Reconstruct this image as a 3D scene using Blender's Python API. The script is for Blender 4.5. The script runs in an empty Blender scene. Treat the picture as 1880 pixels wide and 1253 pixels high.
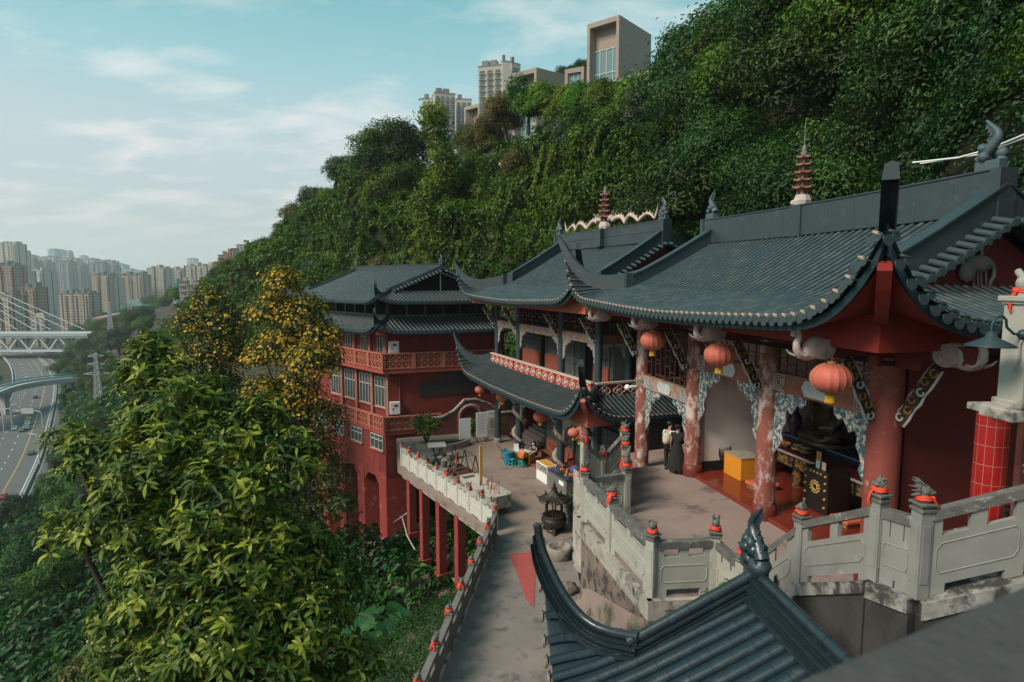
import bpy, math, random
import numpy as np
from mathutils import Vector, Matrix
R = math.radians
sc = bpy.context.scene
col = sc.collection
rnd = random.Random(7)
npr = np.random.default_rng(11)

# ------------------------------------------------------------------ camera
F, CX, CY, HY = 1100.0, 940.0, 626.5, 514.0
TH = math.atan((CY - HY) / F)
ct, st = math.cos(TH), math.sin(TH)
cd = bpy.data.cameras.new('camera')
cam = bpy.data.objects.new('camera', cd); col.objects.link(cam)
cd.sensor_width = 36.0; cd.lens = 36.0 * F / 1880.0
cd.clip_start = 0.05; cd.clip_end = 40000
cam.location = (0, 0, 0); cam.rotation_euler = (R(90) - TH, 0, 0)
cd.dof.use_dof = True; cd.dof.focus_distance = 22.0; cd.dof.aperture_fstop = 3.2
sc.camera = cam

# ------------------------------------------------------------------ light and exposure
SUN_EL, SUN_AZ = 42.0, 238.0            # the sun stands behind the camera, to its left (azimuth from +Y, clockwise)
EXPOSURE = 0.70
sc.view_settings.view_transform = 'Standard'; sc.view_settings.look = 'None'
sc.view_settings.exposure = EXPOSURE; sc.view_settings.gamma = 1.0
sd = bpy.data.lights.new('sun', 'SUN'); sd.energy = 2.5; sd.angle = R(20); sd.color = (1.0, 0.90, 0.76)
sun = bpy.data.objects.new('sun', sd); col.objects.link(sun)
_d = Vector((math.sin(R(SUN_AZ)) * math.cos(R(SUN_EL)), math.cos(R(SUN_AZ)) * math.cos(R(SUN_EL)), math.sin(R(SUN_EL))))
sun.rotation_euler = _d.to_track_quat('Z', 'Y').to_euler()

w = bpy.data.worlds.new('World'); sc.world = w; w.use_nodes = True
nt = w.node_tree; nt.nodes.clear()
def N(tree, t, **kw):
    n = tree.nodes.new(t)
    for k, v in kw.items(): setattr(n, k, v)
    return n
def LK(tree, a, b): tree.links.new(a, b)
def ramp(tree, stops, interp='LINEAR'):
    r = N(tree, 'ShaderNodeValToRGB'); e = r.color_ramp; e.interpolation = interp
    while len(e.elements) < len(stops): e.elements.new(0.5)
    for i, (p, c) in enumerate(stops):
        e.elements[i].position = p
        e.elements[i].color = (c[0], c[1], c[2], 1) if len(c) == 3 else c
    return r
def mathn(tree, op, a, b=None, c=None):
    m = N(tree, 'ShaderNodeMath', operation=op)
    for i, x in enumerate((a, b, c)):
        if x is None: continue
        if isinstance(x, (int, float)): m.inputs[i].default_value = x
        else: LK(tree, x, m.inputs[i])
    return m.outputs[0]
def mixc(tree, f, a, b, mode='MIX'):
    m = N(tree, 'ShaderNodeMix', data_type='RGBA', blend_type=mode)
    for s, x in ((0, f), (6, a), (7, b)):
        if isinstance(x, (int, float)): m.inputs[s].default_value = x
        elif isinstance(x, tuple): m.inputs[s].default_value = (*x, 1)
        else: LK(tree, x, m.inputs[s])
    return m.outputs[2]
sky = N(nt, 'ShaderNodeTexSky', sky_type='NISHITA'); sky.sun_disc = False
sky.sun_elevation = R(SUN_EL); sky.sun_rotation = R(SUN_AZ)
sky.air_density = 1.0; sky.dust_density = 2.0; sky.ozone_density = 1.0
tc = N(nt, 'ShaderNodeTexCoord'); sep = N(nt, 'ShaderNodeSeparateXYZ'); LK(nt, tc.outputs['Generated'], sep.inputs[0])
zc = mathn(nt, 'MAXIMUM', sep.outputs[2], 0.0)
den = mathn(nt, 'ADD', zc, 0.16)
cmb = N(nt, 'ShaderNodeCombineXYZ')
LK(nt, mathn(nt, 'DIVIDE', sep.outputs[0], den), cmb.inputs[0]); LK(nt, mathn(nt, 'DIVIDE', sep.outputs[1], den), cmb.inputs[1])
mp = N(nt, 'ShaderNodeMapping'); LK(nt, cmb.outputs[0], mp.inputs[0])
mp.inputs['Rotation'].default_value = (0, 0, R(28)); mp.inputs['Scale'].default_value = (1.0, 1.7, 1); mp.inputs['Location'].default_value = (3.1, 1.7, 0.4)
no = N(nt, 'ShaderNodeTexNoise'); LK(nt, mp.outputs[0], no.inputs['Vector'])
no.inputs['Scale'].default_value = 2.6; no.inputs['Detail'].default_value = 9; no.inputs['Roughness'].default_value = 0.56; no.inputs['Distortion'].default_value = 0.35
no2 = N(nt, 'ShaderNodeTexNoise'); LK(nt, mp.outputs[0], no2.inputs['Vector']); no2.inputs['Scale'].default_value = 0.55; no2.inputs['Detail'].default_value = 3
cl = mathn(nt, 'ADD', mathn(nt, 'MULTIPLY', no.outputs[0], 0.7), mathn(nt, 'MULTIPLY', no2.outputs[0], 0.45))
clr = ramp(nt, [(0.555, (0, 0, 0)), (0.75, (1, 1, 1))]); LK(nt, cl, clr.inputs[0])
grad = ramp(nt, [(0.0, (0.47, 0.50, 0.50)), (0.10, (0.44, 0.50, 0.51)), (0.20, (0.45, 0.54, 0.55)), (0.30, (0.29, 0.52, 0.54)), (0.45, (0.10, 0.38, 0.41)), (0.7, (0.12, 0.36, 0.42))])
LK(nt, sep.outputs[2], grad.inputs[0])
skys = mixc(nt, 1.0, sky.outputs[0], (0.10, 0.10, 0.10), 'MULTIPLY')       # the physical sky at strength 0.1
base = mixc(nt, 0.80, skys, grad.outputs[0])
cfade = ramp(nt, [(0.02, (0.1, 0.1, 0.1)), (0.16, (1, 1, 1)), (0.34, (0.8, 0.8, 0.8)), (0.5, (0.4, 0.4, 0.4))]); LK(nt, sep.outputs[2], cfade.inputs[0])
cf = mathn(nt, 'MULTIPLY', clr.outputs[0], cfade.outputs[0])
skyc = mixc(nt, mathn(nt, 'MULTIPLY', cf, 0.62), base, (0.86, 0.765, 0.73))
bg = N(nt, 'ShaderNodeBackground'); LK(nt, skyc, bg.inputs[0]); bg.inputs[1].default_value = 0.84
wo = N(nt, 'ShaderNodeOutputWorld'); LK(nt, bg.outputs[0], wo.inputs[0])

# ------------------------------------------------------------------ measuring the photograph (1880 x 1253 pixels)
def ray(px, py):
    a = (px - CX) / F; b = (CY - py) / F
    return np.array([a, ct + b * st, -st + b * ct])
def G(px, py, z):                        # where the pixel's ray meets the level z
    r = ray(px, py); return r * (z / r[2])
def AT(px, py, y):                       # the point y metres ahead on the pixel's ray
    r = ray(px, py); return r * (y / r[1])

# ------------------------------------------------------------------ materials
MATS = {}
def mat(name, c1, c2=None, scale=3.0, rough=0.7, c3=None, c3amt=0.5, c3scale=1.2, bump=0.0, bscale=20.0, spec=0.4, metal=0.0, stretch=(1, 1, 1), detail=6, ramp_w=0.25):
    if name in MATS: return MATS[name]
    m = bpy.data.materials.new(name); m.use_nodes = True; t = m.node_tree
    b = t.nodes['Principled BSDF']
    b.inputs['Roughness'].default_value = rough; b.inputs['Specular IOR Level'].default_value = spec; b.inputs['Metallic'].default_value = metal
    tcn = N(t, 'ShaderNodeTexCoord'); mpn = N(t, 'ShaderNodeMapping'); LK(t, tcn.outputs['Object'], mpn.inputs[0]); mpn.inputs['Scale'].default_value = stretch
    if c2 is None: c2 = tuple(x * 0.72 for x in c1)
    n1 = N(t, 'ShaderNodeTexNoise'); LK(t, mpn.outputs[0], n1.inputs['Vector']); n1.inputs['Scale'].default_value = scale; n1.inputs['Detail'].default_value = detail; n1.inputs['Roughness'].default_value = 0.6
    r1 = ramp(t, [(0.5 - ramp_w, (0, 0, 0)), (0.5 + ramp_w, (1, 1, 1))]); LK(t, n1.outputs[0], r1.inputs[0])
    c = mixc(t, r1.outputs[0], c1, c2)
    if c3 is not None:
        n2 = N(t, 'ShaderNodeTexNoise'); LK(t, mpn.outputs[0], n2.inputs['Vector']); n2.inputs['Scale'].default_value = c3scale; n2.inputs['Detail'].default_value = 8; n2.inputs['Roughness'].default_value = 0.65
        r2 = ramp(t, [(1 - c3amt - 0.06, (0, 0, 0)), (1 - c3amt + 0.06, (1, 1, 1))]); LK(t, n2.outputs[0], r2.inputs[0])
        c = mixc(t, r2.outputs[0], c, c3)
    LK(t, c, b.inputs['Base Color'])
    if bump > 0:
        n3 = N(t, 'ShaderNodeTexNoise'); LK(t, mpn.outputs[0], n3.inputs['Vector']); n3.inputs['Scale'].default_value = bscale; n3.inputs['Detail'].default_value = 5
        bp = N(t, 'ShaderNodeBump'); bp.inputs['Strength'].default_value = bump; bp.inputs['Distance'].default_value = 0.03
        LK(t, n3.outputs[0], bp.inputs['Height']); LK(t, bp.outputs[0], b.inputs['Normal'])
    MATS[name] = m; return m
def wavemat(name, c1, c2, scale, rough=0.6, axis='Z', width=0.5, noise=0.0, bump=0.0, spec=0.4, coord='Object', soft=0.05):
    """two colours in bands"""
    if name in MATS: return MATS[name]
    m = mat(name, c1, None, rough=rough, spec=spec); t = m.node_tree; b = t.nodes['Principled BSDF']
    tcn = N(t, 'ShaderNodeTexCoord'); s = N(t, 'ShaderNodeSeparateXYZ'); LK(t, tcn.outputs[coord], s.inputs[0])
    x = mathn(t, 'FRACT', mathn(t, 'MULTIPLY', s.outputs['XYZ'.index(axis)], scale))
    r1 = ramp(t, [(max(0, width - soft), (0, 0, 0)), (min(1, width + soft), (1, 1, 1))]); LK(t, x, r1.inputs[0])
    old = b.inputs['Base Color'].links[0].from_socket
    LK(t, mixc(t, r1.outputs[0], old, c2), b.inputs['Base Color'])
    return m
def leafmat(name, dark, mid, light, trans=0.25, rough=0.5, spec=0.35, objvar=0.25):
    if name in MATS: return MATS[name]
    m = bpy.data.materials.new(name); m.use_nodes = True; t = m.node_tree; b = t.nodes['Principled BSDF']; out = t.nodes['Material Output']
    at = N(t, 'ShaderNodeAttribute'); at.attribute_name = 'tint'
    r1 = ramp(t, [(0.0, dark), (0.5, mid), (1.0, light)]); LK(t, at.outputs['Fac'], r1.inputs[0])
    oi = N(t, 'ShaderNodeObjectInfo'); hs = N(t, 'ShaderNodeHueSaturation'); LK(t, r1.outputs[0], hs.inputs['Color'])
    LK(t, mathn(t, 'ADD', mathn(t, 'MULTIPLY', oi.outputs['Random'], 0.05 * objvar * 4), 0.5 - 0.025 * objvar * 4), hs.inputs['Hue'])
    LK(t, mathn(t, 'ADD', mathn(t, 'MULTIPLY', oi.outputs['Random'], objvar * 1.6), 1 - 0.8 * objvar), hs.inputs['Value'])
    LK(t, hs.outputs[0], b.inputs['Base Color']); b.inputs['Roughness'].default_value = rough; b.inputs['Specular IOR Level'].default_value = spec
    tr = N(t, 'ShaderNodeBsdfTranslucent'); LK(t, hs.outputs[0], tr.inputs[0])
    mx = N(t, 'ShaderNodeMixShader'); mx.inputs[0].default_value = trans; LK(t, b.outputs[0], mx.inputs[1]); LK(t, tr.outputs[0], mx.inputs[2]); LK(t, mx.outputs[0], out.inputs[0])
    MATS[name] = m; return m

# ------------------------------------------------------------------ mesh building
def V3(p): return np.array([float(p[0]), float(p[1]), float(p[2])])
def unit(a):
    a = V3(a); n = np.linalg.norm(a); return a / n if n > 1e-9 else a
UP = np.array([0, 0, 1.0])
class MB:
    def __init__(s): s.v = []; s.f = []; s.m = []; s.sm = []
    def add(s, vs, fs, mi=0, smooth=False):
        o = len(s.v); s.v.extend([tuple(map(float, p)) for p in vs])
        for f in fs: s.f.append([o + i for i in f]); s.m.append(mi); s.sm.append(smooth)
    def obox(s, c, ax, ay, az, mi=0):      # centre and three half-axis vectors
        c, ax, ay, az = V3(c), V3(ax), V3(ay), V3(az)
        vs = [c + i * ax + j * ay + k * az for k in (-1, 1) for j in (-1, 1) for i in (-1, 1)]
        s.add(vs, [(0, 2, 3, 1), (4, 5, 7, 6), (0, 1, 5, 4), (1, 3, 7, 5), (3, 2, 6, 7), (2, 0, 4, 6)], mi)
    def box(s, c, sz, rot=0.0, mi=0):
        a, b = math.cos(rot), math.sin(rot)
        s.obox(c, (a * sz[0] / 2, b * sz[0] / 2, 0), (-b * sz[1] / 2, a * sz[1] / 2, 0), (0, 0, sz[2] / 2), mi)
    def bar(s, p, q, wd, h, up=UP, mi=0):  # box from p to q, wd across, h along up
        p, q = V3(p), V3(q); d = q - p; sd_ = np.cross(d, up); 
        if np.linalg.norm(sd_) < 1e-6: sd_ = np.cross(d, (1, 0, 0))
        sd_ = unit(sd_); u2 = unit(np.cross(sd_, d))
        s.obox((p + q) / 2, d / 2, sd_ * wd / 2, u2 * h / 2, mi)
    def vbar(s, p, q, wd, h, mi=0):        # a sloping beam with upright ends: p, q are the middles of its lower edge
        p, q = V3(p), V3(q); d = q - p; sd_ = unit(np.cross((d[0], d[1], 0), UP)) * wd / 2; hh = UP * h
        vs = [p - sd_, p + sd_, q + sd_, q - sd_, p - sd_ + hh, p + sd_ + hh, q + sd_ + hh, q - sd_ + hh]
        s.add(vs, [(0, 3, 2, 1), (4, 5, 6, 7), (0, 1, 5, 4), (1, 2, 6, 5), (2, 3, 7, 6), (3, 0, 4, 7)], mi)
    def tube(s, pts, rad, n=8, caps=True, mi=0, smooth=True, flat=None):
        pts = [V3(p) for p in pts]; k = len(pts)
        if isinstance(rad, (int, float)): rad = [rad] * k
        prev = None; vs = []
        for i in range(k):
            d = unit(pts[min(i + 1, k - 1)] - pts[max(i - 1, 0)])
            if prev is None:
                a = np.cross(d, UP)
                if np.linalg.norm(a) < 1e-3: a = np.cross(d, (1, 0, 0))
            else: a = prev - d * (prev @ d)
            a = unit(a); prev = a; b = np.cross(d, a)
            for j in range(n):
                t = 2 * math.pi * j / n
                vs.append(pts[i] + rad[i] * (math.cos(t) * a + math.sin(t) * b * (flat or 1)))
        fs = [(i * n + j, i * n + (j + 1) % n, (i + 1) * n + (j + 1) % n, (i + 1) * n + j) for i in range(k - 1) for j in range(n)]
        s.add(vs, fs, mi, smooth)
        if caps: s.add(vs[:n], [tuple(range(n))[::-1]], mi); s.add(vs[-n:], [tuple(range(n))], mi)
    def lathe(s, prof, o, n=16, mi=0, smooth=True, sx=1.0, sy=1.0, wav=None):
        vs = []; o = V3(o)
        for (r, z) in prof:
            for j in range(n):
                t = 2 * math.pi * j / n; rr = r * (1 + (wav[0] * math.cos(wav[1] * t) if wav else 0))
                vs.append(o + np.array([rr * math.cos(t) * sx, rr * math.sin(t) * sy, z]))
        k = len(prof)
        fs = [(i * n + j, i * n + (j + 1) % n, (i + 1) * n + (j + 1) % n, (i + 1) * n + j) for i in range(k - 1) for j in range(n)]
        s.add(vs, fs, mi, smooth)
        if prof[0][0] > 1e-4: s.add(vs[:n], [tuple(range(n))[::-1]], mi)
        if prof[-1][0] > 1e-4: s.add(vs[-n:], [tuple(range(n))], mi)
    def ball(s, c, r, n=10, k=7, mi=0, ax=None, jit=0.0):
        c = V3(c); r = (r, r, r) if isinstance(r, (int, float)) else r
        ax = ax or ((1, 0, 0), (0, 1, 0), (0, 0, 1)); A = [V3(a) for a in ax]
        vs = []
        for i in range(k + 1):
            p = math.pi * i / k
            for j in range(n):
                t = 2 * math.pi * j / n; q = 1 + rnd.uniform(-jit, jit)
                vs.append(c + q * (A[0] * r[0] * math.sin(p) * math.cos(t) + A[1] * r[1] * math.sin(p) * math.sin(t) + A[2] * r[2] * math.cos(p)))
        s.add(vs, [(i * n + j, (i + 1) * n + j, (i + 1) * n + (j + 1) % n, i * n + (j + 1) % n) for i in range(k) for j in range(n)], mi, True)
    def prism(s, poly, ext, mi=0):          # a flat outline with thickness
        poly = [V3(p) for p in poly]; e = V3(ext); n = len(poly)
        vs = poly + [p + e for p in poly]
        s.add(vs, [tuple(range(n))[::-1], tuple(range(n, 2 * n))] + [(i, (i + 1) % n, n + (i + 1) % n, n + i) for i in range(n)], mi)
    def grid(s, P, mi=0, smooth=True, flip=False):   # P[i][j] points
        a, b = len(P), len(P[0]); vs = [p for r_ in P for p in r_]
        fs = []
        for i in range(a - 1):
            for j in range(b - 1):
                f = (i * b + j, i * b + j + 1, (i + 1) * b + j + 1, (i + 1) * b + j)
                fs.append(f[::-1] if flip else f)
        s.add(vs, fs, mi, smooth)
    def build(s, name, mats, parent=None, world=True, bevel=0.0, label=None):
        me = bpy.data.meshes.new(name)
        va = np.array(s.v, dtype=float).reshape(-1, 3)
        if parent is not None and world:
            M = np.array(ROOTM[parent.name]); iv = np.linalg.inv(M); va = va @ iv[:3, :3].T + iv[:3, 3]
        me.from_pydata([tuple(p) for p in va], [], s.f)
        if not isinstance(mats, (list, tuple)): mats = [mats]
        for m_ in mats: me.materials.append(m_)
        me.polygons.foreach_set('material_index', s.m); me.polygons.foreach_set('use_smooth', s.sm); me.update()
        o = bpy.data.objects.new(name, me); col.objects.link(o)
        if parent is not None: o.parent = parent; ROOTM[o.name] = ROOTM[parent.name]
        if bevel: 
            bv = o.modifiers.new('bevel', 'BEVEL'); bv.width = bevel; bv.segments = 2; bv.limit_method = 'ANGLE'
        if label: o['label'] = label
        return o
ROOTM = {}
def thing(name, label, cat, loc=(0, 0, 0), rotz=0.0, group=None, scale=1.0):
    o = bpy.data.objects.new(name, None); col.objects.link(o); o.empty_display_size = 0.2
    o.location = [float(x) for x in loc]; o.rotation_euler = (0, 0, rotz); o.scale = (scale,) * 3
    o['label'] = label; o['category'] = cat
    if group: o['group'] = group
    ROOTM[o.name] = Matrix.Translation(Vector([float(x) for x in loc])) @ Matrix.Rotation(rotz, 4, 'Z') @ Matrix.Scale(scale, 4)
    return o
def tag(o, label, cat, group=None):
    o['label'] = label; o['category'] = cat
    if group: o['group'] = group
    ROOTM.setdefault(o.name, Matrix.Identity(4)); return o
def struct(o, kind='structure'):
    o['kind'] = kind; return o
def dup(o, loc=None, rotz=None, scale=None, label=None, group=None, parent=None):
    c = o.copy(); col.objects.link(c)
    if parent is not None: c.parent = parent
    if loc is not None: c.location = [float(x) for x in loc]
    if rotz is not None: c.rotation_euler = (0, 0, rotz)
    if scale is not None: c.scale = (scale,) * 3 if isinstance(scale, (int, float)) else scale
    if label: c['label'] = label
    if group: c['group'] = group
    for ch in o.children: dup(ch, parent=c)
    return c
def leaf_object(name, pos, nrm, size, material, tint, width=0.42, fold=0.12, droop=0.15, parent=None, tdir=None):
    """many leaves as one mesh: each is a folded blade of two triangles"""
    pos = np.asarray(pos, float); n = np.asarray(nrm, float); n /= np.linalg.norm(n, axis=1, keepdims=True) + 1e-9
    k = len(pos); size = np.broadcast_to(np.asarray(size, float), (k,))
    t = npr.normal(size=(k, 3)) if tdir is None else np.asarray(tdir, float)
    t = t - n * (t * n).sum(1, keepdims=True); t /= np.linalg.norm(t, axis=1, keepdims=True) + 1e-9
    b = np.cross(n, t); L = size[:, None]
    vs = np.empty((k, 4, 3))
    vs[:, 0] = pos; vs[:, 1] = pos + L * (0.5 * t + width * 0.5 * b + fold * n)
    vs[:, 2] = pos + L * (t - droop * n); vs[:, 3] = pos + L * (0.5 * t - width * 0.5 * b + fold * n)
    if parent is not None:
        M = np.array(ROOTM[parent.name]); iv = np.linalg.inv(M); vs = vs @ iv[:3, :3].T + iv[:3, 3]
    me = bpy.data.meshes.new(name)
    me.vertices.add(4 * k); me.vertices.foreach_set('co', vs.reshape(-1))
    idx = (np.arange(k)[:, None] * 4 + np.array([0, 1, 2, 0, 2, 3])).reshape(-1)
    me.loops.add(6 * k); me.loops.foreach_set('vertex_index', idx.astype(np.int32))
    me.polygons.add(2 * k); me.polygons.foreach_set('loop_start', (np.arange(2 * k) * 3).astype(np.int32))
    a = me.attributes.new('tint', 'FLOAT', 'POINT'); a.data.foreach_set('value', np.repeat(np.asarray(tint, float), 4))
    me.materials.append(material); me.update(); me.validate()
    o = bpy.data.objects.new(name, me); col.objects.link(o)
    if parent is not None: o.parent = parent; ROOTM[o.name] = ROOTM[parent.name]
    else: ROOTM[o.name] = Matrix.Identity(4)
    return o
def text_mb(*a): pass

# shared materials
M_trough = mat('roof_trough', (0.010, 0.018, 0.021), (0.015, 0.025, 0.028), scale=3, rough=0.55)  # shade in the grooves put into the colour, darker than the ribs
M_tile = mat('roof_tile', (0.034, 0.053, 0.058), (0.052, 0.071, 0.075), scale=1.6, rough=0.38, c3=(0.090, 0.095, 0.085), c3amt=0.44, c3scale=3.2, bump=0.08, bscale=14, spec=0.5)
M_ridge = mat('ridge_metal', (0.024, 0.039, 0.044), (0.036, 0.053, 0.058), scale=1.1, rough=0.40, c3=(0.06, 0.072, 0.073), c3amt=0.38, c3scale=3.0, bump=0.15, bscale=3, spec=0.5)
M_bead = mat('eave_bead', (0.40, 0.30, 0.24), (0.24, 0.17, 0.135), scale=9, rough=0.7)
M_drip = mat('drip_tile', (0.032, 0.052, 0.058), (0.05, 0.072, 0.078), scale=14, rough=0.5)
M_fascia = mat('eave_fascia', (0.014, 0.036, 0.046), (0.02, 0.048, 0.058), scale=2, rough=0.45)
M_soffit = mat('red_soffit', (0.25, 0.022, 0.015), (0.17, 0.016, 0.012), scale=2.2, rough=0.6, c3=(0.20, 0.05, 0.035), c3amt=0.34, c3scale=6, bump=0.06)
M_col = mat('peeling_red_column', (0.28, 0.090, 0.066), (0.20, 0.06, 0.046), scale=3, rough=0.7, c3=(0.52, 0.42, 0.38), c3amt=0.455, c3scale=3.2, bump=0.1, stretch=(1, 1, 0.55))
M_colred = mat('worn_red_column', (0.28, 0.070, 0.050), (0.22, 0.045, 0.035), scale=3, rough=0.55, c3=(0.42, 0.28, 0.24), c3amt=0.33, c3scale=4, bump=0.08)
M_darkred = mat('dark_red_wall', (0.13, 0.016, 0.013), (0.09, 0.012, 0.010), scale=1.5, rough=0.7)
M_darkwood = mat('dark_teal_wood', (0.022, 0.040, 0.048), (0.035, 0.055, 0.062), scale=5, rough=0.55, bump=0.05)
M_conc = mat('pale_concrete', (0.40, 0.385, 0.34), (0.31, 0.30, 0.26), scale=2.2, rough=0.85, c3=(0.24, 0.23, 0.20), c3amt=0.36, c3scale=2.6, bump=0.15, bscale=40)
M_concd = mat('weathered_coping', (0.16, 0.155, 0.14), (0.07, 0.068, 0.062), scale=5, rough=0.9, c3=(0.36, 0.34, 0.30), c3amt=0.36, c3scale=7, bump=0.2, bscale=30)
M_stone = mat('grey_stone', (0.17, 0.165, 0.15), (0.09, 0.088, 0.08), scale=9, rough=0.9, bump=0.25, bscale=25)
M_ribbon = mat('red_ribbon', (0.62, 0.035, 0.018), (0.75, 0.075, 0.03), scale=12, rough=0.6)
M_redpaint = mat('red_building_paint', (0.235, 0.036, 0.027), (0.175, 0.026, 0.020), scale=0.9, rough=0.8, c3=(0.105, 0.024, 0.019), c3amt=0.39, c3scale=2.0, bump=0.06, stretch=(1, 1, .22))
M_pinkred = mat('faded_red_balustrade', (0.44, 0.14, 0.09), (0.37, 0.10, 0.065), scale=3, rough=0.8, c3=(0.48, 0.24, 0.18), c3amt=0.38, c3scale=4)
M_glass = mat('window_glass', (0.045, 0.055, 0.058), (0.07, 0.08, 0.08), scale=1.0, rough=0.15, spec=0.8)
M_white = mat('white_paint', (0.82, 0.81, 0.78), (0.74, 0.73, 0.70), scale=3, rough=0.6)
M_black = mat('black_metal', (0.012, 0.012, 0.012), (0.02, 0.019, 0.017), scale=6, rough=0.5)
M_bronze = mat('aged_bronze', (0.040, 0.034, 0.028), (0.065, 0.052, 0.040), scale=7, rough=0.45, metal=0.5, bump=0.1)
M_bark = mat('bark', (0.10, 0.075, 0.055), (0.06, 0.045, 0.035), scale=8, rough=0.9, bump=0.4, bscale=18)
# ------------------------------------------------------------------ the hillside, the valley and the far ground
TY = np.array([-25, 5, 14, 22, 31, 40, 50, 60, 70, 90, 110, 140, 180, 300, 500, 900, 1400.])
TXR = np.array([-72, -76, -78, -80, -82, -84, -87, -90, -94, -102, -110, -122, -140, -231, -372, -640, -980.])
TXL = np.array([-3.5, -3.3, -2.9, -2.2, 0, -1, -5, -11, -18, -36, -54, -78, -113, -199, -340, -600, -930.])
TZL = np.array([-13.2, -13, -12.9, -13.2, -14.8, -15.6, -17, -18, -17, -19, -22, -26, -33, -42, -47, -52, -56.])
TXF = np.array([19, 18, 17, 15.8, 16.2, 13.2, 8.0, 0.5, -9, -27, -45, -68, -103, -188, -325, -585, -915.])
TZF = np.array([-7, -7, -7, -7.2, -8.5, -9, -10, -10, -9, -10, -13, -17, -24, -35, -42, -50, -55.])
TXC = np.array([31, 31, 30, 28, 29, 27, 21, 13, 4, -12, -28, -50, -80, -160, -292, -545, -880.])
TZC = np.array([27, 27, 27, 27, 27, 26, 19.5, 14, 13, 13.5, 16, 12.5, 4.5, -8, -24, -46, -54.])
def hills(x, y, s=1.0, ph=0.0):
    return (np.sin(x * .31 * s + 1.3 + ph) * np.sin(y * .27 * s + .7) * .5 + np.sin(x * .73 * s + y * .41 * s + 2.1 + ph) * .28 + np.sin(x * 1.57 * s - y * 1.31 * s + ph * 2) * .16 + np.sin(x * 3.1 * s + y * 2.7 * s + 1) * .08)
def T(y):
    return [np.interp(y, TY, a) for a in (TXR, TXL, TZL, TXF, TZF, TXC, TZC)]
def ground_z(x, y):
    xr, xl, zl, xf, zf, xc, zc_ = T(y); x = np.asarray(x, float)
    fc = np.clip((x - xf) / (xc - xf), 0, 1)
    z = np.where(x < xr, -60.0, np.where(x < xl, -60 + (zl + 60) * (x - xr) / (xl - xr), np.where(x < xf, zl + (zf - zl) * (x - xl) / (xf - xl), np.where(x < xc, zf + (zc_ - zf) * fc ** .8, zc_ + (x - xc) * .10))))
    amp = np.clip((x - xr) / 25, 0, 1) * np.clip(np.maximum(xl - x - 1, x - xf) / 5, 0, 1)
    return z + amp * 1.5 * hills(x, y)
ys = np.concatenate([np.linspace(-25, 100, 84), np.geomspace(103, 1400, 56)]); P = []
for y in ys:
    xr, xl, zl, xf, zf, xc, zc_ = T(y); xs = np.concatenate([np.linspace(xr - 90, xr, 8)[:-1], np.linspace(xr, xl, 44)[:-1], np.linspace(xl, xf, 14)[:-1], np.linspace(xf, xc, 26)[:-1], np.linspace(xc, xc + 160, 12)])
    P.append(np.stack([xs, np.full_like(xs, y), ground_z(xs, y)], 1))
b = MB(); b.grid(P, 0, True)
M_earth = mat('hill_earth', (0.030, 0.036, 0.016), (0.045, 0.035, 0.022), scale=.12, rough=1.0, c3=(0.12, 0.07, 0.045), c3amt=.34, c3scale=.10, bump=.6, bscale=1.2)
struct(b.build('hillside', M_earth))
n_ = 48; b = MB(); b.add([(0, 0, -61)] + [(4250 * math.cos(2 * math.pi * i / n_), 4250 * math.sin(2 * math.pi * i / n_), -61) for i in range(n_)], [(0, i + 1, (i + 1) % n_ + 1) for i in range(n_)])
struct(b.build('ground', mat('valley_green', (0.035, 0.055, 0.025), (0.06, 0.065, 0.045), scale=.01, rough=1.0, c3=(.12, .11, .10), c3amt=.4, c3scale=.006)))
P = []                                                 # the mountains on the horizon
for j, (yy, hh) in enumerate(((2750, 0), (2980, 50), (3200, 84), (3500, 62), (3800, 0))):
    P.append([(x, yy + 90 * math.sin(x * .004), -61 + hh * (.62 + .55 * float(hills(np.float64(x * .012 + 4), np.float64(j * .3 + 2), 1)) + .16 * float(hills(np.float64(x * .06), np.float64(j), 1))) * float(np.interp(x, [-3450, -2300, -1950, 200, 750], [0, .5, 1.15, 1.1, .2]))) for x in np.linspace(-3500, 750, 120)])
b = MB(); b.grid(P, 0, True); struct(b.build('mountains', mat('far_forest', (.05, .085, .07), (.06, .10, .085), scale=.003, rough=1)))

# ------------------------------------------------------------------ roads and bridges in the valley
M_asph = mat('asphalt', (.13, .13, .128), (.105, .105, .104), scale=.15, rough=.9, c3=(.16, .155, .15), c3amt=.36, c3scale=.06)
M_line = mat('road_paint', (.62, .62, .60), (.5, .5, .48), scale=2, rough=.8); M_lineY = mat('yellow_road_paint', (.45, .30, .10), scale=2)
M_bconc = mat('bridge_concrete', (.46, .47, .46), (.38, .39, .38), scale=.3, rough=.8)
RC = [G(px, py, -60.0)[:2] for px, py in ((-60, 1010), (2, 905), (38, 838), (62, 775), (76, 730), (78, 700), (62, 668), (30, 645), (-20, 628))]
RC = np.array(RC); tt = np.linspace(0, len(RC) - 1, 90)
def crom(P, t):
    i = min(int(t), len(P) - 2); f = t - i; p0, p1, p2, p3 = P[max(i - 1, 0)], P[i], P[i + 1], P[min(i + 2, len(P) - 1)]
    return .5 * (2 * p1 + (p2 - p0) * f + (2 * p0 - 5 * p1 + 4 * p2 - p3) * f * f + (3 * p1 - p0 - 3 * p2 + p3) * f ** 3)
RP = np.array([crom(RC, t) for t in tt]); RT = np.gradient(RP, axis=0); RT /= np.linalg.norm(RT, axis=1, keepdims=True); RN = np.stack([RT[:, 1], -RT[:, 0]], 1)
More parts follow.
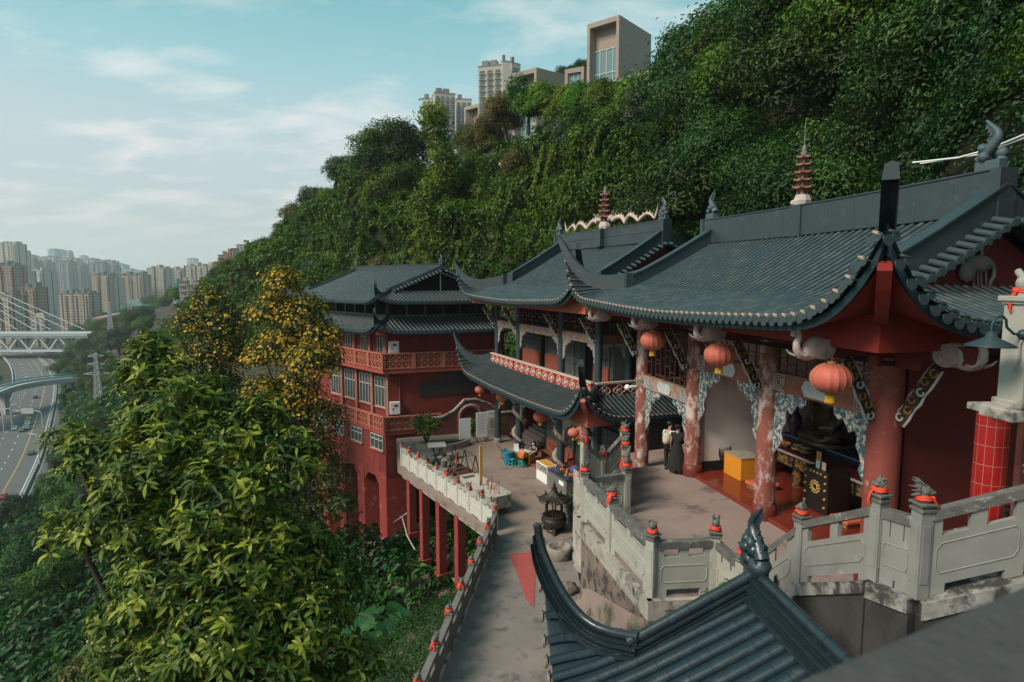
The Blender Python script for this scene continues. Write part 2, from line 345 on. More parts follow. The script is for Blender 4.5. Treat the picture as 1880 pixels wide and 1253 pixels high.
def strip(name, off, wd, z, m, kind='structure', i0=0, i1=90, th=0):
    b = MB(); rows = [[(*(RP[i] + RN[i] * (off - wd / 2)), z), (*(RP[i] + RN[i] * (off + wd / 2)), z)] for i in range(i0, i1)]
    b.grid(rows, 0, False, True)
    if th:
        rows = [[(*(RP[i] + RN[i] * (off + e * wd / 2)), z), (*(RP[i] + RN[i] * (off + e * wd / 2)), z - th)] for e in (-1,) for i in range(i0, i1)]; b.grid(rows); rows = [[(*(RP[i] + RN[i] * (off + wd / 2)), z), (*(RP[i] + RN[i] * (off + wd / 2)), z - th)] for i in range(i0, i1)]; b.grid(rows, 0, False, True)
    return b
struct(strip('r', -.5, 25, -59.6, M_asph).build('road', M_asph))
b = MB()
for off in (-12.2, 11.6, 4.9, 7.0): q = strip('l', off, .28, -59.58, M_line); b.add(q.v, q.f)
for off in (-7.5, -3.2, 9.8):
    for i in range(0, 88, 2):
        a, c = RP[i] + RN[i] * off, RP[i + 1] + RN[i + 1] * off; a2 = a + (c - a) * .1; c2 = a + (c - a) * .55; d = RN[i] * .16
        b.add([(*(a2 - d), -59.58), (*(a2 + d), -59.58), (*(c2 + d), -59.58), (*(c2 - d), -59.58)], [(0, 1, 2, 3)])
struct(b.build('road_markings', M_line)); b = strip('y', .6, .4, -59.575, M_lineY); struct(b.build('yellow_lane_line', M_lineY))
o = strip('m', 5.95, .5, -58.8, M_bconc, th=.9).build('median_barrier', mat('barrier_grey', (.30, .30, .29), scale=.5)); tag(o, 'pale concrete barrier dividing the valley expressway', 'barrier')
o = strip('m', -13.6, .5, -58.5, M_bconc, th=1.2).build('road_parapet', M_bconc); tag(o, 'pale parapet along the outer edge of the valley expressway', 'parapet')
# the double deck bridge
YB = 450.0
bx0, bx1 = AT(-60, 614, YB)[0], AT(163, 614, YB)[0]; zb0 = -41.2
br = thing('bridge', 'double deck cable stayed bridge with a white steel truss reaching the hillside', 'bridge', (bx1, YB, zb0))
M_steel = mat('pale_bridge_steel', (.55, .57, .57), (.46, .48, .48), scale=.4, rough=.6)
b = MB(); b.box(((bx0 + bx1) / 2, YB + 9, zb0), (bx1 - bx0, 22, 1.6)); o = b.build('upper_deck', M_bconc, br)
b = MB(); b.box(((bx0 + bx1) / 2, YB + 9, zb0 - 12.4), (bx1 - bx0 - 3, 18, 1.2)); b.box(((bx0 + bx1) / 2, YB - .3, zb0 - 12.2), (bx1 - bx0, .8, 1.6)); b.build('lower_deck', M_steel, br)
b = MB(); b.box(((bx0 + bx1) / 2, YB - 2, zb0 + .9), (bx1 - bx0, .4, .9)); b.box(((bx0 + bx1) / 2, YB - .5, zb0 - 1.4), (bx1 - bx0, 1.4, 1.8)); b.build('parapet', M_steel, br)
n_ = 12
for yy in (0, 17):
    b = MB()
    for k in range(n_): dx = (bx1 - bx0) / n_; x = bx0 + dx * k; e = (0, 1) if k % 2 else (1, 0); b.bar((x + dx * e[0], YB + yy, zb0 - 1.6), (x + dx * e[1], YB + yy, zb0 - 11.6), 1.0, 1.0, up=(0, 1, 0))
    b.build('truss', M_steel, br)
for k in range(7):
    a = AT(-30 + 31 * k, 606, YB - 2); t_ = V3(AT(-190, 470 - 3 * k, YB + 2)); b = MB(); b.tube([a, t_], .30, 5); b.build('stay_cable', M_steel, br)
vd = thing('viaduct', 'curved white viaduct ramp with a teal railing crossing the expressway', 'bridge', G(60, 705, -48))
va = np.array([crom(np.array([G(-70, 745, -48.), G(0, 716, -48.), G(60, 703, -48.), (G(110, 697, -48.)), G(137, 694, -48.)]), t) for t in np.linspace(0, 4, 30)]); vt = np.gradient(va, axis=0); vt /= np.linalg.norm(vt, axis=1, keepdims=True); vn = np.cross(vt, UP)
b = MB(); b.grid([[va[i] - vn[i] * 4.2 - UP * 1.6, va[i] - vn[i] * 4.6, va[i] - vn[i] * 4.6 + UP * .9, va[i] - vn[i] * 4.3 + UP * .9, va[i] - vn[i] * 4.3, va[i] + vn[i] * 4.3, va[i] + vn[i] * 4.3 + UP * .9, va[i] + vn[i] * 4.6 + UP * .9, va[i] + vn[i] * 4.6, va[i] + vn[i] * 4.2 - UP * 1.6, va[i] - vn[i] * 4.2 - UP * 1.6] for i in range(30)], 0, False); b.build('deck', M_bconc, vd)
b = MB()
for e in (-4.4, 4.4): b.tube([va[i] + vn[i] * e + UP * 1.7 for i in range(30)], .28, 5)
b.build('teal_railing', mat('teal_rail', (.04, .30, .27)), vd)
for i in (8, 26): b = MB(); b.box((va[i][0], va[i][1], -54.5), (2.2, 2.6, 12)); b.build('viaduct_pier', M_bconc, vd)
# a car, copied along the road
def car(label, px, py, c_, yaw, z=-59.57):
    p = G(px, py, z); t = thing('parked_car' if False else 'car', label, 'car', p, yaw, 'cars on the expressway'); b = MB()
    prof = [(-2.2, .3), (-2.25, .75), (-2.1, .95), (-1.5, 1.0), (-.95, 1.48), (.55, 1.48), (1.2, 1.0), (2.05, .85), (2.25, .6), (2.2, .3)]
    b.prism([(x, -.88, z_) for x, z_ in prof], (0, 1.76, 0)); b.build('body', mat('car_paint_%d_%d' % (int(c_[0] * 99), int(c_[2] * 99)), c_, rough=.3), t, world=False, bevel=.08)
    b = MB()
    for e in (-1, 1): b.prism([(-1.35, e * .885, 1.02), (-.88, e * .885, 1.40), (.48, e * .885, 1.40), (1.0, e * .885, 1.02)], (0, e * .012, 0))
    b.add([(1.22, -.75, 1.02), (1.22, .75, 1.02), (.62, .68, 1.45), (.62, -.68, 1.45)], [(0, 1, 2, 3)]); b.add([(-1.53, -.75, 1.03), (-1.53, .75, 1.03), (-1.0, .68, 1.46), (-1.0, -.68, 1.46)], [(3, 2, 1, 0)]); b.build('windows', M_glass, t, world=False)
    for sx in (-1.35, 1.35):
        for sy in (-.8, .8): b = MB(); b.tube([(sx, sy - .1, .33), (sx, sy + .1, .33)], .33, 12); b.build('wheel', M_black, t, world=False)
for args in (('yellow taxi leading three cars on the expressway', 53, 772, (.60, .40, .04)), ('white car right behind the yellow taxi', 51, 780, (.62, .62, .60)), ('pale teal car behind the white car and the taxi', 49, 788, (.30, .42, .40)), ('white car alone at the outer kerb of the expressway', 27, 789, (.6, .6, .58)), ('dark green car far ahead below the viaduct', 65, 731, (.05, .09, .07)), ('slate blue car on the inner carriageway beside the barrier', 57, 834, (.10, .15, .17)), ('red car at the left edge low in the valley', 5, 915, (.35, .06, .05)), ('small grey car near the outer kerb behind the white one', 40, 792, (.2, .21, .22))):
    px, py = args[1], args[2]; i = int(np.argmin(np.linalg.norm(RP - G(px, py, -59.6)[:2], axis=1))); car(args[0], px, py, args[3], math.atan2(RT[i][1], RT[i][0]))
for i, (px, py, lb) in enumerate(((8, 800, 'street lamp nearest the left edge on the outer kerb'), (22, 790, 'street lamp beside the blue sign gantry'), (38, 745, 'street lamp where the expressway bends under the viaduct'), (48, 728, 'farthest street lamp on the outer kerb, just before the viaduct'), (80, 805, 'street lamp on the inner kerb below the hillside trees'), (73, 855, 'street lamp lowest on the inner kerb'))):
    p = G(px, py, -59.6); e = 1 if i < 4 else -1; t = thing('street_lamp', lb, 'street lamp', p, 0, 'street lamps along the expressway'); b = MB(); b.tube([(0, 0, 0), (0, 0, 9.5), (e * .5, 0, 10.2), (e * 2.4, 0, 10.6)], .14, 6); b.build('pole', M_steel, t, world=False); b = MB(); b.box((e * 2.6, 0, 10.6), (.9, .35, .15)); b.build('lamp_head', M_steel, t, world=False)
t = thing('sign_gantry', 'white overhead sign gantry across the outer lane', 'gantry', G(24, 782, -59.6)); p = G(24, 782, -59.6); b = MB(); b.tube([(0, 0, 0), (0, 0, 7)], .25, 6); b.box((4, 0, 6.4), (8, .3, .3)); b.build('frame', M_steel, t, world=False); b = MB(); b.box((6.5, -.2, 6.2), (5, .1, 2.2)); b.build('sign_panel', M_bconc, t, world=False)
# lattice pylons
M_pyl = mat('galvanised_lattice', (.50, .49, .47), (.40, .39, .38), scale=1, rough=.6)
def pylon(label, px, pyb, pyt, Y_, arms):
    p = AT(px, pyb, Y_); H = (pyb - pyt) / 1106 * Y_; t = thing('pylon', label, 'pylon', p, .3); b = MB(); w0, w1 = H * .062, H * .016
    lv = [H * (1 - (1 - k / 11) ** 1.25) for k in range(12)]
    wz = lambda z: w0 + (w1 - w0) * min(1, z / (H * .9)); r = .12 + H * .001
    for sx, sy in ((-1, -1), (1, -1), (1, 1), (-1, 1)): b.tube([(sx * wz(z), sy * wz(z), z) for z in lv], r, 4, smooth=False)
    for k in range(11):
        z0, z1 = lv[k], lv[k + 1]; c = [(-1, -1), (1, -1), (1, 1), (-1, 1)]
        for j in range(4):
            a, d = c[j], c[(j + 1) % 4]; b.tube([(a[0] * wz(z0), a[1] * wz(z0), z0), (d[0] * wz(z1), d[1] * wz(z1), z1)], r * .7, 4, smooth=False); b.tube([(d[0] * wz(z0), d[1] * wz(z0), z0), (a[0] * wz(z1), a[1] * wz(z1), z1)], r * .7, 4, smooth=False); b.tube([(a[0] * wz(z1), a[1] * wz(z1), z1), (d[0] * wz(z1), d[1] * wz(z1), z1)], r * .6, 4, smooth=False)
    b.build('tower', M_pyl, t, world=False); b = MB()
    for z, l in arms:
        z *= H; l *= H
        for e in (-1, 1): b.tube([(e * wz(z), 0, z + .02 * H), (e * l, 0, z)], r * .8, 4, smooth=False); b.tube([(e * wz(z), 0, z - .02 * H), (e * l, 0, z)], r * .8, 4, smooth=False)
    b.build('cross_arm', M_pyl, t, world=False)
pylon('white lattice pylon standing nearest, above the foreground leaves', 184, 772, 645, 212, ((.96, .10), (.84, .11), (.70, .17)))
pylon('white lattice pylon standing behind the nearest one on the green slope', 206, 648, 553, 345, ((.97, .05), (.8, .07)))
pylon('smallest, farthest lattice pylon beside the tan apartment blocks', 239, 585, 522, 560, ((.95, .05), (.8, .06)))

# ------------------------------------------------------------------ the city
def facade(name, wall, win, pw, ph, fu=.55, fv=.6, dark=None):
    m = mat(name, wall, tuple(x * .85 for x in wall), scale=.05, rough=.8); t = m.node_tree; b_ = t.nodes['Principled BSDF']
    tcn = N(t, 'ShaderNodeTexCoord'); s = N(t, 'ShaderNodeSeparateXYZ'); LK(t, tcn.outputs['Object'], s.inputs[0])
    u = mathn(t, 'ADD', s.outputs[0], mathn(t, 'MULTIPLY', s.outputs[1], .83))
    a = mathn(t, 'LESS_THAN', mathn(t, 'FRACT', mathn(t, 'MULTIPLY', u, 1 / pw)), fu); c = mathn(t, 'LESS_THAN', mathn(t, 'FRACT', mathn(t, 'MULTIPLY', s.outputs[2], 1 / ph)), fv)
    wn = N(t, 'ShaderNodeTexWhiteNoise'); wn.noise_dimensions = '2D'; cb = N(t, 'ShaderNodeCombineXYZ'); LK(t, mathn(t, 'FLOOR', mathn(t, 'MULTIPLY', u, 1 / pw)), cb.inputs[0]); LK(t, mathn(t, 'FLOOR', mathn(t, 'MULTIPLY', s.outputs[2], 1 / ph)), cb.inputs[1]); LK(t, cb.outputs[0], wn.inputs['Vector'])
    geo = N(t, 'ShaderNodeNewGeometry'); sn = N(t, 'ShaderNodeSeparateXYZ'); LK(t, geo.outputs['Normal'], sn.inputs[0])
    f = mathn(t, 'MULTIPLY', mathn(t, 'MULTIPLY', a, c), mathn(t, 'LESS_THAN', mathn(t, 'ABSOLUTE', sn.outputs[2]), .5))
    wc = mixc(t, wn.outputs[0], win, tuple(min(1, x * 2.2 + .02) for x in win))
    cur = b_.inputs['Base Color'].links[0].from_socket; c2 = mixc(t, f, cur, wc)
    if dark:                                            # dark recessed stacks between the bays
        d_ = mathn(t, 'LESS_THAN', mathn(t, 'FRACT', mathn(t, 'MULTIPLY', u, 1 / dark)), .16); c2 = mixc(t, mathn(t, 'MULTIPLY', d_, .85), c2, (.035, .03, .03))
    LK(t, c2, b_.inputs['Base Color']); return m
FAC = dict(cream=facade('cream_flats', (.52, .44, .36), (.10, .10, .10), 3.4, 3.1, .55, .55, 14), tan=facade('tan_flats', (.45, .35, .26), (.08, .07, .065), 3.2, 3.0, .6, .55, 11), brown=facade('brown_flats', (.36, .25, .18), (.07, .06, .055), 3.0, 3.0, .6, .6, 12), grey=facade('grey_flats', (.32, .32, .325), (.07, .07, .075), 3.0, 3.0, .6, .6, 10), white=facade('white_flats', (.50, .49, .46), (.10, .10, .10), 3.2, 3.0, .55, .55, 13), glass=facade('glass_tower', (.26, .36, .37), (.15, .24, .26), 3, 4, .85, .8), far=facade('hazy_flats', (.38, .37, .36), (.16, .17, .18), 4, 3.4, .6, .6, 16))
M_roof = mat('flat_roof', (.14, .13, .125), (.2, .19, .18), scale=.2)
def tower(label, x0, x1, ytop, Y_, kind, depth=None, yaw=0, crown=1, group=None, zb=-61, steps=0, name='apartment_tower'):
    a, c = AT(x0, ytop, Y_), AT(x1, ytop, Y_); wd = c[0] - a[0]; dp = depth or wd * .7; zt = a[2]
    t = thing(name, label, 'building', ((a[0] + c[0]) / 2, Y_ + dp / 2, zb), yaw, group); H = zt - zb
    b = MB(); b.box((0, 0, H / 2), (wd, dp, H)); k = max(2, int(wd / 9))
    for i in range(k): b.box((-wd / 2 + wd * (i + .5) / k, -dp / 2, H / 2 - 1), (wd / k * .55, 2.2, H - 2))
    b.build('walls', FAC[kind], t, world=False)
    b = MB(); [b.box((-wd / 2 + wd * (i + .5) / crown, 0, H + 1.6 + (i % 2)), (wd / crown * .5, dp * .5, 3.4 + 2 * (i % 2))) for i in range(crown)]; b.box((0, 0, H + .4), (wd + .6, dp + .6, .8)); b.build('roof_works', FAC[kind] if kind in ('cream', 'white') else M_roof, t, world=False)
ordi = ('leftmost', 'second', 'third', 'fourth', 'fifth', 'sixth', 'seventh', 'eighth', 'ninth')
for i, (x0, x1, yt) in enumerate(((28, 60, 479), (62, 84, 481), (86, 107, 484), (106, 125, 481), (125, 148, 487), (149, 166, 488), (166, 188, 484), (189, 209, 490))): tower('%s of the eight grey slab towers in the hazy row' % ordi[i], x0, x1 + 1, yt, 1380 + 40 * (i % 3), 'grey', 26, .1, 2, 'grey slab towers in the hazy row')
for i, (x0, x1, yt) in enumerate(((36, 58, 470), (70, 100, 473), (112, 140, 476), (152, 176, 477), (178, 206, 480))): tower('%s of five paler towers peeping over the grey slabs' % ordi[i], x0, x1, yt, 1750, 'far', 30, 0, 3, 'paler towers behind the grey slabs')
tower('tall cream tower with many pinnacles at the left edge of the city', -12, 26, 448, 1150, 'cream', 30, 0, 4); tower('short cream tower just right of the pinnacled one', 26, 36, 460, 1300, 'cream', 30)
tower('left half of the pale glass twin towers far off', 87, 100, 458, 2300, 'glass', 30, 0, 1, None, name='glass_tower'); tower('right half of the pale glass twin towers, slightly lower', 101, 111, 459, 2320, 'glass', 30, 0, 1, name='glass_tower')
t = thing('glass_tower', 'dark far tower with a rounded top', 'building', AT(137, 590, 2500)); a = AT(137, 590, 2500); b = MB(); b.lathe([(15, -20), (15, 270), (13, 285), (9, 293), (0, 296)], a, 16); b.build('shaft', FAC['grey'], t); tower('low glass tower right of the round topped one', 145, 154, 470, 2600, 'glass', 30, name='glass_tower')
tower('pink capped tower between glass towers', 113, 127, 473, 1900, 'cream', 30)
tower('tall brown apartment tower at the left edge', -14, 22, 488, 640, 'brown', 20, .1, 3); tower('white apartment tower right behind the tall brown one', 24, 43, 499, 760, 'white', 20, 0, 2); tower('lower brown block in front of the white tower', 35, 61, 529, 560, 'brown', 18, .1, 2); tower('grey white apartment tower left of the tan blocks', 54, 76, 498, 860, 'white', 24, 0, 2); tower('orange brown block at the left edge just above the bridge', -10, 19, 545, 500, 'tan', 18, 0, 2)
tower('wide low tan apartment block above the bridge', 107, 160, 540, 640, 'tan', 22, .05, 5); tower('tan apartment block with dark stacks, left of the central pair', 165, 197, 506, 790, 'tan', 24, .1, 3); tower('narrow cream wing attached right of the dark stacked tan block', 197, 210, 512, 800, 'cream', 22, 0, 1); tower('tan apartment block with dark stacks, right of the central pair', 212, 259, 506, 840, 'tan', 24, .05, 4)
tower('wide cream apartment block with bold dark stripes', 268, 301, 493, 880, 'cream', 26, .12, 3); tower('receding grey cream wing of the striped block', 300, 332, 496, 920, 'cream', 26, .1, 3); tower('cream apartment block behind the hillside houses', 337, 386, 489, 800, 'cream', 24, .1, 4); tower('small sandy block just above the bridge deck', 56, 79, 583, 490, 'cream', 12, .2, 1)
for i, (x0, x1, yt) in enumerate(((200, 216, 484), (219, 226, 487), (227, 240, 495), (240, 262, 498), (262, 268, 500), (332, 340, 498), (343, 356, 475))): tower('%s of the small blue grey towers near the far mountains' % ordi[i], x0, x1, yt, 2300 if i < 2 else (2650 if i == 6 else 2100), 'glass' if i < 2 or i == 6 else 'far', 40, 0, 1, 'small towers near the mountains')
# building site and the houses that climb the ridge
o = thing('site_fence', 'long teal hoarding roof round the building site', 'fence', AT(258, 567, 640)); b = MB(); a, c = AT(228, 567, 640), AT(290, 563, 690); b.bar(a, c, 9, 5); b.build('sheet_roof', mat('teal_sheet', (.10, .28, .27)), o)
o = thing('site_shed', 'pale blue shed above the teal hoarding', 'shed', AT(255, 557, 700)); b = MB(); a, c = AT(243, 557, 700), AT(268, 557, 700); b.bar(a, c, 9, 8); b.build('walls', mat('pale_blue_sheet', (.24, .36, .38)), o)
b = MB(); a, c = AT(178, 583, 560), AT(240, 570, 620); b.bar(a - UP * 3, c - UP * 3, 9, 5); struct(b.build('building_site', mat('bare_red_soil', (.30, .16, .10), (.36, .25, .18), scale=.1)))
HC = ((.42, .36, .31), (.30, .13, .10), (.50, .48, .44), (.36, .30, .24), (.16, .17, .18), (.30, .22, .16), (.12, .30, .26))
def house(label, px, pyb, pyt, wpx, Y_, c_, yaw, k=0):
    p = AT(px, pyb, Y_); H = (pyb - pyt) / 1106 * Y_; wd = wpx / 1106 * Y_; t = thing('hill_house', label, 'house', p - UP * 4, yaw, 'houses stepping up the ridge'); H += 4
    b = MB(); b.box((0, 0, H / 2), (wd, wd * .8, H)); b.box((wd * .2, -wd * .1, H + 1), (wd * .4, wd * .4, 2.2)); b.build('walls', mat('house_wall_%d' % (int(c_[0] * 100) * 7 + int(c_[2] * 100)), c_, tuple(x * .7 for x in c_), scale=.4), t, world=False)
    b = MB(); b.box((0, 0, H + .15), (wd * 1.12, wd * .92, .35)); [b.box((0, -wd * .42, z), (wd * .98, 1.1, .25)) for z in np.arange(3, H - 1, 3)]; b.build('roof_slab', M_roof, t, world=False)
    for j, z in enumerate(np.arange(4.6, H - .5, 3)):
        for x in (-.28, .05, .32): b = MB(); b.box((x * wd, -wd * .405, z), (wd * .18, .1, 1.5)); b.build('window', M_glass, t, world=False)
hs = (('dark topped house highest on the ridge', 452, 482, 451, 16, 262, 2), ('white house with an awning at the top of the ridge', 466, 480, 457, 16, 258, 2), ('grey house below the dark topped one', 437, 488, 458, 16, 268, 0), ('reddish house halfway up the ridge', 423, 496, 466, 15, 275, 1), ('narrow brown house left of the reddish one', 412, 503, 470, 14, 280, 3), ('dark red house lowest of the upper row', 403, 506, 482, 13, 285, 1), ('flat sandy block with a yellow edge on the ridge', 381, 538, 516, 34, 300, 5), ('pink house under the sandy block', 357, 560, 524, 18, 310, 3), ('teal netted house by the trees', 326, 543, 519, 12, 330, 6), ('grey house beside the teal netted one', 341, 560, 517, 14, 320, 0), ('dark roofed house stacked below the grey one', 338, 578, 552, 16, 318, 4), ('red brick house low on the slope', 345, 590, 572, 22, 315, 1), ('small white house lowest on the slope', 330, 586, 572, 22, 330, 2))
for lb, px, pb, pt, wp, Y_, c_ in hs: house(lb, px, pb + 3, pt, wp, Y_, HC[c_], rnd.uniform(-.3, .5))

# ------------------------------------------------------------------ buildings on the hilltop
M_mod = mat('board_marked_concrete', (.34, .275, .225), (.28, .225, .185), scale=.35, rough=.85, c3=(.20, .165, .14), c3amt=.36, c3scale=.5)
M_mod2 = wavemat('concrete_coursing', (.36, .29, .235), (.24, .19, .155), .62, .85, 'Z', .93, soft=.03)
M_cg = mat('curtain_glass', (.10, .17, .18), (.16, .24, .25), scale=.2, rough=.08, spec=.8)
def frame_block(name, label, corner, dl, ll, dr, lr, z0, z1, inset=1.2, glass=(0.0, 1.0), nm=4, win=False):
    """a concrete block whose left face is a deep open frame filled with glass"""
    C0 = V3((*corner, 0)); dl, dr = unit((*dl, 0)), unit((*dr, 0)); t = thing(name, label, 'building', (*corner, z0))
    b = MB(); q = lambda a, c: C0 + dl * a + dr * c
    b.prism([q(0, 0) + UP * z0, q(0, lr) + UP * z0, q(ll, lr) + UP * z0, q(ll, inset + .3) + UP * z0, q(.6, inset + .3) + UP * z0, q(.6, 0) + UP * z0], UP * (z1 - z0)); b.build('walls', M_mod2, t)
    b = MB(); b.prism([q(ll, 0) + UP * z0, q(ll - .6, 0) + UP * z0, q(ll - .6, inset + .2) + UP * z0, q(ll, inset + .2) + UP * z0], UP * (z1 - z0)); b.prism([q(.6, 0) + UP * (z1 - .9), q(ll - .6, 0) + UP * (z1 - .9), q(ll - .6, inset + .2) + UP * (z1 - .9), q(.6, inset + .2) + UP * (z1 - .9)], UP * .9); b.build('frame', M_mod, t)
    zg = z0 + (z1 - z0) * glass[1]; b = MB(); b.prism([q(.6, inset) + UP * z0, q(ll - .6, inset) + UP * z0, q(ll - .6, inset + .1) + UP * z0, q(.6, inset + .1) + UP * z0], UP * (zg - z0)); o = b.build('glazing', M_cg, t)
    b = MB(); 
    for k in range(nm + 1): b.bar(q(.6 + (ll - 1.2) * k / nm, inset - .06) + UP * z0, q(.6 + (ll - 1.2) * k / nm, inset - .06) + UP * zg, .12, .12, up=dl)
    for z in np.linspace(z0, zg, 5): b.bar(q(.6, inset - .06) + UP * z, q(ll - .6, inset - .06) + UP * z, .14, .14)
    b.build('mullions', M_steel, o); return t, q
t, q = frame_block('hilltop_building', 'tall boxy concrete building with a deep glazed frame on the hilltop', AT(1137, 30, 115)[:2], (-.78, .62), 6.8, (.66, .75), 12, 26, 48.2, 1.5, (0, .78), 4)
b = MB(); b.prism([q(0, 1.6) + UP * 33.5 - unit((.75, -.66, 0)) * -.06, q(0, 11) + UP * 33.5, q(-.12, 11) + UP * 33.5, q(-.12, 1.6) + UP * 33.5], UP * 3.2); b.build('ribbon_window', M_cg, t)
frame_block('hilltop_building', 'low concrete block with a dark opening, beside a roof garden', AT(985, 124, 128)[:2], (-.80, .6), 6.2, (.82, .57), 10, 30, float(AT(985, 124, 128)[2]), 1.8, (0, .8), 3)
frame_block('hilltop_building', 'narrow glass and concrete block under the roof trees', AT(1072, 128, 122)[:2], (-.9, .45), 4.0, (.7, .7), 6, 28, float(AT(1072, 122, 122)[2]), .6, (0, .95), 3)
frame_block('hilltop_building', 'concrete terrace block with a glass rail below the tall flats', AT(880, 192, 170)[:2], (-.75, .66), 6, (.93, .37), 14, 34, float(AT(880, 190, 170)[2]), 2.0, (0, .6), 2)
b = MB(); a, c = AT(1112, 158, 100), AT(1192, 136, 92); b.bar(a - UP * 2, c - UP * 2, .6, 5); o = b.build('retaining_parapet', M_mod); tag(o, 'rough concrete parapet on the hilltop below the tall boxy building', 'wall')
def flats(label, px0, px1, ytop, Y_, nf, nw, yaw, wallc, side=None, ph=3.05, zdrop=46, ntop=1):
    a, c = AT(px0, ytop, Y_), AT(px1, ytop, Y_); wd = (c[0] - a[0]); t = thing('apartment_tower', label, 'building', ((a[0] + c[0]) / 2, Y_, a[2] - zdrop), yaw); H = zdrop
    b = MB(); b.box((0, wd * .35, H / 2), (wd, wd * .7, H)); b.build('walls', mat('flat_wall_%d' % int(wallc[0] * 100), wallc, tuple(x * .9 for x in wallc), scale=.1), t, world=False)
    b = MB(); b.box((0, wd * .35, H + .3), (wd * 1.03, wd * .73, .6)); [b.box((wd * (.7 * k / max(1, ntop) - .25), wd * .3, H + 2), (wd * .28, wd * .3, 3.6)) for k in range(ntop)]; b.build('roof_works', M_roof, t, world=False)
    for f in range(nf):
        z = H - 3.0 - ph * f
        for k in range(nw):
            x = -wd / 2 + wd * (k + .5) / nw; b = MB(); b.box((x, -.05, z), (wd / nw * .62, .2, 1.7)); o = b.build('window', mat('flat_glass', (.10, .15, .16), (.05, .07, .075), scale=.3, rough=.2), t, world=False)
            b = MB(); b.box((x, -.5, z - 1.0), (wd / nw * .78, 1.0, .22)); b.build('balcony_slab', MATS['flat_wall_%d' % int(wallc[0] * 100)], o, world=False); ROOTM[o.name] = ROOTM[t.name]
    return t
flats('left wing of the tall hilltop flats, rows of teal windows', 877, 922, 122, 340, 8, 3, -.25, (.42, .35, .29), ntop=2); flats('blank cream shaft of the tall hilltop flats, tallest part', 922, 938, 114, 338, 0, 1, .3, (.58, .50, .42)); flats('right wing of the tall hilltop flats, single window column', 938, 957, 118, 345, 7, 1, .55, (.46, .39, .32))
flats('left tower of the far hilltop group, leftmost and lower', 775, 798, 182, 420, 7, 3, -.2, (.40, .35, .31)); flats('central tower of the far hilltop group, topmost', 798, 836, 172, 415, 8, 4, .3, (.46, .37, .30), ntop=2); flats('right tower of the far hilltop group, with open balconies', 837, 866, 183, 430, 6, 3, .1, (.48, .42, .36))
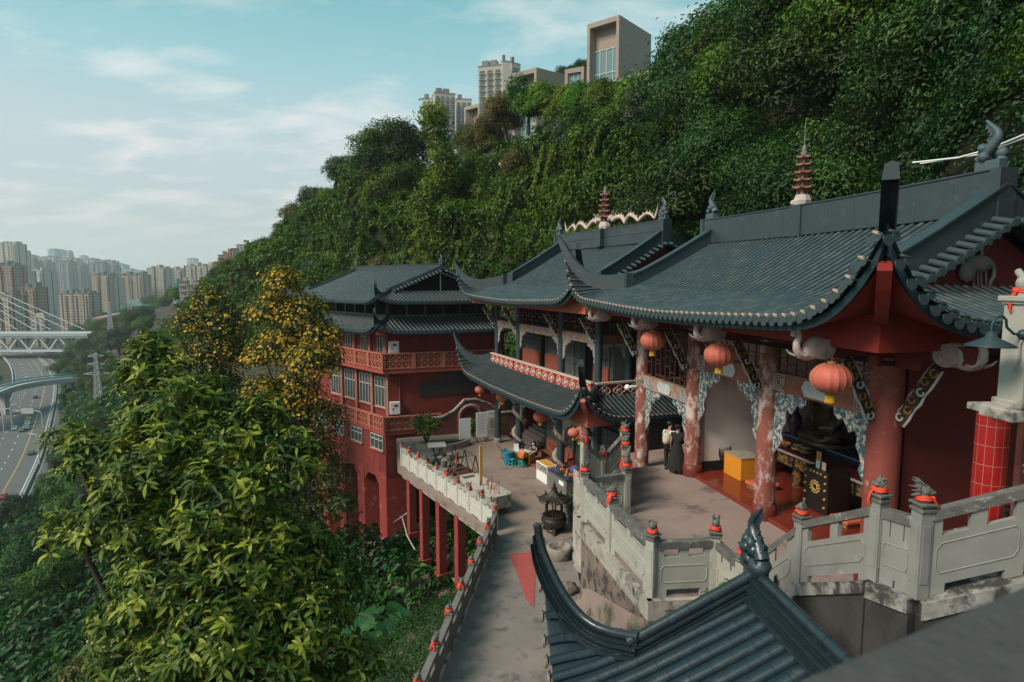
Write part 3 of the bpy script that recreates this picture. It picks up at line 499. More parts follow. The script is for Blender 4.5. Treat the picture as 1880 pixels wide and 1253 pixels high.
# ------------------------------------------------------------------ curved tiled roofs
class Roof:
    """a hipped skirt of width w round the rectangle u0..u1, v0..v1, with a gabled top if dr is given"""
    def __init__(s, L, u0, u1, v0, v1, w, prof, A, fshape, dr=None, pitch=0.24):
        s.L, s.u0, s.u1, s.v0, s.v1, s.w, s.prof, s.A, s.fs, s.dr, s.pitch = L, u0, u1, v0, v1, w, prof, A, fshape, dr, pitch
    rib = .62
    def f(s, a):
        R1, p1, R2, k = s.fs
        return (1 - k) * max(0, 1 - max(a, 0) / R1) ** p1 + k * max(0, 1 - max(a, 0) / R2) ** 1.5
    def z(s, a, d, ln): return s.prof(d) + s.A * s.f(math.hypot(max(min(a, ln - a), 0), max(d, 0)))
    def uv(s, side, a, d):
        return {'front': (s.u0 + a, s.v0 + d), 'back': (s.u1 - a, s.v1 - d), 'near': (s.u0 + d, s.v1 - a), 'far': (s.u1 - d, s.v0 + a)}[side]
    def ln(s, side): return (s.u1 - s.u0) if side in ('front', 'back') else (s.v1 - s.v0)
    def P(s, side, a, d, dz=0.0, clampz=True):
        u, v = s.uv(side, a, d); return s.L(u, v, s.z(a, max(d, 0), s.ln(side)) + dz)
    def dmax(s, side, a):
        ln = s.ln(side); q = min(a, ln - a)
        if q < s.w: return q
        return s.dr if (s.dr and side in ('front', 'back')) else s.w
    def sheet(s, mb, side, dz=0.0, mi=0, flip=False, lim=None):
        ln = s.ln(side)
        def strip(as_, cut=None):
            P = []
            for a in as_:
                dm = s.dmax(side, a) if cut is None else cut
                if lim: dm = min(dm, lim)
                P.append([s.P(side, a, dm * q, dz) for q in np.linspace(0, 1, 13)])
            mb.grid(P, mi, True, flip)
        e = 1e-3
        strip(np.concatenate([np.linspace(0, 1, 9) ** 1.5 * (s.w - e)]))
        strip(np.linspace(s.w, ln - s.w, 13))
        strip(ln - (np.linspace(0, 1, 9) ** 1.5 * (s.w - e))[::-1])
    def barrels(s, mb, side, r=0.07, mi=0, n=5, alim=None):
        ln = s.ln(side); k = max(2, int(round(ln / s.pitch))); st_ = ln / k
        ends = []
        for i in range(k):
            a = (i + 0.5) * st_
            if alim and not (alim[0] <= a <= alim[1]): continue
            dm = s.dmax(side, a)
            if dm < 0.12: continue
            m = 4 + int(dm * 2)
            ds = np.linspace(-0.03, dm, m)
            c = [s.P(side, a, d, 0.015) for d in ds]
            ta = unit(V3(s.P(side, min(a + 0.05, ln), 0)) * 0 + (V3(s.L(*s.uv(side, a + 0.1, 0), 0)) - V3(s.L(*s.uv(side, a, 0), 0))))
            vs = []
            for j in range(m):
                d_ = unit(c[min(j + 1, m - 1)] - c[max(j - 1, 0)]); nn = unit(np.cross(ta, d_)); nn = nn if nn[2] > 0 else -nn
                for q in range(n):
                    t = math.pi * q / (n - 1); vs.append(c[j] + r * (math.cos(t) * ta + math.sin(t) * nn * s.rib))
            mb.add(vs, [(j * n + q, j * n + q + 1, (j + 1) * n + q + 1, (j + 1) * n + q) for j in range(m - 1) for q in range(n - 1)], mi, True)
            ends.append((a, c[0], ta))
        return ends
    def eave(s, beads, drips, side, ends, r=0.07, big=1.0):
        ln = s.ln(side)
        out = unit(V3(s.L(*s.uv(side, 1, -1), 0)) - V3(s.L(*s.uv(side, 1, 0), 0)))
        for (a, c, ta) in ends:
            # the raised cream end of each barrel row, its round cap and the pointed drip plate beside it
            beads.ball(c + UP * r * 0.8 + ta * s.pitch * .12, (s.pitch * .47, r * 0.75 * big, r * 0.5 * big), 7, 4, ax=(unit(ta + UP * .30), out, UP))
            n = 9; ring = [c + out * 0.035 + r * 1.12 * (math.cos(2 * math.pi * j / n) * ta + math.sin(2 * math.pi * j / n) * UP) for j in range(n)]
            drips.prism(ring, -out * 0.03)
            b = c + ta * s.pitch / 2 - UP * 0.02; wd = s.pitch * .42
            drips.prism([b - ta * wd + UP * 0.03, b + ta * wd + UP * 0.03] + [b + ta * wd * math.cos(q) * (1 - .12 * math.sin(q)) - UP * (.02 + .13 * math.sin(q)) for q in np.linspace(.1, 3.04, 7)], out * 0.025)
    def fascia(s, mb, side, ins=0.06, h=0.17, dz=-0.07, depth=0.16):
        ln = s.ln(side); P1 = []
        for a in np.linspace(0, ln, 61):
            a = min(max(a, 0.0), ln); rows = []
            for (i_, z_) in ((ins, dz), (ins + 0.03, dz - h), (ins + depth, dz - h + 0.05)):
                aa = min(max(a, i_), ln - i_)
                u, v = s.uv(side, aa, i_); rows.append(s.L(u, v, s.z(a, 0, ln) + z_))
            P1.append(rows)
        mb.grid(P1, 0, False)
    def soffit(s, mb, side, ins0=0.16, ins1=1.9, dz=-0.24, n=41):
        ln = s.ln(side); P1 = []
        for t in np.linspace(0, 1, n):
            rows = []
            for d in np.linspace(ins0, ins1, 6):
                a = d + (ln - 2 * d) * t; u, v = s.uv(side, a, d); rows.append(s.L(u, v, s.z(a, d, ln) + dz))
            P1.append(rows)
        mb.grid(P1, 0, True)
    def apron(s, mb, side, ins, zb, dz=-0.24, n=61):
        """the red board ring under the eaves: straight below, following the soffit above"""
        ln = s.ln(side); P1 = []
        for t in np.linspace(0, 1, n):
            a = ins + (ln - 2 * ins) * t; u, v = s.uv(side, a, ins)
            zt_ = s.z(a, ins, ln) + dz
            P1.append([s.L(u, v, min(zb, zt_ - 0.02)), s.L(u, v, zt_)])
        mb.grid(P1, 0, False)
    def hip(s, mb, corner, wd=0.24, h0=0.42, h1=0.85, tipout=0.22, tipup=0.5, start=None):
        """corner (iu, iv): the ridge along a hip, its end rearing up into a horn"""
        w = s.w if start is None else start
        def pt(q):
            u = s.u0 + q if corner[0] == 0 else s.u1 - q; v = s.v0 + q if corner[1] == 0 else s.v1 - q
            return u, v, s.prof(max(q, 0)) + s.A * s.f(1.4142 * max(q, 0))
        qs = list(np.linspace(w, 0.0, 15)); rows = []
        for q in qs:
            u, v, z = pt(q); e = 1 - q / w
            rows.append((u, v, z - 0.03, z + h0 + (h1 - h0) * e ** 2.5))
        u, v, z = pt(0); sg = (-1 if corner[0] == 0 else 1, -1 if corner[1] == 0 else 1)
        for k_, e in enumerate((0.4, 0.75, 1.0)):
            rows.append((u + sg[0] * tipout * e, v + sg[1] * tipout * e, z + h1 * (0.12 + 0.62 * e ** 1.3) * 1.0 + tipup * e * 0.75, z + h1 + tipup * e ** 1.1 + 0.02))
        L = s.L; A = [V3(L(r_[0], r_[1], r_[2])) for r_ in rows]; B = [V3(L(r_[0], r_[1], r_[3])) for r_ in rows]
        dirn = A[-1] - A[0]; sd_ = unit(np.cross((dirn[0], dirn[1], 0), UP)) * wd / 2
        P = []
        for a, b in zip(A, B):
            cap = UP * 0.05; P.append([a - sd_, b - sd_ * 0.8 - cap, b - sd_ * 0.8, b + cap, b + sd_ * 0.8, b + sd_ * 0.8 - cap, a + sd_])
        mb.grid(P, 0, False)
        mb.add(P[-1], [tuple(range(7))]); mb.add(P[0], [tuple(range(7))[::-1]])
        return A, B
    def sweep(s, mb, pts, wd, h, mi=0, cap=0.0):
        """an upright slab of width wd and height h along local points"""
        for a, b in zip(pts[:-1], pts[1:]): mb.vbar(s.L(*a), s.L(*b), wd, h, mi)
        if cap:
            for a, b in zip(pts[:-1], pts[1:]): mb.vbar(s.L(a[0], a[1], a[2] + h), s.L(b[0], b[1], b[2] + h), wd + 0.10, cap, mi)

def fish_tail(mb, p, du, s_=1.0):
    """the curled fish-dragon that stands on the end of a main ridge; du points along the ridge, outwards"""
    p = V3(p); du = unit(du)
    mb.obox(p + UP * 0.14 * s_, du * 0.30 * s_, np.cross(du, UP) * 0.13 * s_, UP * 0.15 * s_)
    path, rad = [], []
    for i in range(22):
        t = i / 21; ang = -0.5 + t * 4.0
        x = -0.12 + 0.30 * math.sin(ang) * (1 - 0.35 * t); z = 0.28 + 1.05 * t ** 0.85 + 0.05 * math.cos(ang)
        path.append(p + s_ * (du * x + UP * z)); rad.append(s_ * (0.12 * (1 - t) ** 0.8 + 0.025))
    mb.tube(path, rad, 8, flat=1.0)
    for i in range(2, 20, 2):                           # the fins along its back
        q = path[i]; d = unit(path[i + 1] - path[i - 1]); nn = unit(np.cross(np.cross(du, UP), d))
        mb.prism([q + nn * rad[i] * 0.8 - d * 0.07 * s_, q + nn * (rad[i] + 0.10 * s_), q + nn * rad[i] * 0.8 + d * 0.07 * s_], np.cross(du, UP) * 0.04 * s_)
    for k in range(14):
        a = rnd.uniform(0, 6.28); q = p + s_ * (du * 0.24 * math.cos(a) + UP * rnd.uniform(0.22, 0.62) + np.cross(du, UP) * 0.12 * math.sin(a))
        mb.ball(q, s_ * rnd.uniform(0.08, 0.14), 6, 4, jit=0.25)

def pagoda(par, p, s_=1.0, spire=True, tiers=5, name='ridge_pagoda'):
    M_pag = mat('weathered_pink_plaster', (0.30, 0.12, 0.09), (0.20, 0.08, 0.06), scale=8, rough=0.85, c3=(0.42, 0.36, 0.32), c3amt=0.36, c3scale=6)
    M_pw = mat('white_plaster_worn', (0.55, 0.50, 0.46), (0.40, 0.30, 0.26), scale=6, rough=0.85)
    p = V3(p); b = MB(); b.lathe([(0.36 * s_, 0), (0.40 * s_, 0.18 * s_), (0.30 * s_, 0.45 * s_)], p, 8, smooth=False)
    for k in range(5): b.ball(p + V3((rnd.uniform(-.3, .3) * s_, rnd.uniform(-.3, .3) * s_, 0.12 * s_)), 0.14 * s_, 7, 5, jit=0.1)
    base = None
    m = MB(); rf = MB(); z = 0.42 * s_
    for k in range(tiers):
        r = (0.27 - 0.025 * k) * s_; h = 0.29 * s_
        m.lathe([(r, z), (r * 0.96, z + h)], p, 6, smooth=False)
        for j in range(6):
            t = 2 * math.pi * (j + .5) / 6; q = p + V3((r * 0.86 * math.cos(t), r * .86 * math.sin(t), z + h * 0.45)); rf.box(q, (0.09 * s_, 0.09 * s_, h * 0.5), t, 1)
        z += h; R0 = (0.47 - 0.035 * k) * s_; n = 24; rings = []
        for (rr, zz, lift) in ((R0, 0.0, 0.11), (R0 * 0.97, 0.035 * s_, 0.11), (R0 * 0.72, 0.075 * s_, 0.03), (r * 0.9, 0.13 * s_, 0)):
            row = []
            for j in range(n):
                t = 2 * math.pi * j / n; c6 = abs(math.cos(3 * t)) ** 6
                row.append(p + V3((rr * (0.90 + 0.12 * c6) * math.cos(t), rr * (0.90 + 0.12 * c6) * math.sin(t), z + zz + lift * c6 * s_)))
            rings.append(row)
        for q in range(3):
            o = rings[q] + rings[q + 1]; rf.add(o, [(j, (j + 1) % n, n + (j + 1) % n, n + j) for j in range(n)], 0)
        rf.add(rings[0], [tuple(range(n))[::-1]], 0)
        z += 0.05 * s_
    t_ = MB(); t_.lathe([(0.16 * s_, z), (0.10 * s_, z + .1 * s_), (0.17 * s_, z + .2 * s_), (0.08 * s_, z + .3 * s_), (0.13 * s_, z + .38 * s_), (0.06 * s_, z + .5 * s_), (0.03 * s_, z + .55 * s_)], p, 10)
    if spire: t_.tube([p + UP * (z + .5 * s_), p + UP * (z + 1.55 * s_)], [0.025 * s_, 0.015 * s_], 6)
    o = m.build(name, M_pag, par)
    b.build('plinth', M_pw, o); rf.build('tier_roof', [M_pag, M_black], o); t_.build('finial', mat('grey_finial', (0.2, 0.19, 0.17)), o)
    return o

M_lat = mat('red_lattice', (0.17, 0.05, 0.035), (0.11, 0.03, 0.022), scale=6, rough=0.7)
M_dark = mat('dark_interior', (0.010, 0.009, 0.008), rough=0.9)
def paintmat(name, a, b_, c_, sc_=5.0):
    m = mat(name, a, b_, scale=sc_, rough=0.75, c3=c_, c3amt=0.42, c3scale=sc_ * 0.8, ramp_w=0.05); return m
M_pbeam = paintmat('painted_beam_worn', (0.40, 0.27, 0.19), (0.33, 0.17, 0.11), (0.18, 0.27, 0.33), 3.0)
M_pbeam2 = mat('painted_beam_red', (0.20, 0.062, 0.042), (0.27, 0.12, 0.075), scale=3, rough=0.75)
M_spand = mat('painted_spandrel', (0.02, 0.075, 0.10), (0.06, 0.14, 0.17), scale=16, rough=.7, c3=(0.56, 0.47, 0.40), c3amt=.47, c3scale=9, ramp_w=.06)
M_spandw = mat('white_trim', (0.60, 0.58, 0.55), (0.35, 0.38, 0.40), scale=7, rough=0.8)
M_gold = paintmat('gilded_carving', (0.08, 0.04, 0.015), (0.03, 0.014, 0.010), (0.015, 0.010, 0.008), 13.0)
M_spand2 = paintmat('faded_carving', (0.42, 0.33, 0.26), (0.20, 0.24, 0.28), (0.28, 0.15, 0.09), 11.0)
M_eleph = mat('elephant_stone', (0.50, 0.42, 0.39), (0.36, 0.26, 0.24), scale=4, rough=0.75, c3=(0.24, 0.10, 0.08), c3amt=0.34, c3scale=5, bump=0.35, bscale=16)

def elephant(par, p, d, s_=1.0):
    """a carved elephant head on a beam end; d points outwards"""
    d = unit(d); sd_ = np.cross(d, UP); p = V3(p); b = MB()
    def q(x, y, z): return p + s_ * (d * x + sd_ * y + UP * z)
    A = (d, sd_, UP)
    b.ball(q(-.02, 0, .02), (.40 * s_, .25 * s_, .30 * s_), 16, 11, ax=A)
    b.ball(q(.20, 0, -.06), (.24 * s_, .18 * s_, .20 * s_), 12, 9, ax=A)
    tr, rr = [], []
    for (x, z, r) in ((.16, -.12, .18), (.34, -.17, .15), (.50, -.14, .12), (.60, .0, .105), (.61, .16, .095), (.55, .30, .085), (.56, .43, .078), (.65, .50, .07), (.74, .46, .062), (.75, .38, .055), (.69, .36, .045)):
        tr.append(q(x, 0, z)); rr.append(r * s_)
    b.tube(tr, rr, 10)
    for e in (-1, 1):
        b.tube([q(.36, .13 * e, -.16), q(.52, .19 * e, -.19), q(.66, .22 * e, -.12), q(.74, .23 * e, -.02)], [.045 * s_, .04 * s_, .028 * s_, .008 * s_], 7)
        for k in range(6):                           # the folds of the ear, carved in rings
            r0 = .30 - .045 * k; ring = [q(-.10 + r0 * math.cos(t) * 1.05, e * (.21 + .012 * k), .0 + r0 * math.sin(t) * .85) for t in np.linspace(0, 2 * math.pi, 19)]
            b.tube(ring, .020 * s_, 5, caps=False)
        b.ball(q(-.10, .17 * e, 0), (.31 * s_, .07 * s_, .25 * s_), 14, 8, ax=A)
        b.ball(q(.17, .17 * e, .08), .035 * s_, 8, 5)
    return b.build('elephant_head', M_eleph, par)

def spandrel_poly(w_, h_, flip=1):
    """scalloped outline of a carved corner piece: x away from the column, y down from the beam"""
    pts = [(0, 0), (w_, 0), (w_ * .98, -.10 * h_), (w_ * .86, -.17 * h_), (w_ * .74, -.13 * h_), (w_ * .64, -.22 * h_), (w_ * .56, -.30 * h_), (w_ * .42, -.24 * h_), (w_ * .34, -.33 * h_), (w_ * .36, -.48 * h_), (w_ * .26, -.56 * h_), (w_ * .22, -.66 * h_), (w_ * .28, -.76 * h_), (w_ * .16, -.88 * h_), (0, -h_)]
    return pts
def spandrel(mb, mbt, p, dirn, nrm, w_, h_, th=0.06):
    dirn = unit(dirn); nrm = unit(nrm); pts = spandrel_poly(w_, h_)
    mb.prism([V3(p) + dirn * x + UP * y - nrm * th / 2 for x, y in pts], nrm * th)
    edge = [V3(p) + dirn * x + UP * y + nrm * 0.0 for x, y in pts[1:]]
    mbt.tube(edge, 0.022, 5, smooth=False)
def brace(par, p, q, nrm, wd=0.30, name='carved_brace'):
    """a slanting openwork bracket between a column and a beam end, gold scrolls in a white frame"""
    p, q = V3(p), V3(q); d = q - p; ln = np.linalg.norm(d); d = d / ln; nrm = unit(nrm); sd_ = unit(np.cross(d, nrm))
    b = MB(); b.obox((p + q) / 2, d * ln / 2, sd_ * wd * .40, nrm * 0.035)
    o = b.build(name, M_gold, par)
    t_ = MB(); k = 7
    for e in (-1, 1):
        pts = [p + d * ln * i / k + e * sd_ * (wd * .42 + 0.025 * math.sin(i * 2.6)) for i in range(k + 1)]
        t_.tube(pts, 0.032, 5, smooth=False)
    for i in range(12):
        c = p + d * ln * (i // 2 + .5) / 6 + sd_ * .03 * (1 if i % 4 < 2 else -1); ring = [c + nrm * (0.05 if i % 2 else -.05) + .075 * (math.cos(t) * d + math.sin(t) * sd_) for t in np.linspace(0.3, 5.4, 12)]
        t_.tube(ring, 0.024, 5, mi=1 if i % 3 else 0)
    t_.build('scroll_frame', [M_spandw, mat('dull_gold', (0.30, 0.17, 0.05), rough=0.5)], o)
    return o
def column(par, base, r, h, m, plinth=None, ph=0.5):
    b = MB(); b.lathe([(r * 1.0, 0), (r, h * .5), (r * .95, h)], base, 20); o = b.build('column', m, par)
    if plinth is not None:
        b = MB(); b.lathe([(r * 1.22, 0), (r * 1.25, ph * .5), (r * 1.12, ph), (r * .9, ph)], base, 20); b.build('column_base', plinth, o)
    return o

# ------------------------------------------------------------------ the front temple hall (right)
ZT = -6.75                                             # the terrace
A1 = math.atan(0.247)
O1 = np.array([8.11, 12.79]); U1 = np.array([-math.sin(A1), math.cos(A1)]); W1 = np.array([math.cos(A1), math.sin(A1)])
def L1(u, v, z): p = O1 + U1 * u + W1 * v; return np.array([p[0], p[1], z])
D1u = np.array([U1[0], U1[1], 0]); D1v = np.array([W1[0], W1[1], 0])
hall = thing('temple_hall', 'open temple hall with elephant head beam ends, peeling red columns and hanging lanterns', 'temple', L1(5.8, 2.7, ZT))
ZE1, ZR1 = -0.98, 1.45
def prof1(d):
    ds, zs = 1.95, -0.42
    if d < ds: return ZE1 + (zs - ZE1) * (d / ds) ** 1.15
    return zs + (ZR1 - zs) * min(1.2, (d - ds) / (5.4 - ds)) ** 1.10
r1 = Roof(L1, -2.4, 13.55, -2.7, 8.1, 2.4, prof1, 1.9, (2.7, 3.0, 8.0, 0.16), dr=5.4, pitch=0.265)
b = MB(); bt = MB()
for sd_ in ('front', 'back', 'near', 'far'): r1.sheet(b, sd_)
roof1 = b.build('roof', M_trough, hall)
def tile_side(roof, par, side, r, n, re_, mbead=None, ends=True):
    b, bd, dp = MB(), MB(), MB(); e = roof.barrels(b, side, r, n=n); b.build('barrel_tiles', M_tile, par)
    if ends: roof.eave(bd, dp, side, e, re_); bd.build('eave_beads', mbead or M_bead, par); dp.build('drip_tiles', M_drip, par)
for sd_ in ('front', 'near', 'far', 'back'): tile_side(r1, roof1, sd_, 0.060, 6, 0.074, M_bead if sd_ == 'front' else M_drip, sd_ != 'back')
b = MB(); [r1.fascia(b, x) for x in ('front', 'near', 'far', 'back')]; b.build('eave_board', M_fascia, roof1)
b = MB(); [r1.soffit(b, x) for x in ('front', 'near', 'far', 'back')]; b.build('soffit', M_soffit, roof1)
b = MB(); [r1.apron(b, x, 1.02, -1.36) for x in ('front', 'near', 'far', 'back')]; b.build('eave_apron', M_soffit, roof1)
for (ci, u, v) in (((0, 0), -2.4, -2.7), ((1, 0), 13.55, -2.7)):  # the corner rafters under the horns
    b = MB(); su = 1 if ci[0] == 0 else -1
    pts = []
    for q in np.linspace(0.14, 1.3, 7): pts.append(V3(L1(u + su * q, v + q, prof1(q) + 1.9 * r1.f(1.414 * q) - 0.38)))
    for p, q in zip(pts[:-1], pts[1:]): b.bar(p, q, 0.22, 0.26)
    b.build('corner_rafter', M_soffit, roof1)
# gables, with the verge tiles and the ridges that run down over them
for (gu, du_) in ((0.0, -1), (11.15, 1)):
    b = MB(); P = []
    g = gu + (0.30 if du_ < 0 else -0.30)
    front = [(-0.3 + q, prof1(2.4 + q)) for q in np.linspace(0, 3.0, 8)]
    poly = [L1(g, -0.3, prof1(2.4) - .25)] + [L1(g, v, z - 0.12) for v, z in front] + [L1(g, 5.4 - v, z - 0.12) for v, z in front[::-1]] + [L1(g, 5.7, prof1(2.4) - .25)]
    b.prism(poly, D1u * (-du_) * 0.15); b.build('gable_wall', M_darkred, hall)
    for (v0_, sg) in ((-0.3, 1), (5.7, -1)):
        b = MB(); pts = []
        for q in np.linspace(-0.55, 2.95, 9): pts.append((gu, v0_ + sg * q, prof1(2.4 + q) + 0.0))
        r1.sweep(b, pts, 0.30, 0.62, cap=0.05); 
        b.box(L1(gu, v0_ - sg * .60, prof1(1.8) + .36), (.34, .22, .74), A1)
        o = b.build('verge_ridge', M_ridge, roof1)
        b = MB(); k = 13
        for i in range(k):
            q = -0.2 + 3.0 * (i + .5) / k; c = V3(L1(gu + du_ * 0.15, v0_ + sg * q, prof1(2.4 + q) + .04)); dd = D1u * du_
            sl = unit(V3(L1(gu, v0_ + sg * (q + .1), prof1(2.5 + q))) - V3(L1(gu, v0_ + sg * q, prof1(2.4 + q))))
            b.tube([c, c + dd * 0.42 - UP * 0.10], 0.075, 8, smooth=True)
            e = c + dd * 0.42 - UP * 0.10; n_ = 10
            b.prism([e + 0.088 * (math.cos(2 * math.pi * j / n_) * sl + math.sin(2 * math.pi * j / n_) * UP) for j in range(n_)], dd * 0.03)
            m_ = e + sl * .115; b.prism([m_ - sl * .08 + UP * .02, m_ + sl * .08 + UP * .02, m_ + sl * .07 - UP * .08, m_ - UP * .15, m_ - sl * .07 - UP * .08], dd * .025)
        b.build('verge_tiles', M_drip, roof1)
for c in ((0, 0), (1, 0), (0, 1), (1, 1)):
    b = MB(); r1.hip(b, c, wd=0.25, h0=0.50, h1=0.58, tipout=0.20, tipup=0.28); b.build('hip_ridge', M_ridge, roof1)
b = MB(); r1.sweep(b, [(u, 2.7, ZR1 - 0.05 + 0.06 * abs((u - 5.8) / 5.8) ** 2.5) for u in np.linspace(-0.05, 11.65, 13)], 0.42, 0.92)
r1.sweep(b, [(u, 2.7, ZR1 + .87 + 0.06 * abs((u - 5.8) / 5.8) ** 2.5) for u in np.linspace(-0.08, 11.68, 13)], 0.48, 0.05)
for u in (6.2,): b.box(L1(u, 2.7, ZR1 + .42), (.52, .5, 1.0), A1)
for u in (-.05, 11.65): b.box(L1(u, 2.7, ZR1 + .35), (.5, .24, 1.25), A1)
mr = b.build('main_ridge', M_ridge, roof1, bevel=0.012)
M_fish = mat('ridge_ornament', (0.05, 0.080, 0.092), (0.08, 0.11, 0.12), scale=10, rough=0.55, bump=0.2, bscale=20)
for (u, d_) in ((0.25, -1), (11.3, 1)):
    b = MB(); fish_tail(b, L1(u, 2.7, ZR1 + .92), D1u * d_, 0.92); b.build('ridge_ornament', M_fish, roof1)
pagoda(hall, L1(6.2, 2.7, ZR1 + .92), 0.70)
# columns and beams
CU = [0.0, 3.85, 7.7, 11.6]
for i, u in enumerate(CU):
    zb = ZT if i < 3 else -7.7
    column(hall, L1(u, 0, zb), 0.34 if i == 0 else 0.285, -1.65 - zb, M_colred if i == 0 else M_col, mat('red_plinth', (0.16, 0.03, 0.022), rough=0.5) if i < 3 else None, 0.42)
b = MB(); b.bar(L1(-0.9, 0, -1.62), L1(12.4, 0, -1.62), .30, .42); b.bar(L1(-.0, -.4, -1.62), L1(0, 6, -1.62), .28, .42)
b.bar(L1(-2.0, -.05, -1.42), L1(-.2, -.05, -1.42), .26, .34)
for u in CU: b.bar(L1(u, -1.75, -1.42), L1(u, .5, -1.42), .24, .34)
b.build('eave_beam', mat('dark_red_beam', (0.16, 0.022, 0.018), rough=0.6), hall)
for u in CU: elephant(hall, L1(u, -1.86, -1.42), -D1v, 0.78)
elephant(hall, L1(-1.55, -.05, -1.44), -D1u, 0.82)
for i, u in enumerate(CU):
    brace(hall, L1(u, -.34, -3.0), L1(u, -1.08, -1.68), D1u, 0.30)
brace(hall, L1(-.36, 0, -3.0), L1(-1.15, 0, -1.72), D1v, 0.30)
for i in range(3):
    u0_, u1_ = CU[i] + .3, CU[i + 1] - .3
    zb = -2.75 if i < 2 else -4.05
    b = MB(); b.obox(L1((u0_ + u1_) / 2, 0, zb), D1u * (u1_ - u0_) / 2, D1v * .09, UP * .26); o = b.build('painted_beam', M_pbeam2 if i < 2 else M_pbeam, hall)
    b = MB(); cc = L1((u0_ + u1_) / 2, -.10, zb)      # the pale cartouche and the fret ends
    b.prism([cc + D1u * x + UP * y for x, y in ((-.52, 0), (-.40, .20), (.40, .20), (.52, 0), (.40, -.20), (-.40, -.20))], -D1v * .03)
    b.build('pale_cartouche', M_spandw, o)
    for e in (u0_ + .22, u1_ - .22):
        b = MB()
        for k in range(3): b.tube([L1(e, -.11, zb) + (D1u * x + UP * y) * (.21 - .065 * k) for x, y in ((-1, -1), (1, -1), (1, 1), (-1, 1), (-1, -.5))], .017, 4, smooth=False)
        b.build('fret_end', M_spandw, o)
    for (uu, dd) in ((u0_, D1u), (u1_, -D1u)):
        b, t_ = MB(), MB(); spandrel(b, t_, L1(uu, 0, zb - .26), dd, D1v, 1.15, 1.75); o2 = b.build('painted_spandrel', M_spand, hall); t_.build('spandrel_rim', M_spandw, o2)
    b = MB()                                          # the fretwork above the beam
    top = -1.85; n_ = 9
    for k in range(n_ + 1):
        u = u0_ + (u1_ - u0_) * k / n_; b.box(L1(u, .02, (top + zb + .26) / 2), (.035, .035, top - zb - .26), A1)
    for z in np.linspace(zb + .40, top - .1, 4 if i < 2 else 6):
        for k in range(n_):
            if rnd.random() < .72:
                u = u0_ + (u1_ - u0_) * (k + .5) / n_; b.box(L1(u, .02, z + rnd.choice((-.1, 0, .1))), (.035, (u1_ - u0_) / n_, .035), A1)
    b.build('fretwork', M_lat, hall)
# walls and floor
M_plaster = mat('grey_plaster', (0.80, 0.74, 0.69), (0.68, 0.62, 0.57), scale=1.2, rough=0.9, c3=(0.45, 0.41, 0.37), c3amt=0.33, c3scale=1.1, bump=0.05)
b = MB(); b.obox(L1(7.75, 2.95, -4.1), D1u * .12, D1v * 2.55, UP * 2.5); b.build('side_wall', M_plaster, hall)
b = MB(); b.obox(L1(7.60, 2.95, -6.42), D1u * .06, D1v * 2.6, UP * .14); b.build('skirting', M_dark, hall)
b = MB(); b.obox(L1(3.9, 5.5, -4.1), D1u * 3.75, D1v * .12, UP * 2.5); b.build('back_wall', M_plaster, hall)
b = MB(); b.obox(L1(0.0, 3.3, -4.1), D1u * .15, D1v * 2.9, UP * 2.5); b.build('end_wall', M_darkred, hall)
b = MB(); b.obox(L1(9.7, 5.5, -4.8), D1u * 1.95, D1v * .12, UP * 3.2); b.build('rear_wall', mat('dull_pink_wall', (0.20, 0.12, 0.10), scale=1), hall)
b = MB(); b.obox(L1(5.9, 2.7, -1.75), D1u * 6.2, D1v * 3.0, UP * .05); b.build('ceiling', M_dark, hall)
M_redfloor = mat('polished_red_floor', (0.20, 0.030, 0.018), (0.15, 0.022, 0.014), scale=1.5, rough=0.16, spec=0.6)
b = MB(); b.obox(L1(3.7, 2.75, ZT + .06), D1u * 4.1, D1v * 2.85, UP * .08); b.build('red_floor', M_redfloor, hall)
# two cranes in relief on the near gable
b = MB(); gz = 0.35; gc = lambda v, z: L1(0.22, 2.55 + (v - 2.55) * .8, z * .8 - .22)
def gt(pts, r): b.tube([V3(gc(v, z)) for v, z in pts], r, 6)
b.ball(gc(2.55, .72), (.42, .10, .20), 10, 6, ax=(D1v, D1u, UP)); b.ball(gc(2.15, .50), (.26, .08, .24), 8, 5, ax=(D1v, D1u, UP))
gt([(2.55, .85), (2.62, 1.05), (2.56, 1.22), (2.60, 1.36), (2.68, 1.42)], [.06, .045, .04, .035, .02])
gt([(2.9, .78), (3.08, .62), (3.12, .38), (3.02, .22), (2.98, .05)], [.07, .055, .05, .04, .015])
for v in (2.35, 2.5, 2.62, 2.8): gt([(v, .6), (v + .05, .28), (v + .10, -.02)], .018)
b.build('crane_relief', mat('grey_relief', (0.17, 0.145, 0.135), scale=8, bump=.2), hall)
# ------------------------------------------------------------------ the two-storey hall behind it
ZC = -11.2                                             # the courtyard and the path
A2 = math.atan(0.44)
O2 = np.array([4.19, 28.8]); U2 = np.array([-math.sin(A2), math.cos(A2)]); W2 = np.array([math.cos(A2), math.sin(A2)])
def L2(u, v, z): p = O2 + U2 * u + W2 * v; return np.array([p[0], p[1], z])
D2u = np.array([U2[0], U2[1], 0]); D2v = np.array([W2[0], W2[1], 0])
hall2 = thing('temple_hall', 'two storey temple hall with dark teal columns and white dragons on its ridge', 'temple', L2(6.4, 4, ZC))
M_orange = mat('orange_red_paint', (0.46, 0.13, 0.08), (0.38, 0.09, 0.055), scale=2, rough=0.7, c3=(0.30, 0.10, 0.07), c3amt=0.35)
ZE2, ZR2 = -1.18, 2.0
def prof2(d):
    ds, zs = 2.3, -0.50
    if d < ds: return ZE2 + (zs - ZE2) * (d / ds) ** 1.15
    return zs + (ZR2 - zs) * min(1.2, (d - ds) / (6.7 - ds)) ** 1.10
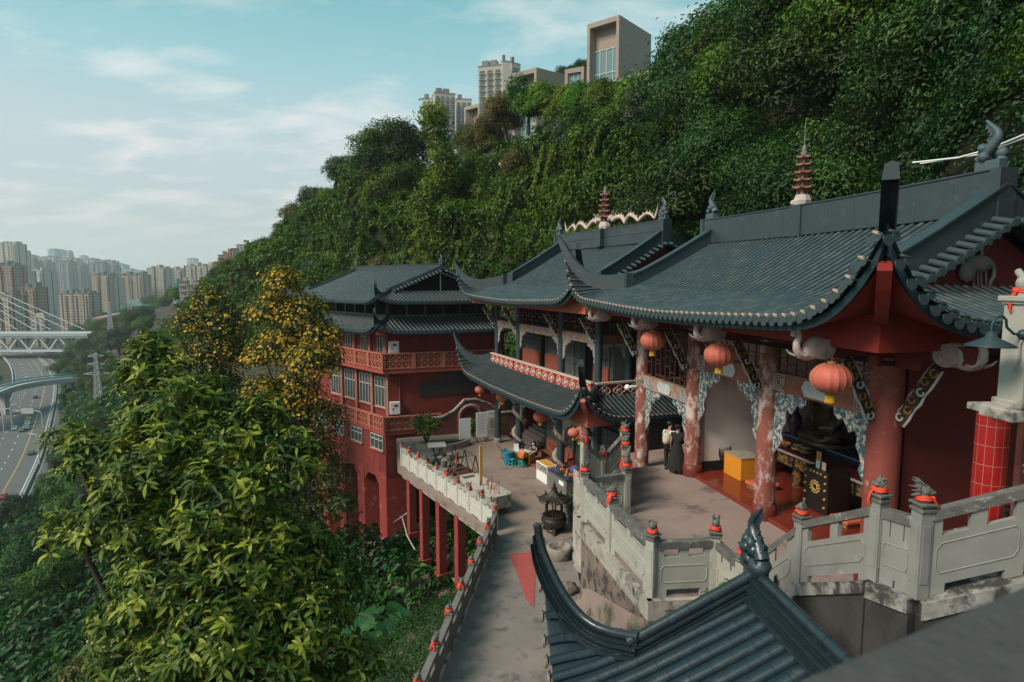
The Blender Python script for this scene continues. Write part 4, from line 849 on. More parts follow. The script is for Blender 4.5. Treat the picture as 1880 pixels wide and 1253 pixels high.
r2 = Roof(L2, -2.2, 14.25, -2.4, 10.9, 2.9, prof2, 1.75, (2.7, 3.0, 8.0, 0.16), dr=6.7, pitch=0.265)
b = MB()
for x in ('front', 'back', 'near', 'far'): r2.sheet(b, x)
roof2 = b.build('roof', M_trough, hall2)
for x in ('front', 'near', 'far'): tile_side(r2, roof2, x, 0.060, 5, 0.066)
b = MB(); [r2.fascia(b, x) for x in ('front', 'near', 'far')]; b.build('eave_board', M_fascia, roof2)
b = MB(); [r2.soffit(b, x) for x in ('front', 'near', 'far')]; b.build('soffit', M_soffit, roof2)
b = MB(); [r2.apron(b, x, 0.8, -1.55) for x in ('front', 'near', 'far')]; b.build('eave_apron', M_orange, roof2)
for (gu, du_) in ((0.7, -1), (11.7, 1)):
    b = MB(); vr = 4.25; va = 0.5
    for (v0_, sg) in ((va, 1), (8.0, -1)):
        pts = [(gu, v0_ + sg * q, prof2(2.9 + q)) for q in np.linspace(-0.4, 3.75, 8)]
        b2 = MB(); r2.sweep(b2, pts, 0.32, 0.66, cap=0.05); b2.box(L2(gu, v0_ - sg * .42, prof2(2.5) + .36), (.36, .24, .78), A2); b2.build('verge_ridge', M_ridge, roof2)
        b2 = MB()
        for i in range(14):
            q = 3.7 * (i + .5) / 14; c = V3(L2(gu + du_ * .15, v0_ + sg * q, prof2(2.9 + q) + .03)); b2.tube([c, c + D2u * du_ * .42 - UP * .1], .08, 7)
        b2.build('verge_tiles', M_drip, roof2)
    g = gu + (0.3 if du_ < 0 else -0.3); fr = [(va + q, prof2(2.9 + q)) for q in np.linspace(0, 3.75, 8)]
    b.prism([L2(g, va, prof2(2.9) - .3)] + [L2(g, v, z - .12) for v, z in fr] + [L2(g, 8.5 - v, z - .12) for v, z in fr[::-1]] + [L2(g, 8.0, prof2(2.9) - .3)], D2u * -du_ * .12)
    b.build('gable_wall', M_darkred, hall2)
for c in ((0, 0), (1, 0), (0, 1), (1, 1)):
    b = MB(); r2.hip(b, c, wd=0.26, h0=0.58, h1=0.50, tipout=0.15, tipup=0.45); b.build('hip_ridge', M_ridge, roof2)
b = MB(); r2.sweep(b, [(u, 4.25, ZR2 - .05 + .06 * abs((u - 6.4) / 5.8) ** 2.5) for u in np.linspace(.55, 12.2, 11)], .42, 1.0)
r2.sweep(b, [(u, 4.25, ZR2 + .5) for u in np.linspace(.6, 12.1, 2)], .47, .06); r2.sweep(b, [(u, 4.25, ZR2 + .95 + .06 * abs((u - 6.4) / 5.8) ** 2.5) for u in np.linspace(.5, 12.2, 11)], .48, .06)
b.box(L2(6.3, 4.25, ZR2 + .48), (.56, 1.0, 1.02), A2 + math.pi / 2)
for u in (.55, 12.2): b.box(L2(u, 4.25, ZR2 + .4), (.55, .26, 1.35), A2)
b.build('main_ridge', M_ridge, roof2)
for (u, d_) in ((.75, -1), (12.0, 1)):
    b = MB(); fish_tail(b, L2(u, 4.25, ZR2 + 1.02), D2u * d_, 0.95); b.build('ridge_ornament', M_fish, roof2)
pagoda(hall2, L2(6.3, 4.25, ZR2 + 1.0), 0.95, spire=False)
M_drag = mat('white_dragon_plaster', (0.58, 0.50, 0.44), (0.42, 0.26, 0.20), scale=9, rough=0.8, bump=.2)
for (s_, u_) in ((-1, 5.5), (1, 7.1)):                 # two dragons facing the little pagoda
    b = MB(); pts, rr = [], []
    for i in range(49):
        t = i / 48; u = u_ + s_ * 3.9 * t; z = ZR2 + 1.20 + (0.42 * abs(math.sin(t * 3.0 * math.pi)) * (1 - .25 * t)) + .25 * max(0, 1 - t * 7)
        pts.append(L2(u, 4.25 + .10 * math.sin(t * 9), z)); rr.append(.11 * (1 - t) ** .5 + .03)
    b.tube(pts, rr, 8)
    h = V3(pts[0]); b.ball(h + UP * .18 - D2u * s_ * .12, (.26, .16, .16), 10, 7, ax=(D2u, D2v, UP), jit=.06); b.ball(h + UP * .10 - D2u * s_ * .34, (.17, .11, .09), 8, 5, ax=(D2u, D2v, UP))
    for e in (-1, 1): b.tube([h + UP * .28 + D2v * .08 * e, h + UP * .48 + D2v * .14 * e + D2u * s_ * .2, h + UP * .56 + D2u * s_ * .32 + D2v * .12 * e], [.03, .022, .008], 5)
    for i in range(3, 46, 3):
        q = V3(pts[i]); b.prism([q + UP * rr[i] * .7 - D2u * .07, q + UP * (rr[i] + .12), q + UP * rr[i] * .7 + D2u * .07], D2v * .03)
    t_ = V3(pts[-1]); 
    for k in range(4): b.tube([t_, t_ + D2u * s_ * (.16 + .03 * k) + UP * (.16 + .09 * k), t_ + D2u * s_ * (.22 + .02 * k) + UP * (.28 + .14 * k)], [.07, .05, .01], 5)
    b.build('dragon', M_drag, hall2)
# the skirt roof round the first floor
ZE3 = -6.42
def prof3(d): return ZE3 + 0.80 * (d / 1.9) ** 1.12
r3 = Roof(L2, -2.2, 15.0, -2.2, 10.6, 1.9, prof3, 1.85, (2.6, 3.0, 7.0, 0.14), pitch=0.265)
b = MB()
for x in ('front', 'near', 'far'): r3.sheet(b, x)
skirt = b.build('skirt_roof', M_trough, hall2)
for x in ('front', 'near', 'far'): tile_side(r3, skirt, x, 0.060, 5, 0.066)
b = MB(); [r3.fascia(b, x, h=.26) for x in ('front', 'near', 'far')]; b.build('eave_board', M_fascia, skirt)
b = MB(); [r3.soffit(b, x, ins1=1.7) for x in ('front', 'near', 'far')]; b.build('soffit', M_soffit, skirt)
b = MB(); [r3.apron(b, x, 0.75, -6.75) for x in ('front', 'near', 'far')]; b.build('eave_apron', M_orange, skirt)
for c in ((0, 0), (1, 0)):
    b = MB(); r3.hip(b, c, wd=0.26, h0=0.50, h1=0.55, tipout=0.15, tipup=0.55, start=1.9); b.build('hip_ridge', M_ridge, skirt)
b = MB(); pts = [V3(L2(-2.2 + q, -2.2 + q, prof3(q) + 1.85 * r3.f(1.414 * q) - .40)) for q in np.linspace(.15, 1.2, 6)]
for p, q in zip(pts[:-1], pts[1:]): b.bar(p, q, .22, .24)
b.build('corner_rafter', mat('faded_pink_rafter', (0.45, .14, .12), scale=4), skirt)
# columns of both floors
C2 = [0.0, 3.75, 9.32, 12.87]; ZF2 = -5.62
M_blue = mat('blue_bracket', (0.05, 0.16, 0.26), (0.42, 0.36, 0.28), scale=7, rough=.7, ramp_w=.06)
for i, u in enumerate(C2):
    column(hall2, L2(u, 0, ZC), 0.22, 4.9, M_darkwood, mat('stone_drum', (0.30, 0.26, 0.23), scale=6), 0.35)
    column(hall2, L2(u, 0, ZF2), 0.19, 4.0, M_darkwood)
column(hall2, L2(0, 1.73, ZF2), 0.19, 4.0, M_darkwood); column(hall2, L2(0, 1.73, ZC), 0.2, 4.9, M_darkwood)
column(hall2, L2(0, 5.2, ZF2), 0.19, 4.0, M_darkwood); column(hall2, L2(0, 5.2, ZC), 0.2, 4.9, M_darkwood)
for u in C2: brace(hall2, L2(u, -.2, -3.0), L2(u, -1.0, -1.75), D2u, .30, 'painted_brace')
for u in C2: brace(hall2, L2(u, -.25, -7.7), L2(u, -.95, -6.75), D2u, .28, 'painted_brace')
def bay(p0, p1, zb, hb, along, nrm, lattop, mbeam, sw, sh):
    p0, p1 = V3(p0), V3(p1); ln = np.linalg.norm((p1 - p0)[:2]) - .36; d = unit((p1 - p0) * (1, 1, 0)); c = (p0 + p1) / 2; c = np.array([c[0], c[1], zb])
    b = MB(); b.obox(c, d * ln / 2, nrm * .07, UP * hb / 2); o = b.build('painted_beam', mbeam, hall2)
    for e in (-1, 1):
        b, t_ = MB(), MB(); spandrel(b, t_, c - e * d * ln / 2 - UP * hb / 2, e * d, nrm, sw, sh); o2 = b.build('carved_spandrel', M_spand2, hall2)
    if lattop:
        b = MB(); z0 = zb + hb / 2; n_ = max(3, int(ln / .42)); H = lattop - z0; q0 = c - d * ln / 2
        for k in range(n_ + 1): 
            for a_, z_ in ((z0, z0 + H * .45), (z0 + H * .45, lattop)):
                if k in (0, n_) or rnd.random() < .75: b.bar((q0 + d * ln * k / n_) * (1, 1, 0) + UP * a_, (q0 + d * ln * k / n_) * (1, 1, 0) + UP * z_, .04, .04, up=nrm)
        for k in range(n_):
            for z_ in (z0 + .04, z0 + H * (.3 + .2 * (k % 2)), z0 + H * (.7 - .15 * (k % 2)), lattop - .04):
                b.bar((q0 + d * ln * (k - .1) / n_) * (1, 1, 0) + UP * z_, (q0 + d * ln * (k + 1.1) / n_) * (1, 1, 0) + UP * z_, .04, .04)
        b.build('fretwork', M_lat, hall2)
for i in range(3):
    bay(L2(C2[i], 0, 0), L2(C2[i + 1], 0, 0), -2.92, .42, D2u, D2v, -1.66, M_pbeam, .85, 1.15)
    bay(L2(C2[i], 0, 0), L2(C2[i + 1], 0, 0), -7.35, .48, D2u, D2v, None, M_pbeam, 1.0, 1.3)
bay(L2(0, 0, 0), L2(0, 1.73, 0), -2.92, .42, D2v, D2u, -1.66, M_pbeam2, .6, .8); bay(L2(0, 1.73, 0), L2(0, 5.2, 0), -2.92, .42, D2v, D2u, -1.66, M_pbeam2, .6, .8)
# walls, doors, floors
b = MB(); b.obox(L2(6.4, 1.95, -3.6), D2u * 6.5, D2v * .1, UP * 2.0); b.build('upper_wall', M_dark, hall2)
b = MB(); b.obox(L2(.2, 5.5, -3.6), D2u * .1, D2v * 3.5, UP * 2.0); b.build('side_wall', mat('red_side_wall', (0.20, .05, .035), scale=2), hall2)
b = MB(); b.obox(L2(6.4, 4.2, ZF2 - .1), D2u * 6.7, D2v * 4.6, UP * .10); b.build('upper_floor', M_darkwood, hall2)
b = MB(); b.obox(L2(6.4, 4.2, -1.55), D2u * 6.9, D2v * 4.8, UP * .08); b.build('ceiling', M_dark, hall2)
b = MB(); b.obox(L2(4.9, 2.1, -8.6), D2u * 4.7, D2v * .12, UP * 2.75); b.build('lower_wall', M_darkwood, hall2)
b = MB(); b.obox(L2(.25, 6.0, -8.6), D2u * .12, D2v * 4.0, UP * 2.75); b.build('lower_side_wall', mat('mauve_grey_wall', (0.24, .19, .18), scale=1.2, rough=.9, c3=(.10, .08, .075), c3amt=.36), hall2)
b = MB(); b.obox(L2(12.9, 5.6, -8.0), D2u * .12, D2v * 3.5, UP * 3.2); b.obox(L2(10.9, 7.0, -8.0), D2u * 2.0, D2v * .1, UP * 3.2); b.build('stair_hall_wall', mat('stair_wall_red', (0.09, .02, .016)), hall2)
M_door = mat('grey_green_door', (0.11, 0.12, 0.115), (0.075, 0.085, 0.08), scale=7, rough=.7)
M_sill = mat('faded_sill_paint', (0.36, 0.10, 0.065), (0.28, 0.07, 0.045), scale=2)
def door(u0_, u1_, v, z0, z1, sill):
    c = (u0_ + u1_) / 2; b = MB(); b.obox(L2(c, v, (z0 + z1) / 2), D2u * (u1_ - u0_) / 2, D2v * .04, UP * (z1 - z0) / 2); o = b.build('lattice_door' if not sill else 'lattice_window', M_door, hall2)
    b = MB(); n_ = max(2, int((u1_ - u0_) / .35))
    for k in range(n_ + 1):
        u = u0_ + (u1_ - u0_) * k / n_; b.obox(L2(u, v - .06, (z0 + z1) / 2), D2u * .03, D2v * .03, UP * (z1 - z0) / 2)
    for z in np.linspace(z0, z1, 6): b.obox(L2(c, v - .06, z), D2u * (u1_ - u0_) / 2, D2v * .03, UP * .03)
    for k in range(n_):
        for j in (1, 3):
            z = z0 + (z1 - z0) * (j + .5) / 5; u = u0_ + (u1_ - u0_) * (k + .5) / n_
            ring = [L2(u + .11 * x, v - .055, z + .13 * y) for x, y in ((1, 0), (.3, .3), (0, 1), (-.3, .3), (-1, 0), (-.3, -.3), (0, -1), (.3, -.3), (1, 0))]; b.tube(ring, .016, 4, smooth=False)
    b.build('lattice', mat('worn_lattice', (0.19, .19, .175), (.10, .105, .10), scale=9), o)
    if sill:
        b = MB(); b.obox(L2(c, v - .05, z0 - .52), D2u * (u1_ - u0_) / 2, D2v * .07, UP * .48); b.build('red_sill_panel', M_sill, hall2)
for (a, c_, s_) in ((.5, 1.5, False), (1.7, 3.2, True), (4.2, 5.2, False), (5.4, 6.4, False), (7.0, 9.0, True), (9.7, 12.4, True)):
    door(a, c_, 1.78, -5.5 if not s_ else -4.6, -3.2, s_)
for (a, c_, s_) in ((1.0, 3.2, True), (5.6, 7.2, True), (4.2, 5.2, False), (7.5, 9.0, True)):
    door(a, c_, 1.93, ZC + .1 if not s_ else ZC + 1.15, -8.0, s_)
b = MB()
for v in (.4, 1.4, 2.4, 3.4): b.obox(L2(-.02 + .1, v + .9, -4.4), D2u * .04, D2v * .4, UP * .9)
b.build('side_door_panel', M_door, hall2)
# the red balustrade with white tracery on the upper floor
def tracery(par, p0, p1, z0, z1, nrm, k, mred, mwht, wr=.03):
    p0, p1 = V3(p0), V3(p1); d = p1 - p0; ln = np.linalg.norm(d[:2]); d = unit(d * (1, 1, 0)); c = (p0 + p1) / 2
    b = MB(); b.obox((c[0], c[1], (z0 + z1) / 2), d * ln / 2, nrm * .05, UP * (z1 - z0) / 2); o = b.build('balustrade', mred, par)
    b = MB(); b.obox((c[0], c[1], z1 + .04), d * (ln / 2 + .04), nrm * .10, UP * .045); b.obox((c[0], c[1], z0 + .03), d * (ln / 2), nrm * .075, UP * .03)
    st_ = ln / k; hh = (z1 - z0) * .36
    for i in range(k):
        q = p0 * (1, 1, 0) + d * st_ * (i + .5) + UP * (z0 + z1) / 2
        ring = [q - nrm * .065 + d * st_ * .40 * x + UP * hh * y for x, y in ((1, 0), (.75, .5), (.35, .5), (.35, .95), (0, 1.05), (-.35, .95), (-.35, .5), (-.75, .5), (-1, 0), (-.75, -.5), (-.35, -.5), (-.35, -.95), (.35, -.95), (.35, -.5), (.75, -.5), (1, 0))]
        b.tube(ring, wr, 4, smooth=False)
        b.ball(q - nrm * .06, (st_ * .22, .03, hh * .45), 6, 4, ax=(d, nrm, UP), jit=.15)
    b.build('white_tracery', mwht, o); return o
M_rbal = mat('bright_red_panel', (0.42, 0.03, 0.028), (0.32, 0.024, 0.022), scale=3, rough=.6)
M_trac = mat('cream_tracery', (0.58, 0.50, 0.42), (0.45, 0.33, 0.26), scale=9, rough=.8)
for i in range(3): tracery(hall2, L2(C2[i] + .05, -.32, 0), L2(C2[i + 1] + (.25 if i == 2 else -.05), -.32, 0), -5.68, -5.02, D2v, (5, 7, 5)[i], M_rbal, M_trac)
tracery(hall2, L2(-.32, -.3, 0), L2(-.32, 6.5, 0), -5.68, -5.02, D2u, 8, mat('dull_red_panel', (0.30, .035, .03)), M_trac)
# dragons coiled round two of the lower columns
for u in (3.75, 9.32):
    b = MB(); pts, rr = [], []
    for i in range(70):
        t = i / 69; an = 1.2 + t * 13.5; r = .34 - .05 * t; c = L2(u, 0, ZC + .6 + 3.2 * t)
        pts.append(c + D2u * r * math.cos(an) + D2v * r * math.sin(an)); rr.append(.07 + .09 * math.sin(math.pi * min(1, t * 1.1)) )
    b.tube(pts, rr, 8); h = V3(pts[-1]); b.ball(h + UP * .1 - D2v * .12, (.2, .26, .18), 10, 7, ax=(D2u, D2v, UP), jit=.08)
    for k in range(10):
        a = rnd.uniform(0, 6.28); b.tube([h, h + V3((math.cos(a) * .3, math.sin(a) * .3, rnd.uniform(-.05, .4)))], [.07, .01], 5)
    for k in range(3, 66, 4):
        q = V3(pts[k]); c = L2(u, 0, q[2]); o_ = unit((q - c)); b.prism([q + o_ * rr[k] * .6 - UP * .08, q + o_ * (rr[k] + .13), q + o_ * rr[k] * .6 + UP * .08], unit(np.cross(o_, UP)) * .03)
    b.build('coiled_dragon', M_spand2 if False else mat('painted_dragon', (0.36, .30, .25), (.22, .13, .10), scale=7, rough=.75, c3=(.14, .19, .22), c3amt=.42, c3scale=6), hall2)
# the stair inside the far bay
b = MB()
for k in range(14): b.obox(L2(11.1, 1.2 + .30 * k, ZC + .09 + .19 * k), D2u * 1.55, D2v * .15, UP * (.095 + .0 * k)); b.obox(L2(11.1, 1.36 + .30 * k, ZC + .09 + .19 * k - .3), D2u * 1.55, D2v * .02, UP * .40)
b.build('staircase', mat('stair_stone', (0.12, 0.105, 0.095), (.07, .062, .056), scale=4, rough=.9), hall2)
# paper notices in the windows
for (u, z, c_, w_, h_) in ((7.9, -8.55, (0.62, .33, .04), .42, .62), (7.2, -8.6, (.55, .58, .58), .40, .66), (5.0, -9.0, (.62, .15, .03), .34, .85)):
    b = MB(); b.obox(L2(u, 1.84, z), D2u * w_ / 2, D2v * .012, UP * h_ / 2); b.build('notice', mat('notice_%d' % int(c_[1] * 100), c_, scale=5), hall2)
# ------------------------------------------------------------------ courtyard, path and terrace
M_pave = mat('courtyard_concrete', (0.30, 0.225, 0.185), (0.22, 0.165, 0.135), scale=0.55, rough=0.85, c3=(0.14, 0.105, 0.088), c3amt=0.37, c3scale=0.9, bump=0.08, bscale=30)
M_path = mat('path_concrete', (0.25, 0.215, 0.19), (0.17, 0.15, 0.135), scale=0.7, rough=0.9, c3=(0.12, 0.105, 0.095), c3amt=0.40, c3scale=1.6, bump=0.12, bscale=40)
M_slab = mat('lichened_slab', (0.46, 0.43, 0.37), (0.25, 0.22, 0.19), scale=2.4, rough=0.9, c3=(0.06, 0.055, 0.05), c3amt=0.43, c3scale=2.2, bump=0.2, bscale=12)
def slab(name, poly, zt, th, m, kind='structure'):
    b = MB(); b.prism([(x, y, zt - th) for x, y in poly], (0, 0, th)); o = b.build(name, m); o['kind'] = kind; return o
RAIL0, RAIL1, PATHE = np.array([-6.67, 35.4]), np.array([-.73, 25.9]), np.array([-2.35, 14.0])
slab('courtyard', [tuple(RAIL0 + (-.25, -.1)), tuple(RAIL1 + (-.22, -.1)), (2.2, 24.9), (5.2, 27.0), (5.5, 30), (-.5, 42.5), (-3.2, 43.4), (-8.2, 41.6)], ZC, 0.42, M_pave)
slab('path', [tuple(RAIL1 + (-.22, -.1)), (-2.58, 14.0), (-3.1, 9.0), (2.6, 9.0), (2.4, 14), (2.6, 25.2)], ZC - 0.012, 0.42, M_path)
b = MB(); b.prism([(G(935, 1018, ZC)[0], G(935, 1018, ZC)[1], ZC - .008), (*G(985, 1012, ZC)[:2], ZC - .008), (.75, 19.5, ZC - .008), (*G(966, 1100, ZC)[:2], ZC - .008)], (0, 0, .012))
struct(b.build('red_path_marking', mat('red_path_paint', (0.40, 0.085, 0.07), (0.33, 0.07, 0.06), scale=4, rough=.8)))
b = MB(); b.prism([L2(3.2, -.2, ZC - .02), L2(3.2, 2.2, ZC - .02), L2(9.5, 2.2, ZC - .02), L2(9.5, -.2, ZC - .02)], (0, 0, .15)); struct(b.build('red_porch_floor', mat('porch_tiles', (0.26, .09, .07), scale=3)))
# edge beam and red piers under the courtyard
M_pier = mat('red_pier', (0.29, 0.042, 0.034), (0.23, 0.033, 0.028), scale=1.4, rough=.8, c3=(0.40, .18, .15), c3amt=.37, c3scale=1.3)
for i, (px, py, pb) in enumerate(((752, 835, 975), (775, 855, 1028), (805, 885, 1055), (839, 915, 1092), (893, 960, 1000))):
    d = RAIL1 - RAIL0; k = (px - CX) / F / .96; t = (RAIL0[0] - k * RAIL0[1]) / (k * d[1] - d[0]); p = RAIL0 + d * t + (.15, .1)
    zb = -(pb - HY) / 1106 * p[1] - .8
    pr = thing('concrete_pier', ('red concrete pier under the courtyard edge, nearest the red building', 'second red pier under the courtyard edge from the red building', 'red pier under the middle of the courtyard edge, foot in ground cover', 'longest red pier under the courtyard edge, below the stone trough', 'short red pier half hidden where the courtyard railing meets the path')[i], 'pier', (p[0], p[1], zb), math.atan2(d[1], d[0]), 'red piers under the courtyard')
    b = MB(); hz = ZC - .42 - zb; b.box((0, 0, hz / 2), (.42, .46, hz)); b.box((0, 0, .05), (.6, .62, .35)); b.build('shaft', M_pier, pr, world=False, bevel=.015)
b = MB(); b.prism([(*RAIL0, ZC - .75), (*RAIL1, ZC - .75), (*(RAIL1 + (.3, .2)), ZC - .75), (*(RAIL0 + (.3, .2)), ZC - .75)], (0, 0, .32)); o = b.build('edge_beam', M_slab); tag(o, 'stained concrete beam along the courtyard edge above the red piers', 'beam')
# terrace
PA, PL = np.array([2.98, 12.22]), np.array([2.06, 16.35])
M_terr = mat('terrace_concrete', (0.33, 0.245, 0.215), (0.25, 0.185, 0.16), scale=0.6, rough=.8, c3=(0.15, 0.11, 0.10), c3amt=.40, c3scale=1.0, bump=.06, bscale=30)
slab('terrace', [(2.9, 12.05), (1.92, 16.5), (3.3, 16.85), (4.05, 20.95), (6.2, 21.6), (14.5, 21.0), (16, 11), (10, 9.0), (6.0, 11.2), (4.6, 12.15)], ZT, 0.4, M_terr)
slab('landing', [(4.35, 20.9), (4.45, 25.8), (10, 28), (10, 20.2), (6.2, 21.0)], -7.7, .3, M_terr)
b = MB(); b.prism([(2.72, 21.72, ZC), (3.42, 22.05, ZC), (4.4, 22.55, ZC), (4.4, 22.55, -7.05), (3.42, 22.05, -7.85), (2.72, 21.72, -7.25)], (-.35, .75, 0)); o = b.build('stair_block', M_slab); tag(o, 'pale concrete stair block under the V shaped railing by the shop', 'stair')
M_rubble = mat('rubble_wall', (0.26, 0.19, 0.165), (0.14, 0.105, 0.092), scale=2.6, rough=.95, c3=(0.05, .045, .04), c3amt=.45, c3scale=3.4, bump=.5, bscale=6)
rw = thing('retaining_wall', 'lichened rubble retaining wall carrying the terrace and its white balustrade', 'wall', (2.6, 14, ZC))
b = MB()
def wallstrip(mb, pts, zt, zb, th, lean=.0):
    for p, q in zip(pts[:-1], pts[1:]):
        p, q = np.array(p, float), np.array(q, float); d = unit((*(q - p), 0)); n_ = np.cross(d, UP) * th
        mb.prism([(*p, zb), (*q, zb), (*q, zt), (*p, zt)], n_)
wallstrip(b, [(4.5, 12.4), (2.95, 12.3), (1.98, 16.5), (3.3, 17.0), (4.0, 21.0)][::-1], ZT - .42, ZC - .6, -.35)
b.build('rubble_face', M_rubble, rw)
b = MB(); wallstrip(b, [(4.62, 12.10), (2.86, 11.98), (1.84, 16.55), (3.3, 16.95)][::-1], ZT + .02, ZT - .43, -.12); b.build('slab_edge', M_slab, rw)
# the sloping concrete apron at the foot of the terrace corner
P = []
for t in np.linspace(0, 1, 12):
    a = np.array([4.8, 11.9, -7.3]) * max(0, 1 - t * 2.2) + np.array([2.9, 12.4, -7.35]) * (1 - abs(t * 2.2 - 1) if t < .91 / 1 else 0) if False else None
    up_ = np.array([np.interp(t, [0, .35, .8, 1], [5.2, 2.8, 2.0, 1.9]), np.interp(t, [0, .35, .8, 1], [11.6, 12.5, 16.2, 18.0]), np.interp(t, [0, .35, .8, 1], [-7.3, -7.4, -8.6, -10.9])])
    lo = np.array([np.interp(t, [0, .35, 1], [3.2, 1.0, 1.25]), np.interp(t, [0, .35, 1], [8.5, 10.5, 18.4]), ZC - .05])
    P.append([up_ + (lo - up_) * s_ + UP * (.18 * math.sin(s_ * 3 + t * 9) * s_ * (1 - s_) * 2) for s_ in np.linspace(0, 1, 8)])
b = MB(); b.grid(P, 0, True); struct(b.build('concrete_slope', mat('bare_slope', (0.30, .215, .18), (.22, .16, .13), scale=1.2, rough=.95, c3=(.07, .075, .045), c3amt=.42, c3scale=1.1, bump=.25, bscale=8)))
for i, (x, y, z, s_) in enumerate(((1.75, 18.6, -11.0, .45), (1.35, 17.4, -11.15, .3), (1.9, 17.2, -10.3, .5), (1.7, 19.6, -11.1, .35), (2.0, 20.6, -11.1, .4))):
    b = MB(); b.ball((x, y, z), (s_, s_ * .8, s_ * .6), 10, 7, jit=.18); tag(b.build('boulder', M_rubble), 'rough mossy rock at the foot of the terrace wall', 'rock', 'mossy rocks at the foot of the terrace wall')

# ------------------------------------------------------------------ stone balustrades with carved heads and red ribbons
def head(mb, c, kind, s_=1.0, yaw=0.0):
    f = np.array([math.cos(yaw), math.sin(yaw), 0]); sd_ = np.array([-f[1], f[0], 0]); A = (f, sd_, UP)
    q = lambda x, y, z: V3(c) + s_ * (f * x + sd_ * y + UP * z)
    mb.lathe([(.105 * s_, 0), (.12 * s_, .05 * s_), (.085 * s_, .10 * s_), (.09 * s_, .17 * s_)], c, 10)
    mb.ball(q(0, 0, .24), (.125 * s_, .11 * s_, .12 * s_), 10, 7, ax=A, jit=.04); mb.ball(q(.10, 0, .21), (.09 * s_, .07 * s_, .065 * s_), 8, 6, ax=A, jit=.04)
    if kind == 0:      # long ears
        for e in (-1, 1): mb.tube([q(-.02, .05 * e, .32), q(-.07, .075 * e, .42), q(-.10, .06 * e, .50)], [.035 * s_, .04 * s_, .012 * s_], 6)
    elif kind == 1:    # round ears
        for e in (-1, 1): mb.ball(q(-.03, .10 * e, .34), (.02 * s_, .05 * s_, .05 * s_), 8, 5, ax=A)
        mb.tube([q(.15, 0, .20), q(.22, 0, .19)], [.04 * s_, .015 * s_], 6)
    elif kind == 2:    # mane of spikes
        for k in range(16):
            a = rnd.uniform(0, 6.28); r = rnd.uniform(.7, 1.2); mb.tube([q(-.06 + .05 * math.cos(a), .09 * math.cos(a), .26 + .09 * math.sin(a)), q(-.20 * r, .13 * math.cos(a), .28 + .17 * math.sin(a))], [.035 * s_, .006 * s_], 5)
        for e in (-1, 1): mb.tube([q(0, .05 * e, .34), q(-.10, .09 * e, .44), q(-.2, .09 * e, .46)], [.025 * s_, .018 * s_, .006 * s_], 5)
        mb.ball(q(.16, 0, .21), (.05 * s_, .06 * s_, .03 * s_), 7, 5, ax=A)
    elif kind == 3:    # curled fleece
        for k in range(24):
            a, z = rnd.uniform(0, 6.28), rnd.uniform(.15, .36); mb.ball(q(.10 * math.cos(a), .10 * math.sin(a), z), .035 * s_, 6, 4)
    else:              # horns and muzzle
        for e in (-1, 1): mb.tube([q(0, .08 * e, .32), q(-.03, .15 * e, .38), q(.03, .17 * e, .44)], [.03 * s_, .022 * s_, .006 * s_], 6); mb.ball(q(-.02, .12 * e, .27), (.02 * s_, .05 * s_, .03 * s_), 6, 4, ax=A)
    for e in (-1, 1): mb.ball(q(.11, .05 * e, .27), .018 * s_, 6, 4)
def ribbon(mb, c, s_=1.0, yaw=0.0):
    f = np.array([math.cos(yaw), math.sin(yaw), 0]); sd_ = np.array([-f[1], f[0], 0])
    q = lambda x, y, z: V3(c) + s_ * (f * x + sd_ * y + UP * z)
    for (z, r) in ((.07, .125), (.115, .12)):
        mb.tube([q(r * math.cos(t), r * math.sin(t), z + .012 * math.sin(3 * t)) for t in np.linspace(0, 2 * math.pi, 15)], .034 * s_, 6, caps=False)
    k = rnd.randint(2, 4)
    for i in range(k):
        a = rnd.uniform(-.9, .9); ln = rnd.uniform(.16, .40); r = .15; p = q(r * math.cos(a), r * math.sin(a), .09); o_ = V3((math.cos(a + yaw), math.sin(a + yaw), 0)); wd = unit(np.cross(o_, UP)) * .028 * s_
        rows = []
        for j in range(5):
            u = j / 4; e = p + s_ * (o_ * (.05 * math.sin(u * 2.6) + .05 * u) - UP * ln * u ** 1.2) + wd * rnd.uniform(-.5, .5); rows.append([e - wd, e + o_ * .012, e + wd])
        mb.grid(rows, 0, True); mb.grid([[x - o_ * .006 for x in r_] for r_ in rows], 0, True, True)
    mb.ball(q(.14, .0, .10), (.06 * s_, .07 * s_, .05 * s_), 8, 5, jit=.2)
def post(par, p, z, h, wd, yaw, kind, s_=1.0, m=None, mcap=None, statue=True, hy=None):
    ca, sa = math.cos(yaw), math.sin(yaw); b = MB(); b.box((p[0], p[1], z + h / 2), (wd, wd, h), yaw)
    for e in (-1, 1):
        for ax in (0, 1): 
            o_ = V3((ca, sa, 0)) if ax == 0 else V3((-sa, ca, 0)); sd_ = np.cross(o_, UP)
            b.obox(V3((p[0], p[1], z + h * .52)) + o_ * e * (wd / 2 + .004), sd_ * wd * .33, o_ * .006, UP * h * .34)
    o = b.build('post', m or M_conc, par, bevel=.012)
    b = MB(); b.box((p[0], p[1], z + h + .025), (wd + .05, wd + .05, .05), yaw); b.box((p[0], p[1], z + h + .075), (wd + .0, wd + .0, .05), yaw); b.box((p[0], p[1], z + h + .115), (wd + .07, wd + .07, .04), yaw); b.build('cap', mcap or M_concd, o, bevel=.01)
    if statue:
        hy = yaw + rnd.choice((0, 1.57, -1.57, 3.14)) + rnd.uniform(-.3, .3) if hy is None else hy
        s_ = s_ * .68; b = MB(); head(b, (p[0], p[1], z + h + .13), kind, s_, hy); b.build('animal_head', M_stone, o)
        b = MB(); ribbon(b, (p[0], p[1], z + h + .13), s_, hy); b.build('ribbon', M_ribbon, o)
    return o
